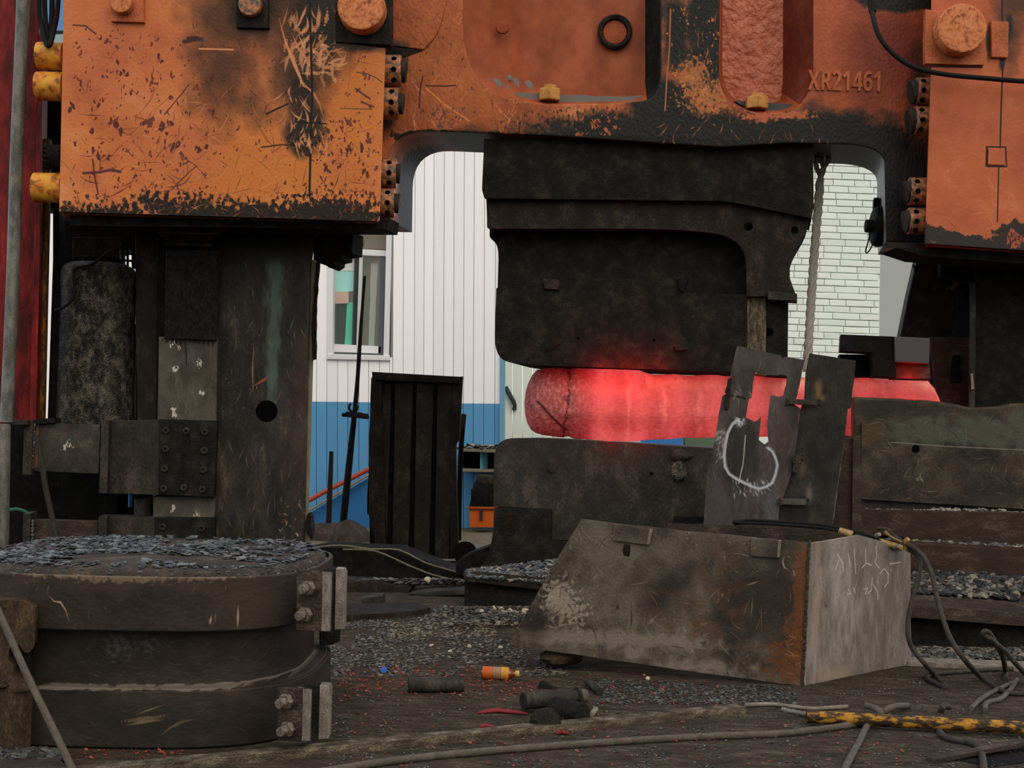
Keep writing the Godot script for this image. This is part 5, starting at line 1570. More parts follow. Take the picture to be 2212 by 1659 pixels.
func bolster_side() -> void:
	# right column and its brace
	var t := thing("right_column", "dark right press column with a sloping brace under the orange guide block", "press column", P(2150, 870, 11.6))
	part("column_body", MB.new().slab(pv([2108, 540, 2640, 540, 2640, 930, 2100, 930]), 11.5, 0.8, 0.02, 2200), M.soot, t)
	part("column_edge", MB.new().slab(pv([2095, 612, 2109, 612, 2106, 905, 2092, 905]), 11.45, 0.12, 0.01, 2200), M.steel, t)
	part("edge_clip", MB.new().slab(pv([2096, 808, 2102, 806, 2104, 840, 2098, 842]), 11.4, 0.06, 0.006, 2200), M.worn, t)
	part("brace_plate", MB.new().slab(pv([1982, 552, 2110, 556, 2104, 930, 1950, 930, 1943, 735, 1962, 640]), 12.2, 0.4, 0.015, 1672), M.sootbrown, t)
	part("brace_pocket", MB.new().slab(pv([2070, 640, 2095, 640, 2094, 730, 2062, 730]), 12.15, 0.1, 0.01, 1672), flat(C(24, 32, 36), 0.6), t)
	part("brace_block", MB.new().slab(pv([2030, 560, 2112, 560, 2112, 615, 2055, 612, 2030, 600]), 12.0, 0.2, 0.015, 1672), M.black, t)
	part("brace_pin", MB.new().rod(P(2058, 628, 12.0), P(2070, 612, 12.0), 0.03, 10), M.steel, t)
	part("cross_beam", MB.new().slab(pv([2008, 728, 2100, 728, 2100, 910, 2030, 910]), 11.95, 0.3, 0.012, 1672), M.redbrown, t)
	part("beam_pocket", MB.new().slab(pv([2058, 768, 2074, 766, 2076, 826, 2052, 826]), 11.93, 0.03, 0.004, 1672), M.black, t)
	var wr := []
	for q in [[1972, 572], [1978, 580], [1982, 566], [1990, 562], [1984, 575], [1976, 585], [1981, 596], [1984, 606]]:
		wr.append(P(q[0], q[1], 11.6))
	solo("loose_wire", MB.new().tube(cat(wr, 4), 0.008, 6), M.black, "tangle of thin wire at the top of the sloping brace", "wire")
	# jaw holding the ingot's end
	var j := thing("clamp_jaw", "blocky black jaw with a pale grey pad over the ingot's far end", "jaw", P(1920, 815, 11.3))
	part("jaw_arm", MB.new().slab(pv([1817, 722, 1936, 727, 1936, 816, 1884, 814, 1884, 762, 1815, 758]), 11.25, 0.3, 0.012, 1672), M.black, j)
	part("jaw_pad", MB.new().slab(pv([1932, 727, 2009, 730, 2008, 786, 1933, 782]), 11.2, 0.35, 0.012, 1672), flat(C(76, 70, 72), 0.5, 0.3), j, "pale grey pad")
	part("jaw_wedge", MB.new().slab(pv([1934, 780, 2008, 784, 2012, 820, 1926, 818]), 11.3, 0.3, 0.012, 1672), M.redbrown, j)
	solo("jaw_lower_block", MB.new().slab(pv([1813, 765, 1890, 766, 1890, 815, 1813, 813]), 11.6, 0.3, 0.01, 1672), M.black, "black block below the jaw's slot, behind the shield", "block")  # black block under the jaw arm
	# hanging rope
	var rp_ := thing("hanging_rope", "frayed pale grey rope hanging in front of the white brick wall", "rope", P(1745, 780, 12.6))
	for s in 3:
		var pts := PackedVector3Array()
		for i in 90:
			var f := i / 89.0
			var q := Vector2(1778, 318).lerp(Vector2(1758, 560), minf(f * 2, 1)).lerp(Vector2(1743, 800), maxf(f * 2 - 1, 0))
			var p := P(q.x, q.y, 11.8)
			var a := f * 44.0 + TAU * s / 3
			var fan := maxf(0.0, 0.18 - f) * 6.0
			pts.append(p + Vector3(cos(a) * 0.02 + fan * 0.045 * (s - 1), 0, sin(a) * 0.02))
		part("rope_strand", MB.new().tube(pts, 0.021, 8), M.rope, rp_)
	# bolster with raised front plate
	var d := 10.9
	var c := zcanvas(1835, 845, 2300, 1180, d, 340.0, 33)
	c.fill(ramp([0.0, C(26, 24, 22), 0.36, C(42, 38, 34), 0.5, C(56, 49, 42), 0.66, C(72, 62, 52), 0.9, C(104, 92, 78)]), LOW, MID, HIG, Vector2(0.5, 0.7), Vector2(0.8, 0.8), Vector2(0.8, 0.8), 0.5, 0.3, 0.2, 0.35)
	c.stain([[2010, 930, 90, 32, 0.9], [2130, 935, 90, 36, 0.9], [2220, 930, 60, 40, 0.8]], C(74, 76, 66), MID, Vector2(0.8, 0.8), 0.5, 0.3, 0.85)
	c.stain([[1880, 930, 36, 30, 0.8]], C(70, 54, 38), MID, Vector2(0.8, 0.8), 0.4, 0.3, 0.8)
	c.stain([[1900, 880, 60, 24, 0.9]], C(40, 38, 34), LOW, Vector2(0.8, 0.8), 0.3, 0.4, 0.9)
	c.line([1925, 955, 2030, 963, 2212, 972], 2, C(120, 116, 102), 0.7, 20)
	c.scratches(80, 1870, 900, 2212, 1090, 8, 46, 1.8, [C(120, 108, 90), C(96, 86, 72), C(30, 28, 26)], -1.0, 3.2, 0.6)
	c.chips(7, 1982, 1026, 1994, 1040, 4, 7, [C(112, 106, 96)], 0.8)
	var bm := c.material(0.55, 0.25, 0.5)
	var b := thing("bolster_block", "broad worn steel bolster block with one round hole, right of the shield", "steel block", P(2050, 1170, 11.1))
	part("block_body", MB.new().slab(jag(pv([1845, 857, 1960, 862, 2036, 868, 2070, 874, 2095, 880, 2130, 879, 2160, 877, 2185, 871, 2640, 871, 2640, 1190, 1842, 1170]), 18, 0.8, 3), d + 0.06, 0.4, 0.02, 1672), bm, b)
	part("front_plate", MB.new().slab(rp([1862, 911, 3, 2640, 935, 0, 2640, 1126, 0, 1860, 1078, 2], 3), d, 0.08, 0.012, 1672), bm, b)
	hole("block_hole", 1978, 970, d, 8.5, b)
	# stepped beams with rubble
	var s := thing("step_beams", "stack of reddish brown steel beams with rubble on every step at the right", "beams", P(2100, 1400, 9.9))
	part("upper_beam", MB.new().slab(pv([1845, 1099, 2640, 1117, 2640, 1208, 1990, 1168, 1845, 1150]), d - 0.15, 0.3, 0.015, 1672), M.redbrown, s)
	part("middle_beam", MB.new().slab(pv([1850, 1166, 1972, 1172, 2640, 1208, 2640, 1264, 1965, 1240, 1850, 1235]), d - 0.4, 0.4, 0.015, 1672), M.redbrown, s)
	# sloping slab
	var sl := MB.new()
	var fa := P(1900, 1300, 9.45)
	var fb := P(2640, 1357, 9.45)
	var ba := P(1900, 1236, 10.6)
	var bb := P(2640, 1280, 10.6)
	sl.prism(PackedVector3Array([fa, fb, bb, ba]), Vector3(0, -0.09, 0), 0.01, Vector3.RIGHT, Vector3.BACK)
	part("sloping_slab", sl, M.worn if false else M.brown, s)
	part("slab_riser", MB.new().slab(pv([1900, 1330, 2640, 1367, 2640, 1419, 1900, 1402]), 9.58, 0.3, 0.01, 1672), M.soot, s)
	solo("steel_strip", MB.new().prism(PackedVector3Array([G(1960, 1428, 0.03), G(2300, 1444, 0.03), G(2300, 1431, 0.03), G(1960, 1419, 0.03)]), Vector3(0, -0.03, 0), 0.004), M.worn, "flat grey steel strip on the floor before the stepped beams", "strip")
	var rng := RandomNumberGenerator.new()
	rng.seed = 91
	var rub := [C(46, 48, 50), C(36, 38, 40), C(124, 114, 100), C(98, 92, 82), C(62, 64, 66), C(28, 28, 28)]
	var xf := []
	var cols := []
	for i in 1500:
		var u := rng.randf_range(0.09, 0.52)
		var v := rng.randf_range(0.0, 1.0) * (0.75 if u < 0.4 else 0.5)
		var p := fa.lerp(fb, u).lerp(ba.lerp(bb, u), 1.0 - v * 0.9)
		var hgt := 0.05 * (1.0 - v) * rng.randf()
		xf.append(Transform3D(Basis.from_euler(Vector3(rng.randf_range(-0.5, 0.5), rng.randf() * TAU, rng.randf_range(-0.5, 0.5))).scaled(Vector3.ONE * rng.randf_range(0.02, 0.08)), p + Vector3(0, 0.01 + hgt, 0)))
		cols.append(rub[rng.randi() % rub.size()])
	scatter("slab_rubble", "grey and cream rubble heaped on the sloping slab of the stepped beams", "rubble", flake_mesh(44, 0.3), M.flake, xf, cols)
	xf = []
	cols = []
	for i in 420:
		var u := rng.randf()
		var y := rng.randf()
		var p := P(1880 + u * 380, 1178 - y * 15 + u * 16, d - 0.38 + y * 0.2)
		xf.append(Transform3D(Basis.from_euler(Vector3(rng.randf_range(-0.5, 0.5), rng.randf() * TAU, rng.randf_range(-0.5, 0.5))).scaled(Vector3.ONE * rng.randf_range(0.02, 0.06)), p))
		cols.append([C(84, 84, 84), C(60, 60, 62), C(136, 126, 112), C(98, 94, 90)][rng.randi() % 4])
	scatter("ledge_rubble", "thin crust of rubble on the middle beam's ledge", "rubble", flake_mesh(45, 0.3), M.flake, xf, cols)
	xf = []
	cols = []
	for i in 260:
		var u := rng.randf()
		var p := P(1870 + u * 400, 1104 + u * 8 - rng.randf() * (9.0 if u > 0.35 and u < 0.75 else 3.0), d - 0.12 + rng.randf() * 0.06)
		xf.append(Transform3D(Basis.from_euler(Vector3(rng.randf_range(-0.5, 0.5), rng.randf() * TAU, rng.randf_range(-0.5, 0.5))).scaled(Vector3.ONE * rng.randf_range(0.02, 0.05)), p))
		cols.append([C(150, 142, 128), C(128, 122, 112), C(100, 98, 94)][rng.randi() % 3])
	scatter("beam_scale", "pale crumbs of scale along the top of the upper beam", "scale", chip_mesh(6), M.flake, xf, cols)


func shields() -> void:
	var d := 9.9
	var outer := pv([1592.4, 747, 1640, 757, 1687, 768, 1690, 775, 1695, 771, 1739, 777, 1735, 791, 1723, 851, 1716, 874, 1729, 882, 1725, 905, 1724, 932, 1715, 988, 1710, 1021, 1702, 1046, 1695, 1067, 1684, 1090, 1664, 1356, 1500, 1354, 1522, 1100, 1528, 1016, 1540, 970, 1550, 912, 1560, 856, 1569, 851, 1565, 848, 1576, 818, 1583, 785])
	var hole := pv([1630, 803, 1650, 808, 1677, 811, 1686, 808, 1700, 812, 1698, 831, 1692, 854, 1684, 857, 1677, 856, 1664, 853, 1661, 882, 1657, 917, 1660, 953, 1652, 960, 1639, 950, 1642, 922, 1644, 899, 1636, 908, 1629, 911, 1620, 906, 1611, 902, 1618, 861, 1623, 860, 1626, 839])
	outer = jag(outer, 9, 0.7, 11)
	hole = jag(hole, 6, 0.8, 12)
	var c := zcanvas(1500, 730, 1870, 1160, d, 420.0, 41)
	c.fill(ramp([0.0, C(30, 27, 26), 0.36, C(50, 45, 43), 0.5, C(62, 55, 53), 0.66, C(76, 68, 65), 0.9, C(104, 96, 90)]), LOW, MID, HIG, Vector2(0.7, 0.3), Vector2(1.0, 0.35), Vector2(0.9, 0.4), 0.5, 0.3, 0.2, 0.3)
	c.stain([[1640, 780, 60, 24, 0.7], [1570, 1080, 50, 60, 0.8]], C(70, 62, 62), LOW, Vector2(1, 1), 0.4, 0.4, 0.8)
	c.stain([[1590, 990, 24, 90, 0.9], [1620, 960, 20, 60, 0.8]], C(36, 34, 32), MID, Vector2(1, 0.4), 0.4, 0.4, 0.85)
	c.stain([[1670, 1110, 14, 50, 1.0]], C(70, 74, 80), MID, Vector2(1, 0.5), 0.3, 0.4, 0.8)
	c.stain([[1690, 930, 20, 60, 0.6], [1700, 870, 20, 20, 0.6]], C(74, 52, 46), MID, Vector2(1, 0.5), 0.4, 0.4, 0.7)
	c.scratches(90, 1530, 760, 1720, 1130, 10, 50, 1.8, [C(104, 98, 94), C(36, 34, 32), C(88, 80, 76)], 1.45, 0.15, 0.5)
	c.line([1610, 940, 1605, 1000, 1595, 1045], 2.4, C(160, 156, 150), 0.7)
	# chalk ring
	var ch := [C(176, 178, 184), C(150, 152, 158), C(196, 196, 200)]
	var ring := [1594, 905, 1582, 915, 1572, 935, 1566, 960, 1564, 985, 1566, 1008, 1574, 1024, 1590, 1034, 1606, 1042, 1622, 1050, 1640, 1055, 1656, 1052, 1668, 1042, 1676, 1024, 1679, 1005, 1676, 988, 1668, 975, 1656, 966]
	for r in 5:
		var a := []
		for i in ring.size():
			a.append(ring[i] + c.rng.randf_range(-2.0, 2.0))
		c.line(a, 3.0 if r < 2 else 6.5, ch[r % 3], 0.6 if r < 2 else 0.2)
	c.scratches(40, 1585, 900, 1605, 915, 4, 12, 3, ch, 0.9, 0.8, 0.5)
	c.scratches(60, 1548, 925, 1570, 990, 6, 18, 2.5, ch, 1.9, 0.4, 0.35)
	c.scratches(60, 1580, 1030, 1660, 1066, 6, 16, 3, ch, 1.3, 0.4, 0.4)
	c.line([1567, 854, 1590, 856, 1612, 862], 3.5, C(20, 16, 14), 0.95, -60)
	c.scratches(20, 1580, 835, 1620, 860, 6, 16, 3, [C(130, 116, 100), C(110, 98, 86)], 0.6, 0.8, 0.6, 20)
	var m := c.material(0.5, 0.3, 0.5)
	var t := thing("cut_shield", "flame-cut steel plate with jagged keyhole opening and white chalk ring before the ingot", "steel plate", P(1640, 1150, 9.9))
	part("cut_plate", MB.new().slab(bridge(outer, hole), d, 0.03, 0.0, 1672), m, t)
	part("weld_strap", MB.new().slab(pv([1704, 862, 1771, 863, 1772, 876, 1703, 873]), d - 0.03, 0.03, 0.006, 1672), M.brown, t)
	part("weld_strap", MB.new().slab(pv([1687, 1077, 1743, 1078, 1743, 1092, 1684, 1090]), d - 0.03, 0.03, 0.006, 1672), M.plate, t)
	part("weld_strap", MB.new().slab(pv([1720, 982, 1736, 988, 1723, 1023, 1710, 1019]), d - 0.03, 0.03, 0.006, 1672), M.brown, t)
	part("weld_strap", MB.new().slab(pv([1572, 818, 1581, 818, 1573, 884, 1564, 884]), d - 0.02, 0.03, 0.004, 1672), M.sootbrown, t)
	var wl := MB.new()
	for q in [[1771, 869], [1745, 1084], [1684, 1083], [1700, 866], [1713, 992], [1734, 987]]:
		for i in 4:
			wl.rock(P(q[0] + (i % 2) * 2, q[1] - 5 + i * 4, d - 0.035), Vector3(0.012, 0.012, 0.01), i + int(q[0]))
	part("weld_spots", wl, M.steel, t)
	var e := zcanvas(1670, 750, 1860, 1160, d + 0.04, 400.0, 43)
	e.fill(ramp([0.0, C(20, 20, 18), 0.4, C(34, 33, 30), 0.55, C(44, 42, 38), 0.7, C(56, 53, 47), 0.9, C(80, 74, 66)]), LOW, MID, HIG, Vector2(0.7, 0.4), Vector2(0.9, 0.5), Vector2(0.9, 0.5), 0.5, 0.3, 0.2, 0.3)
	e.stain([[1768, 842, 7, 22, 1.0], [1776, 860, 6, 8, 0.8]], C(108, 84, 58), MID, Vector2(1, 1), 0.2, 0.5, 0.9)
	e.stain([[1748, 1070, 6, 18, 0.9], [1730, 1010, 8, 20, 0.7]], C(120, 104, 92), MID, Vector2(1, 1), 0.2, 0.5, 0.7)
	e.line([1841, 882, 1827, 935, 1812, 1040, 1800, 1130], 2.5, C(150, 140, 126), 0.8)
	var t2 := thing("blank_shield", "plain dark steel plate standing beside the flame-cut one, overlapping the post", "steel plate", P(1760, 1150, 9.95))
	part("plate_sheet", MB.new().slab(jag(pv([1749, 763, 1849, 779, 1838, 882, 1831.6, 883, 1826.6, 930, 1768, 1362, 1650, 1360, 1682, 1110, 1696, 1060, 1712, 990, 1722, 930, 1728, 887, 1737, 862, 1740, 806]), 14, 0.5, 13), d + 0.04, 0.03, 0.0, 1672), e.material(0.55, 0.25, 0.4), t2)
	var pst := thing("channel_post", "brown steel channel post between the plain plate and the bolster block", "post", P(1830, 1150, 10.1))
	part("post_face", MB.new().slab(pv([1820, 940, 1846, 942, 1842, 1348, 1770, 1348]), d + 0.12, 0.05, 0.006, 1672), M.redbrown, pst)
	part("post_side", MB.new().slab(rp([1843, 944, 4, 1860, 940, 3, 1860, 1130, 20, 1880, 1152, 0, 1880, 1352, 0, 1838, 1352, 0], 4), d + 0.08, 0.12, 0.006, 1672), M.brown, pst)


func hopper() -> void:
	var A := G(1735, 1482)
	var L := P(1100, 1393, 8.3)
	L.y = 0.0
	var R := P(1968, 1436, 8.75)
	R.y = 0.0
	var u := (A - L).normalized()
	var n := u.cross(Vector3.UP).normalized()
	if n.z < 0: n = -n
	var ru := (R - A).normalized()
	var rn := ru.cross(Vector3.UP).normalized()
	if rn.z < 0: rn = -rn
	var t := thing("steel_hopper", "large dusty brown open steel hopper with slanted end, a torch laid across it", "hopper", A)
	# painted front
	var o := on_plane(1090, 1105, A, n)
	o.y += 0.05
	var c := Canvas.new(o, u, Vector3.DOWN, 1.95, 1.15, 460.0, 51)
	c.fill(ramp([0.0, C(34, 30, 27), 0.3, C(54, 48, 43), 0.46, C(72, 64, 57), 0.6, C(86, 77, 68), 0.75, C(100, 90, 80), 0.92, C(136, 124, 112)]), LOW, MID, HIG, Vector2(0.45, 0.4), Vector2(0.7, 0.5), Vector2(0.8, 0.7), 0.5, 0.32, 0.2, 0.4)
	c.stain([[1205, 1300, 30, 46, 0.9], [1240, 1320, 30, 26, 0.7]], C(150, 136, 122), HIG, Vector2(0.5, 0.5), 0.8, 0.25, 0.8)
	c.stain([[1330, 1380, 240, 18, 0.8], [1180, 1375, 70, 16, 0.9], [1370, 1412, 30, 18, 0.9], [1500, 1440, 120, 18, 0.7]], C(122, 110, 100), MID, Vector2(0.8, 0.8), 0.5, 0.3, 0.8)
	c.stain([[1300, 1190, 60, 50, 0.7], [1390, 1210, 60, 60, 0.6]], C(100, 92, 82), LOW, Vector2(1, 1), 0.4, 0.4, 0.8)
	c.stain([[1640, 1300, 90, 90, 0.8], [1680, 1210, 40, 60, 0.8], [1440, 1270, 60, 60, 0.7], [1160, 1350, 40, 40, 0.6], [1700, 1290, 40, 120, 0.9]], C(40, 36, 32), LOW, Vector2(0.9, 0.9), 0.5, 0.4, 0.8)
	c.stain([[1726, 1290, 12, 120, 1.1], [1728, 1380, 30, 70, 1.0], [1710, 1430, 50, 44, 1.0], [1735, 1240, 8, 60, 0.9]], C(100, 58, 34), HIG, Vector2(0.35, 0.35), 1.0, 0.3, 0.8)
	c.stain([[1500, 1340, 120, 60, 0.5], [1560, 1240, 60, 60, 0.5]], C(82, 58, 44), MID, Vector2(0.7, 0.7), 0.7, 0.3, 0.6)
	c.scratches(130, 1200, 1150, 1720, 1450, 8, 46, 1.8, [C(130, 112, 94), C(46, 40, 36), C(118, 92, 66)], -1.0, 3.2, 0.55, 20)
	c.scratches(60, 1180, 1260, 1270, 1360, 6, 30, 1.8, [C(70, 60, 54), C(160, 146, 132)], -1.0, 3.2, 0.6)
	c.chips(120, 1130, 1140, 1720, 1470, 1.5, 5, [C(128, 116, 104), C(44, 40, 36), C(118, 80, 54)], 0.7, 20)
	c.scratches(46, 1690, 1360, 1735, 1470, 8, 24, 1.6, [C(60, 36, 24), C(150, 90, 52)], 0.0, 1.0, 0.7)
	c.line([1694, 1200, 1690, 1212, 1694, 1226, 1703, 1230], 3, C(136, 130, 122), 0.8, 0, true)
	c.line([1700, 1200, 1708, 1206], 2, C(120, 112, 104), 0.6, 0, true)
	c.line([1362, 1305, 1364, 1340, 1361, 1360], 2, C(40, 34, 28), 0.8, -20, true)
	c.line([1610, 1265, 1640, 1255], 3, C(130, 104, 84), 0.8, 20, true)
	var m := c.material(0.7, 0.2, 0.6)
	var outline := jag(pv([1256, 1121, 1327, 1131, 1500, 1149, 1600, 1158, 1748, 1174, 1733, 1483, 1400, 1437, 1100, 1393, 1158, 1286, 1217, 1184]), 22, 0.8, 5)
	var hole := pv([1348, 1175, 1361, 1177, 1362, 1190, 1359, 1204, 1346, 1201, 1344, 1188])
	var pts := PackedVector3Array()
	for p in bridge(outline, hole):
		pts.append(on_plane(p.x, p.y, A, n))
	part("front_plate", MB.new().prism(pts, -n * 0.022, 0.0, u, Vector3.DOWN), m, t)
	for q in [[1327, 1131, 1405, 1142, 1398, 1177, 1324, 1167], [1622, 1161, 1682, 1166, 1679, 1205, 1621, 1201]]:
		pts = PackedVector3Array()
		for i in 4:
			pts.append(on_plane(q[i * 2], q[i * 2 + 1], A, n) + n * 0.018)
		part("welded_patch", MB.new().prism(pts, -n * 0.02, 0.005, u, Vector3.DOWN), m, t)
		pts = PackedVector3Array()
		for i in [[q[2] - 1, q[3]], [q[2] + 6, q[3] + 1], [q[4] + 6, q[5] - 2], [q[4] - 1, q[5]]]:
			pts.append(on_plane(i[0], i[1], A, n) + n * 0.024)
		part("patch_weld", MB.new().prism(pts, -n * 0.02, 0.006, u, Vector3.DOWN), M.worn, t)
	# pale end plate with chalk marks
	var ro := on_plane(1720, 1150, A, rn)
	ro.y += 0.08
	var e := Canvas.new(ro - ru * 0.05, ru, Vector3.DOWN, 1.35, 1.2, 520.0, 57)
	e.fill(ramp([0.0, C(70, 62, 57), 0.3, C(94, 85, 79), 0.46, C(110, 101, 95), 0.6, C(120, 111, 105), 0.75, C(134, 125, 118), 0.92, C(158, 150, 143)]), LOW, MID, HIG, Vector2(0.5, 0.25), Vector2(0.9, 0.3), Vector2(0.8, 0.6), 0.5, 0.32, 0.2, 0.3)
	e.stain([[1835, 1300, 26, 90, 0.8], [1810, 1250, 20, 70, 0.6]], C(146, 138, 130), MID, Vector2(1.0, 0.4), 0.6, 0.3, 0.7)
	e.stain([[1855, 1240, 18, 80, 0.7], [1780, 1330, 16, 80, 0.6], [1900, 1330, 60, 80, 0.5]], C(84, 76, 68), MID, Vector2(1.2, 0.4), 0.5, 0.4, 0.6)
	e.stain([[1765, 1300, 8, 150, 0.9], [1800, 1460, 60, 20, 0.7]], C(142, 120, 104), MID, Vector2(1.0, 0.4), 0.5, 0.3, 0.7)
	e.scratches(160, 1745, 1190, 1960, 1440, 10, 60, 1.8, [C(150, 142, 134), C(84, 76, 68), C(132, 112, 96)], 1.57, 0.12, 0.5)
	e.chips(90, 1745, 1180, 1960, 1450, 1.2, 4, [C(74, 66, 60), C(160, 152, 144)], 0.6)
	var chk := C(178, 174, 168)
	for l in [[1808, 1195, 1820, 1215, 1822, 1235], [1832, 1195, 1836, 1225], [1845, 1185, 1848, 1240], [1870, 1185, 1870, 1215], [1862, 1226, 1872, 1216, 1884, 1222], [1892, 1180, 1894, 1200, 1890, 1215, 1900, 1228], [1900, 1240, 1910, 1228, 1919, 1240, 1918, 1258, 1910, 1268], [1884, 1248, 1882, 1275, 1872, 1283], [1866, 1272, 1874, 1270, 1868, 1284], [1844, 1270, 1848, 1282], [1832, 1272, 1838, 1282, 1830, 1284], [1886, 1262, 1896, 1280, 1896, 1296], [1812, 1210, 1804, 1230], [1922, 1218, 1946, 1214]]:
		e.line(l, 2.6, chk, 0.55, 10)
	var em := e.material(0.65, 0.25, 0.4)
	var rpts := PackedVector3Array()
	for p in jag(pv([1748, 1174, 1800, 1166, 1840, 1159, 1856, 1156, 1900, 1168, 1967, 1190, 1969, 1436, 1850, 1459, 1735, 1482]), 26, 0.6, 7):
		rpts.append(on_plane(p.x, p.y, A, rn))
	part("end_plate", MB.new().prism(rpts, -rn * 0.022, 0.004, ru, Vector3.DOWN), em, t, "pale end plate with chalk scribbles")  # paler than the front plate
	var edge := MB.new()
	for i in 24:
		var p := P(1733, 1483, 0)
		p = on_plane(1748 - i * 0.62, 1176 + i * 13.2, A, n) + n * 0.004
		edge.rock(p, Vector3(0.012, 0.03, 0.012), i)
	part("corner_weld", edge, M.brown, t)
	# back wall and slanted left wall
	var bp := PackedVector3Array()
	for p in jag(pv([1436, 1143, 1442, 1131, 1579, 1134, 1700, 1137, 1800, 1141, 1870, 1147, 1966, 1190]), 20, 0.6, 9):
		bp.append(on_plane(p.x, p.y, R, n))
	var b0 := bp[0]
	bp.append(Vector3(bp[bp.size() - 1].x, 0.02, bp[bp.size() - 1].z))
	bp.append(Vector3(b0.x - 0.3, 0.3, b0.z - u.z * 0.3))
	part("back_plate", MB.new().prism(bp, -n * 0.022, 0.0, u, Vector3.DOWN), M.brown, t)
	var f0 := on_plane(1256, 1121, A, n)
	var f1 := on_plane(1100, 1393, A, n)
	var f2 := on_plane(1175, 1404, A, n)
	part("slant_plate", MB.new().prism(PackedVector3Array([f0, f1, Vector3(bp[bp.size() - 1].x - 0.2, f1.y, bp[bp.size() - 1].z), b0]), Vector3(0.02, -0.01, 0), 0.0), M.brown, t)
	part("rust_lump", MB.new().rock(f2 + Vector3(0.12, -0.06, -0.1), Vector3(0.16, 0.06, 0.1), 4), M.rust, t)
	# torch lying over the rim
	var to := thing("cutting_torch", "long brass and black cutting torch resting across the hopper rim", "torch", P(1850, 1150, 8.55))
	var bar := []
	for q in [[1586, 1131, 8.9], [1620, 1130, 8.85], [1700, 1134, 8.75], [1780, 1141, 8.65], [1840, 1153, 8.57], [1900, 1170, 8.55], [1945, 1182, 8.6]]:
		bar.append(P(q[0], q[1], q[2]))
	part("torch_tube", MB.new().tube(cat(bar, 5), 0.011, 8), M.rubber, to)
	var bar2 := []
	for q in bar:
		bar2.append(q + Vector3(0.0, 0.018, -0.01))
	bar2[0] += Vector3(0.02, -0.01, 0)
	part("torch_tube", MB.new().tube(cat(bar2, 5), 0.009, 8), M.rubber, to)
	part("torch_tip", MB.new().rock(P(1592, 1128, 8.88), Vector3(0.05, 0.016, 0.02), 2), M.rubber, to)
	part("grip_sleeve", MB.new().rod(P(1812, 1146, 8.58), P(1842, 1155, 8.55), 0.022, 14), M.brass, to, "brass sleeve")
	part("grip_sleeve", MB.new().rod(P(1900, 1170, 8.54), P(1948, 1184, 8.58), 0.021, 14), M.brass, to, "brass handle sleeve")
	part("valve_knob", MB.new().hexnut(P(1892, 1158, 8.52), P(1900, 1154, 8.48), 0.014), M.worn, to)
	part("valve_knob", MB.new().hexnut(P(1934, 1184, 8.52), P(1941, 1179, 8.46), 0.015), M.worn, to)
	part("hose_nut", MB.new().hexnut(P(1954, 1172, 8.56), P(1962, 1164, 8.54), 0.017), M.brass, to)
	part("hose_nut", MB.new().hexnut(P(1954, 1184, 8.56), P(1968, 1190, 8.58), 0.016), M.brass, to)
	part("oxygen_lever", MB.new().tube(cat([P(1896, 1141, 8.6), P(1916, 1143, 8.57), P(1930, 1156, 8.55), P(1950, 1168, 8.55)], 4), 0.009, 8), M.hose, to)
	part("oxygen_lever", MB.new().tube(cat([P(1912, 1149, 8.6), P(1925, 1158, 8.56), P(1948, 1170, 8.55)], 4), 0.011, 8), M.brass, to)


func hose_from(called: String, q: Array, r: float, m: Material, label: String, group := "") -> void:     # [x, y, distance]; distance 0 = lying on the floor
	var pts := []
	for p in q:
		pts.append(G(p[0], p[1], r * 0.9) if p[2] == 0 else P(p[0], p[1], p[2]))
	solo(called, MB.new().tube(cat(pts, 7), r, 10), m, label, "hose", group)


func superring(r: float, hx: float, hz: float, e: float, k: int, n: int) -> Vector2:
	var a := TAU * k / n
	var ca := cos(a)
	var sa := sin(a)
	return Vector2(signf(ca) * pow(absf(ca), 2.0 / e) * hx * r, signf(sa) * pow(absf(sa), 2.0 / e) * hz * r)


func drum(prof: Array, c: Vector3, hx: float, hz: float, e := 3.0) -> MB:      # profile of (height, size factor) on a rounded plan, open underneath
	var mb := MB.new()
	var n := 96
	for i in prof.size() - 1:
		var p: Vector2 = prof[i]
		var q: Vector2 = prof[i + 1]
		for k in n:
			var a := superring(p.y, hx, hz, e, k, n)
			var b := superring(p.y, hx, hz, e, k + 1, n)
			var a2 := superring(q.y, hx, hz, e, k, n)
			var b2 := superring(q.y, hx, hz, e, k + 1, n)
			var A := c + Vector3(a.x, p.x, a.y)
			var B := c + Vector3(b.x, p.x, b.y)
			var A2 := c + Vector3(a2.x, q.x, a2.y)
			var B2 := c + Vector3(b2.x, q.x, b2.y)
			if p.y > 1e-5:
				mb.tri(A, B2, B, Vector2(A.x, -A.y), Vector2(B2.x, -B2.y), Vector2(B.x, -B.y))
			if q.y > 1e-5:
				mb.tri(A, A2, B2, Vector2(A.x, -A.y), Vector2(A2.x, -A2.y), Vector2(B2.x, -B2.y))
	return mb


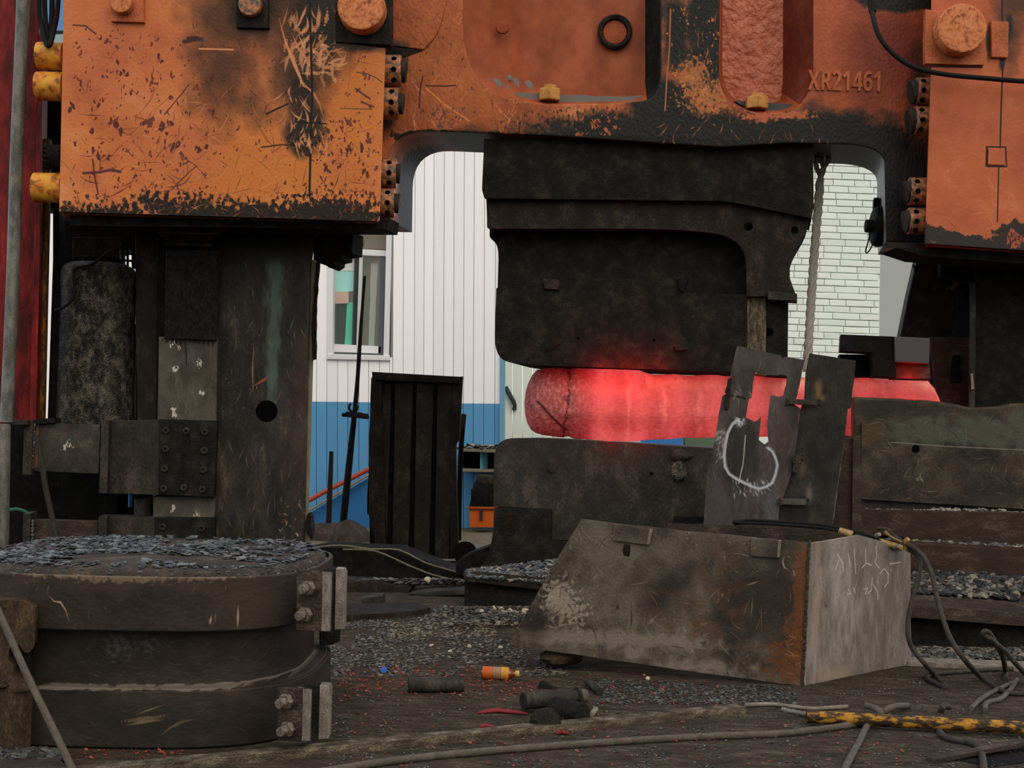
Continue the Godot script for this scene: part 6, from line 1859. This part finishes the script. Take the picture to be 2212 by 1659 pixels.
func ring_stack() -> void:
	var c := P(348, 903, 6.93)
	c.y = 0.0
	var hx := 0.835
	var hz := 0.86
	var t := thing("ring_tool", "big round dark steel ring tool with two bolted clamp bands, topped with grey scale", "forging tool", c)
	var cv := zcanvas(-60, 1190, 760, 1650, 6.1, 480.0, 71)
	cv.fill(ramp([0.0, C(28, 25, 22), 0.34, C(40, 35, 31), 0.5, C(48, 41, 37), 0.66, C(56, 48, 43), 0.9, C(84, 73, 64)]), LOW, MID, HIG, Vector2(0.3, 0.5), Vector2(0.5, 0.9), Vector2(0.5, 0.9), 0.5, 0.3, 0.2, 0.3)
	cv.stain([[350, 1260, 300, 26, 0.7], [560, 1300, 140, 50, 0.6], [640, 1420, 40, 60, 0.7]], C(66, 55, 49), LOW, Vector2(0.8, 0.8), 0.4, 0.4, 0.7)
	cv.stain([[120, 1232, 90, 12, 1.0], [260, 1244, 110, 10, 1.0], [420, 1243, 90, 8, 0.9], [560, 1238, 60, 6, 0.7]], C(112, 96, 80), HIG, Vector2(0.5, 0.5), 0.8, 0.25, 0.85)
	cv.stain([[200, 1420, 180, 40, 0.7], [300, 1390, 60, 30, 0.7], [350, 1560, 300, 50, 0.5]], C(36, 34, 31), MID, Vector2(0.6, 0.8), 0.5, 0.4, 0.8)
	cv.stain([[250, 1400, 30, 30, 0.6], [310, 1396, 24, 16, 0.5]], C(74, 74, 74), HIG, Vector2(0.6, 0.6), 0.8, 0.3, 0.6)
	cv.scratches(60, 20, 1250, 640, 1360, 3, 16, 1.2, [C(112, 96, 78), C(84, 74, 66), C(30, 27, 24)], 1.6, 0.8, 0.55)
	cv.scratches(200, 80, 1370, 690, 1480, 3, 16, 1.2, [C(72, 66, 60), C(28, 25, 23), C(84, 76, 68)], 0.0, 0.5, 0.5)
	cv.scratches(40, 80, 1490, 600, 1610, 6, 34, 1.0, [C(74, 66, 58), C(30, 28, 26)], 0.0, 0.7, 0.6)
	cv.line([509, 1310, 508, 1362], 3, C(150, 128, 98), 0.8, 20, true)
	cv.line([456, 1330, 452, 1350], 3, C(150, 126, 96), 0.9, 20, true)
	cv.line([110, 1284, 122, 1296, 136, 1298, 148, 1316, 154, 1338], 2.5, C(150, 128, 92), 0.9, 20, true)
	cv.line([268, 1553, 300, 1551, 335, 1548, 366, 1540], 8, C(100, 87, 66), 0.6, 20, true)
	cv.line([276, 1562, 310, 1556, 362, 1550], 4, C(112, 96, 72), 0.6, 20, true)
	cv.line([350, 1584, 372, 1568, 395, 1556, 424, 1552], 4, C(100, 84, 68), 0.6, 20, true)
	cv.line([295, 1540, 330, 1528, 360, 1518], 1.8, C(120, 104, 84), 0.7, 20, true)
	for i in 26:
		var lx := 84.0 + i * 20.5
		cv.line([lx, 1483 + i * 0.25 + cv.rng.randf_range(-2.0, 2.0), lx + 21, 1483.5 + i * 0.25 + cv.rng.randf_range(-2.0, 2.0)], cv.rng.randf_range(1.5, 5.0), C(108, 98, 88), 0.8, 20)
	var rm := cv.material(0.6, 0.22, 0.4)
	part("lower_ring", drum([Vector2(0.012, 0.95), Vector2(0.012, 0.99), Vector2(0.02, 1.0), Vector2(0.25, 1.0), Vector2(0.262, 0.985), Vector2(0.268, 0.86)], c, hx, hz), rm, t)
	part("drum_wall", drum([Vector2(0.25, 0.92), Vector2(0.275, 0.91), Vector2(0.54, 0.908)], c, hx, hz), rm, t)
	part("upper_ring", drum([Vector2(0.52, 0.86), Vector2(0.52, 0.99), Vector2(0.528, 1.0), Vector2(0.725, 1.0), Vector2(0.735, 0.985), Vector2(0.742, 0.975)], c, hx, hz), rm, t)
	part("top_face", drum([Vector2(0.742, 0.975), Vector2(0.765, 0.962), Vector2(0.782, 0.93), Vector2(0.786, 0.9), Vector2(0.786, 0.0)], c, hx, hz), M.brown, t)
	part("clamp_band", drum([Vector2(0.516, 1.0), Vector2(0.516, 1.008), Vector2(0.522, 1.014), Vector2(0.748, 1.014), Vector2(0.755, 1.008), Vector2(0.755, 0.99)], c, hx, hz), rm, t)
	part("clamp_band", drum([Vector2(0.006, 1.0), Vector2(0.006, 1.008), Vector2(0.012, 1.014), Vector2(0.25, 1.014), Vector2(0.257, 1.008), Vector2(0.257, 0.99)], c, hx, hz), rm, t)
	# bolted lugs where the bands close
	for q in [[640, 699, 1231, 1363, 719, 6.2, 12, [[672, 1268], [665, 1325]], 725, 745], [600, 657, 1484, 1600, 675, 5.98, 10, [[624, 1512], [627, 1572]], 690, 712]]:
		var d: float = q[5]
		var lug := part("clamp_lug", MB.new().prism(PackedVector3Array([P(q[0], q[2], d), P(q[1], q[2] + 1, d), P(q[1] - 3, q[3] + 1, d), P(q[0] - 1, q[3] - 1, d)]), P(q[4], q[2] + 3, d + 0.1) - P(q[1], q[2] + 1, d), 0.006), M.brown, t)
		var side := P(q[4], q[2] + 3, d + 0.1) - P(q[1], q[2] + 1, d)
		part("lug_edge", MB.new().prism(PackedVector3Array([P(q[1] - 1, q[2] + 3, d - 0.004), P(q[4] - 1, q[2] + 6, d + 0.08), P(q[4] - 5, q[3] + 1, d + 0.08), P(q[1] - 4, q[3] + 1, d - 0.004)]), Vector3(-0.03, 0, -0.04), 0.004), M.worn, lug, "pale edge")  # side face paler than the lug front
		part("clamp_lug", MB.new().prism(PackedVector3Array([P(q[8] - 30, q[2] - 2, d + 0.2), P(q[8], q[2] - 2, d + 0.2), P(q[8] - 2, q[3] - 2, d + 0.2), P(q[8] - 30, q[3] - 2, d + 0.2)]), Vector3(0.0, 0, -0.1), 0.006), M.soot, t)
		part("lug_edge", MB.new().prism(PackedVector3Array([P(q[8], q[2] - 2, d + 0.19), P(q[9] - 4, q[2] - 1, d + 0.19), P(q[9], q[2] + 8, d + 0.19), P(q[9] - 3, q[3] - 4, d + 0.19), P(q[8] - 3, q[3] - 2, d + 0.19)]), Vector3(0.0, 0, -0.1), 0.006), M.worn, lug, "pale edge")
		for b in q[7]:
			var p := P(b[0], b[1], d - 0.004)
			var dir := Vector3(-0.45, -0.06, 1.0).normalized()
			var w := part("washer", MB.new().rod(p, p + dir * 0.008, 0.04, 22, 0.003), M.brown, lug)
			part("hex_nut", MB.new().hexnut(p + dir * 0.008, p + dir * 0.04, 0.034), M.bolt, lug)
			part("bolt_end", MB.new().rod(p + dir * 0.03, p + dir * 0.08, 0.021, 16, 0.004), M.bolt, lug)
	solo("drum_stop", MB.new().slab(pv([690, 1358, 736, 1358, 734, 1386, 718, 1393, 690, 1395]), 7.2, 0.25, 0.015, 700), M.soot, "small black block poking out behind the clamp lug of the ring tool", "block")
	# scale on the top
	var rng := RandomNumberGenerator.new()
	rng.seed = 12
	var xf := []
	var cols := []
	var sc := [C(68, 73, 75), C(50, 54, 56), C(84, 89, 90), C(60, 63, 65), C(40, 42, 44), C(98, 101, 100)]
	for i in 4200:
		var a := rng.randf() * TAU
		var r := sqrt(rng.randf())
		if rng.randf() < 0.35: r = rng.randf_range(0.93, 1.0)
		var q := superring(r * 0.97, hx, hz, 3.0, int(a / TAU * 96), 96)
		var nn := LOW[(int(q.y * 160 + 900) & 511) * 512 + (int(q.x * 90 + 900) & 511)]
		if nn < 104 and r < 0.93: continue
		var h := 0.788 if r < 0.93 else 0.787 - (r - 0.93) * 0.6
		xf.append(Transform3D(Basis.from_euler(Vector3(rng.randf_range(-0.28, 0.28), rng.randf() * TAU, rng.randf_range(-0.28, 0.28))).scaled(Vector3.ONE * rng.randf_range(0.014, 0.055) * (1.0 if r < 0.93 else 0.6)), c + Vector3(q.x, h + rng.randf() * 0.012, q.y)))
		cols.append(sc[rng.randi() % sc.size()])
	scatter("scale_flakes", "layer of grey forge scale flakes on top of the ring tool", "scale", flake_mesh(5, 0.09), M.flake, xf, cols)
	xf = []
	cols = []
	for i in 700:
		var a := PI * 0.05 + rng.randf() * PI * 0.9
		var q := superring(rng.randf_range(0.975, 1.004), hx, hz, 3.0, int(a / TAU * 96), 96)
		xf.append(Transform3D(Basis.from_euler(Vector3(rng.randf() * 3, rng.randf() * TAU, rng.randf() * 3)).scaled(Vector3.ONE * rng.randf_range(0.008, 0.022)), c + Vector3(q.x, rng.randf_range(0.733, 0.752), q.y)))
		cols.append([C(140, 120, 98), C(112, 98, 84), C(90, 80, 72)][rng.randi() % 3])
	scatter("rim_crumbs", "tan crumbs along the front rim of the ring tool", "scale", chip_mesh(8), M.flake, xf, cols)


func front_things() -> void:
	# rusted block at the left edge
	var blk := rp([-80, 1293, 0, 50, 1298, 6, 76, 1312, 4, 77, 1330, 3, 74, 1396, 4, 62, 1411, 3, 52, 1408, 3, 40, 1392, 5, 28, 1386, 4, 19, 1404, 4, 18, 1424, 5, 30, 1440, 3, 29, 1456, 5, 44, 1468, 4, 60, 1474, 6, 69, 1492, 4, 68, 1560, 0, 65, 1616, 3, -80, 1620, 0], 4)
	var rb := thing("rusted_block", "flame-gouged rusty brown steel block at the lower left edge of the picture", "steel block", P(30, 1616, 6.05))
	part("block_body", MB.new().slab(jag(blk, 7, 0.6, 3), 5.98, 0.34, 0.02, 400), M.rust, rb)
	part("gouge_back", MB.new().slab(pv([10, 1380, 66, 1380, 66, 1480, 10, 1480]), 6.12, 0.2, 0.0, 400), M.sootbrown, rb)
	part("slag_lip", MB.new().rock(P(45, 1485, 5.98), Vector3(0.055, 0.022, 0.03), 5), M.rust, rb)
	part("slag_lip", MB.new().rock(P(5, 1482, 5.98), Vector3(0.035, 0.014, 0.03), 6), M.rust, rb)
	solo("iron_pole", MB.new().tube(PackedVector3Array([P(-20, 1284, 5.9), P(60, 1462, 5.75), P(162, 1672, 5.55)]), 0.0155, 12), M.hosepale, "long rusty iron rod leaning on the rusted block, bottom left", "rod")
	solo("corner_slab", MB.new().prism(PackedVector3Array([G(-60, 1640, 0.03), G(120, 1634, 0.03), G(215, 1700, 0.03), G(-60, 1720, 0.03)]), Vector3(0, -0.03, 0), 0.005), M.brown, "low brown slab on the floor in the bottom left corner", "slab")
	# raised seam of the floor plates
	var bar := MB.new()
	var pa := G(130, 1668, 0.04)
	var pb := G(1612, 1526, 0.04)
	var dirb := (pb - pa).normalized()
	var side := Vector3(-dirb.z, 0, dirb.x) * 0.085
	bar.prism(PackedVector3Array([pa, pb, pb - side, pa - side]), Vector3(0, -0.04, 0), 0.006)
	solo("floor_bar", bar, M.bar, "long flat steel bar lying across the floor from the ring tool towards the hopper", "bar")
	hose_from("rod_hose", [[690, 1668, 0], [860, 1642, 0], [1060, 1622, 0], [1300, 1604, 0], [1500, 1592, 0], [1660, 1586, 0], [1760, 1577, 0], [1862, 1562, 0], [1890, 1552, 7.0], [1902, 1545, 6.98], [1925, 1528, 7.0], [1960, 1524, 0]], 0.017, M.hosepale, "pale hose running along the foreground floor up to the yellow pole")
	hose_from("pale_hose", [[1818, 1680, 0], [1830, 1650, 0], [1852, 1610, 0], [1872, 1570, 0], [1884, 1550, 7.0], [1902, 1543, 6.95], [1895, 1532, 6.97], [1872, 1524, 7.05]], 0.0165, M.hosepale, "pale hose looping over the yellow pole and out of the bottom edge")
	hose_from("dark_hose", [[2126, 1670, 0], [2122, 1635, 0], [2112, 1612, 0], [2090, 1602, 0], [2060, 1598, 0], [2036, 1588, 0], [2027, 1570, 0], [2030, 1545, 7.0], [2038, 1525, 6.98], [2050, 1527, 7.1]], 0.0165, M.hose, "dark hose draped over the yellow pole near the lower right")
	hose_from("torch_hose", [[1960, 1184, 8.56], [1978, 1196, 8.55], [1987, 1215, 8.5], [1984, 1250, 8.45], [1972, 1290, 8.4], [1962, 1340, 8.35], [1962, 1375, 8.3], [1972, 1402, 8.3], [1996, 1432, 8.2], [2020, 1458, 0], [2043, 1484, 0], [2020, 1476, 0], [2004, 1466, 0], [2012, 1457, 0], [2090, 1450, 0], [2150, 1446, 0], [2188, 1445, 0]], 0.0145, M.hose, "torch hose falling straight beside the hopper end plate", "hoses of the torch")
	hose_from("torch_hose", [[1958, 1176, 8.54], [1978, 1186, 8.52], [1998, 1208, 8.45], [2014, 1245, 8.35], [2024, 1290, 8.25], [2036, 1335, 8.15], [2056, 1385, 8.05], [2088, 1430, 8.0], [2122, 1465, 0], [2160, 1490, 0], [2190, 1498, 0], [2230, 1497, 0]], 0.0155, M.hose, "outer torch hose curving out to the right edge", "hoses of the torch")
	hose_from("loop_hose", [[2230, 1470, 0], [2200, 1440, 7.9], [2172, 1408, 7.85], [2145, 1385, 7.8], [2128, 1372, 7.8], [2124, 1366, 7.8], [2134, 1365, 7.8], [2150, 1388, 7.85], [2166, 1420, 7.95], [2172, 1450, 0], [2172, 1466, 0]], 0.015, M.hose, "stiff brown hose loop standing up at the right edge", "")
	hose_from("twin_hose", [[2098, 1530, 0], [2122, 1508, 0], [2150, 1492, 0], [2190, 1474, 0]], 0.014, M.hosepale, "upper of two pale hoses crossing to the yellow pole at the right", "twin hoses")
	hose_from("twin_hose", [[2128, 1534, 0], [2132, 1518, 0], [2160, 1510, 0], [2182, 1490, 0], [2196, 1468, 0]], 0.014, M.hosepale, "lower of two pale hoses crossing to the yellow pole at the right", "twin hoses")
	var pole := thing("yellow_pole", "steel pole with worn yellow paint lying under the hoses at lower right", "pole", G(1980, 1560))
	var a := G(1742, 1548, 0.042)
	var b := G(2250, 1574, 0.042)
	part("pole_tube", MB.new().rod(a, b, 0.031, 22, 0.004), M.polepaint, pole)
	part("pole_bore", MB.new().rod(a - (b - a).normalized() * 0.002, a + (b - a).normalized() * 0.01, 0.024, 16, 0.001), M.hole, pole)
	solo("flat_hose_end", MB.new().tube(cat([G(1690, 1532, 0.012), G(1712, 1537, 0.012), G(1745, 1543, 0.02)], 4), 0.012, 8), M.worn, "pale hose end pushed into the left end of the yellow pole", "hose")
	solo("grey_cable", MB.new().tube(cat([G(1610, 1523, 0.012), G(1660, 1521, 0.012), G(1710, 1526, 0.012), G(1760, 1531, 0.012), G(1830, 1526, 0.012)], 4), 0.011, 8), M.worn, "grey cable lying on the floor above the yellow pole's left end", "cable")
	# flat black sheet for the dark of the gap, and the plate edge
	solo("gap_shade", MB.new().prism(PackedVector3Array([G(2062, 1640, 0.004), G(2230, 1608, 0.004), G(2260, 1640, 0.004), G(2140, 1656, 0.004)]), Vector3(0, -0.02, 0), 0.0), M.black, "flat black sheet for the dark gap beside the raised plate edge in the bottom right corner", "gap")
	solo("plate_edge", MB.new().prism(PackedVector3Array([G(2020, 1640, 0.02), G(2240, 1598, 0.05), G(2240, 1590, 0.05), G(2000, 1634, 0.02)]), Vector3(0, -0.02, 0), 0.003), M.brown, "raised steel plate edge in the bottom right corner", "plate")
	# bottle
	var bo := G(1041, 1453, 0.036)
	var bx := (G(1122, 1456, 0.036) - bo).normalized()
	var L := bo.distance_to(G(1122, 1456, 0.036))
	var bt := thing("drink_bottle", "small orange soft drink bottle with a yellow cap lying on the floor", "bottle", bo)
	var amber := flat(C(112, 44, 18), 0.12, 0.6)
	var R := 0.036
	part("bottle_body", MB.new().lathe([Vector2(0.0, 0.0), Vector2(0.0, R * 0.7), Vector2(0.008, R * 0.95), Vector2(0.02, R), Vector2(L * 0.3, R * 0.97), Vector2(L * 0.62, R), Vector2(L * 0.74, R * 0.9), Vector2(L * 0.82, R * 0.6), Vector2(L * 0.86, R * 0.42), Vector2(L * 0.9, R * 0.4)], bo, bx, 22), amber, bt)
	var lab := part("bottle_label", MB.new().lathe([Vector2(L * 0.02, R * 1.0), Vector2(L * 0.03, R * 1.02), Vector2(L * 0.28, R * 1.02), Vector2(L * 0.29, R)], bo, bx, 22), flat(C(176, 82, 32), 0.4), bt, "orange label")
	part("label_patch", MB.new().lathe([Vector2(L * 0.3, R * 1.0), Vector2(L * 0.31, R * 1.03), Vector2(L * 0.5, R * 1.03), Vector2(L * 0.51, R)], bo, bx, 22), flat(C(140, 108, 80), 0.4), lab)
	part("neck_label", MB.new().lathe([Vector2(L * 0.52, R * 1.02), Vector2(L * 0.53, R * 1.04), Vector2(L * 0.68, R * 1.02), Vector2(L * 0.72, R * 0.95)], bo, bx, 22), flat(C(184, 132, 44), 0.4), bt, "yellow label band")
	part("bottle_cap", MB.new().rod(bo + bx * L * 0.89, bo + bx * L, R * 0.52, 18, 0.004), flat(C(186, 152, 56), 0.4), bt, "yellow screw cap")
	# loose steel
	solo("pipe_stub", MB.new().rod(G(882, 1479, 0.042), G(1002, 1479, 0.04), 0.041, 26, 0.006), M.steel, "short thick steel bar stub lying among red scraps, left of the bottle", "bar stub")
	solo("blue_disc", MB.new().rod(G(829, 1447, 0.0), G(829, 1447, 0.016), 0.02, 18, 0.003), flat(C(54, 100, 190), 0.4), "small blue plastic disc on the floor left of the bar stub", "disc")
	solo("small_pin", MB.new().rod(G(1268, 1470, 0.03), G(1296, 1494, 0.022), 0.022, 16, 0.004), M.steel, "short round steel pin lying beneath the hopper's raised edge", "pin")
	var v := thing("old_valve", "dark flanged pipe fitting, rear piece of the pile near the floor bar", "fitting", G(1190, 1515))
	var va := G(1130, 1514, 0.06)
	var vb := G(1245, 1505, 0.06)
	part("valve_pipe", MB.new().lathe([Vector2(0, 0), Vector2(0, 0.042), Vector2(0.006, 0.046), Vector2(0.02, 0.046), Vector2(0.024, 0.041), Vector2(0.03, 0.045), Vector2(0.04, 0.041), Vector2(0.05, 0.045), Vector2(0.08, 0.044), Vector2(va.distance_to(vb), 0.034), Vector2(va.distance_to(vb), 0)], va, vb - va, 22), M.steel, v)
	part("valve_flange", MB.new().rod(vb, vb + (vb - va).normalized() * 0.014, 0.052, 22), M.steel, v)
	part("valve_end", MB.new().rod(vb + (vb - va).normalized() * 0.014, vb + (vb - va).normalized() * 0.06, 0.038, 22, 0.01), M.plate, v)
	part("valve_fin", MB.new().prism(PackedVector3Array([P(1160, 1488, 7.3), P(1167, 1473, 7.3), P(1176, 1472, 7.3), P(1206, 1490, 7.3)]), Vector3(0, 0, -0.03), 0.004), M.soot, v)
	var ca := G(1196, 1528, 0.055)
	var cb := G(1259, 1542, 0.06)
	solo("round_plug", MB.new().rod(ca, cb, 0.053, 28, 0.008), M.soot, "stubby black cylinder with its round end facing forward, middle of the fitting pile", "cylinder")
	solo("bent_sheet", MB.new().rock(G(1178, 1560, 0.04), Vector3(0.085, 0.075, 0.06), 9, 0.6), M.soot, "crumpled black lump in front of the fitting pile", "scrap")
	solo("flat_offcut", MB.new().prism(PackedVector3Array([P(1198, 1532, 7.05), P(1214, 1538, 7.05), P(1214, 1554, 7.02), P(1190, 1558, 7.02)]), Vector3(0.004, 0, -0.02), 0.003), M.brown, "small brown steel offcut standing against the black lump", "offcut")
	solo("wedge_piece", MB.new().prism(PackedVector3Array([G(1214, 1553, 0.03), G(1278, 1546, 0.005), G(1214, 1546, 0.04)]), Vector3(0, -0.025, 0), 0.003), M.brown, "flat brown wedge lying in front of the stubby cylinder", "wedge")
	solo("cork_stub", MB.new().rod(G(1279, 1543, 0.014), G(1287, 1532, 0.016), 0.014, 14, 0.002), M.khaki, "tiny khaki tube stub at the right end of the fitting pile", "stub")


func litter() -> void:
	var rng := RandomNumberGenerator.new()
	rng.seed = 404
	# pale lime lumps that can be told apart
	var k := 0
	for q in [[1067, 1312, 16, "leftmost lump of pale lime at the foot of the anvil step"], [1087, 1318, 24, "long lump of pale lime second from the left at the anvil step's foot"], [1102, 1319, 18, "lump of pale lime third from the left at the anvil step's foot"], [1042, 1322, 14, "small pale lime lump left of the row at the anvil step"], [1142, 1322, 34, "big grey lime lump at the anvil step beside the hopper"]]:
		solo("lime_lump", MB.new().rock(G(q[0], q[1] + 4, 0.02), Vector3(q[2] * 0.0019, 0.028 + q[2] * 0.0008, 0.03), 60 + k, 0.5), M.lime, q[3], "stone", "lime lumps at the anvil step", 25.0)
		k += 1
	for q in [[1013, 1396, 6, "small pale lime chip right of centre on the dark floor beside the ring tool"], [972, 1407, 5, "tiny round pale lime chip nearest above the bar stub"], [932, 1394, 6, "small pale lime chip nearest the ring tool"], [1080, 1399, 7, "triangular pale lime chip under the hopper's slanted corner"], [1400, 1466, 5, "single pale lime chip in the shadow under the hopper's front"]]:
		solo("lime_chip", MB.new().rock(G(q[0], q[1], 0.008), Vector3(q[2] * 0.0028, 0.014, 0.02), 80 + k, 0.5), M.lime, q[3], "stone", "single lime chips on the floor", 25.0)
		k += 1
	solo("white_stone", MB.new().rock(P(924, 1253, 11.7), Vector3(0.035, 0.03, 0.03), 71, 0.5), M.lime, "white stone on the flat black rail behind the ring tool", "stone", "", 25.0)
	# scale on the anvil step
	var xf := []
	var cols := []
	var sc := [C(72, 71, 68), C(52, 51, 48), C(92, 90, 86), C(42, 41, 39), C(78, 75, 70), C(124, 118, 108)]
	for i in 1100:
		var u := rng.randf()
		var v := rng.randf()
		var p := P(1012 + u * 230, 1243 + u * 22 - v * (10 + 50 * u), 11.0 + v * 0.24)
		xf.append(Transform3D(Basis.from_euler(Vector3(rng.randf_range(-0.5, 0.5), rng.randf() * TAU, rng.randf_range(-0.5, 0.5))).scaled(Vector3.ONE * rng.randf_range(0.03, 0.1)), p))
		cols.append([C(74, 82, 87), C(56, 63, 68), C(92, 100, 104), C(48, 53, 56), C(84, 90, 94), C(140, 132, 120)][rng.randi() % 6])
	scatter("step_scale", "bank of blue-grey scale flakes on the anvil step", "scale", flake_mesh(15, 0.12), M.flake, xf, cols)
	# scale and grit on the floor
	xf = []
	cols = []
	var pale := [C(96, 90, 80), C(116, 106, 92), C(120, 104, 84)]
	for i in 10000:
		var px := rng.randf_range(690, 1230)
		var py := 1310.0 + pow(rng.randf(), 1.4) * 150.0
		var n := LOW[(int(py * 1.5) & 511) * 512 + (int(px * 0.7) & 511)]
		var heap := px > 960 and py < 1350
		if n < 92 and not heap: continue
		if px > 1150 and py > 1400 - (px - 1100) * 1.4 and px < 1130 + 100 and py < 1393: continue
		var s := rng.randf_range(0.006, 0.03) * (1.5 if heap else 1.0)
		var p := G(px, py, rng.randf() * (0.05 if heap else 0.006))
		xf.append(Transform3D(Basis.from_euler(Vector3(rng.randf_range(-0.35, 0.35), rng.randf() * TAU, rng.randf_range(-0.35, 0.35))).scaled(Vector3.ONE * s), p))
		var q := rng.randf()
		var sand := py > 1345 and py < 1375 and px > 840
		cols.append(pale[rng.randi() % 3] if q < (0.7 if sand else 0.14) else sc[rng.randi() % 5])
	for i in 1500:
		var px := rng.randf_range(1290, 1720)
		var py := rng.randf_range(1462, 1520)
		if py < 1404 + (px - 1100) * 0.127 + 52.0 * (1.0 - (px - 1100) / 640.0): continue
		xf.append(Transform3D(Basis.from_euler(Vector3(rng.randf_range(-0.35, 0.35), rng.randf() * TAU, rng.randf_range(-0.35, 0.35))).scaled(Vector3.ONE * rng.randf_range(0.008, 0.026)), G(px, py, 0.004)))
		cols.append(sc[rng.randi() % 5])
	for i in 7000:
		var px := rng.randf_range(700, 2230)
		var py := rng.randf_range(1420, 1662)
		if px > 1100 and px < 1735 and py < 1404 + (px - 1100) * 0.127 + 52.0 * (1.0 - (px - 1100) / 640.0): continue
		if px >= 1735 and py < 1482 - (px - 1735) * 0.2 + 6: continue
		if LOW[(int(py * 2.5) & 511) * 512 + (int(px * 0.8) & 511)] < 100 + (py - 1420) * 0.18: continue
		xf.append(Transform3D(Basis.from_euler(Vector3(rng.randf_range(-0.3, 0.3), rng.randf() * TAU, rng.randf_range(-0.3, 0.3))).scaled(Vector3.ONE * rng.randf_range(0.004, 0.016)), G(px, py, 0.003)))
		cols.append(sc[rng.randi() % 5] if rng.randf() < 0.9 else pale[rng.randi() % 3])
	for i in 900:
		var px := rng.randf_range(1960, 2230)
		var py := rng.randf_range(1398, 1424)
		xf.append(Transform3D(Basis.from_euler(Vector3(rng.randf_range(-0.4, 0.4), rng.randf() * TAU, rng.randf_range(-0.4, 0.4))).scaled(Vector3.ONE * rng.randf_range(0.015, 0.05)), G(px, py, rng.randf() * 0.03)))
		cols.append(sc[rng.randi() % 5] if rng.randf() < 0.8 else pale[rng.randi() % 3])
	for i in 260:
		xf.append(Transform3D(Basis.from_euler(Vector3(rng.randf_range(-0.4, 0.4), rng.randf() * TAU, rng.randf_range(-0.4, 0.4))).scaled(Vector3.ONE * rng.randf_range(0.02, 0.07)), G(rng.randf_range(-20, 140), rng.randf_range(1618, 1640), rng.randf() * 0.03)))
		cols.append(sc[rng.randi() % 5])
	for i in 420:
		xf.append(Transform3D(Basis.from_euler(Vector3(rng.randf_range(-0.3, 0.3), rng.randf() * TAU, rng.randf_range(-0.3, 0.3))).scaled(Vector3.ONE * rng.randf_range(0.02, 0.07)), P(rng.randf_range(745, 1000), rng.randf_range(1250, 1262), 11.95 + rng.randf() * 0.3)))
		cols.append(sc[rng.randi() % 5])
	scatter("floor_scale", "grey forge scale and pale grit strewn over the floor", "scale", flake_mesh(25, 0.14), M.flake, xf, cols)
	# red paper scraps
	xf = []
	cols = []
	var red := [C(136, 52, 44), C(118, 42, 38), C(150, 74, 60), C(104, 34, 34), C(140, 62, 50)]
	for i in 1100:
		var px := 0.0
		var py := 0.0
		var q := rng.randf()
		if q < 0.5:
			px = rng.randf_range(715, 1180)
			py = 1482 + rng.randfn(0, 15)
		elif q < 0.62:
			px = rng.randf_range(720, 1100)
			py = rng.randf_range(1436, 1470)
		elif q < 0.74:
			px = rng.randf_range(1180, 1560)
			py = rng.randf_range(1450, 1530)
		elif q < 0.8:
			px = rng.randf_range(180, 420)
			py = rng.randf_range(1618, 1638)
		else:
			px = rng.randf_range(720, 2000)
			py = rng.randf_range(1540, 1655)
		if py < 1404 + (px - 1100) * 0.127 + 8 and px > 1110: continue
		var s := rng.randf_range(0.005, 0.022)
		xf.append(Transform3D(Basis.from_euler(Vector3(rng.randf_range(-0.5, 0.5), rng.randf() * TAU, rng.randf_range(-0.5, 0.5))).scaled(Vector3(s, s, s * rng.randf_range(0.3, 0.9))), G(px, py, 0.007)))
		cols.append(red[rng.randi() % red.size()])
	scatter("red_scraps", "scattered red paper scraps on the dark floor", "paper", flake_mesh(35, 0.1), M.flake, xf, cols)
	for q in [[1030, 1140, 1528, 1540, "long torn strip of red paper in front of the fitting pile"], [1035, 1070, 1562, 1570, "torn red paper leaf near the floor bar"], [1200, 1232, 1576, 1584, "crumpled red paper on the floor just below the floor bar"]]:
		var pts := PackedVector3Array()
		var w: float = q[1] - q[0]
		for f in [[0, 0.9], [0.2, 0.3], [0.4, 0.0], [0.6, 0.35], [0.8, 0.5], [1.0, 1.0], [0.85, 0.95], [0.6, 0.8], [0.4, 0.6], [0.2, 0.8]]:
			pts.append(G(q[0] + w * f[0], q[2] + (q[3] - q[2]) * f[1], 0.012))
		solo("red_paper", MB.new().prism(pts, Vector3(0, -0.006, 0), 0.0), flat(C(122, 34, 38), 0.7), q[4], "paper", "larger red paper pieces")
	# a few big dark plates half buried in the rubble
	solo("half_buried_plate", MB.new().prism(PackedVector3Array([G(700, 1330, 0.05), G(870, 1322, 0.05), G(930, 1312, 0.05), G(905, 1300, 0.06), G(720, 1305, 0.05)]), Vector3(0, -0.05, 0), 0.006), M.sootbrown, "dark plate half buried in scale behind the ring tool", "plate")
	solo("cinder_slab", MB.new().prism(PackedVector3Array([P(780, 1294, 10.95), P(826, 1287, 10.95), P(828, 1306, 10.95), P(784, 1310, 10.95)]), Vector3(0.0, 0, -0.2), 0.008), M.steel, "flat grey slab lying on the scale below the black rail", "slab")
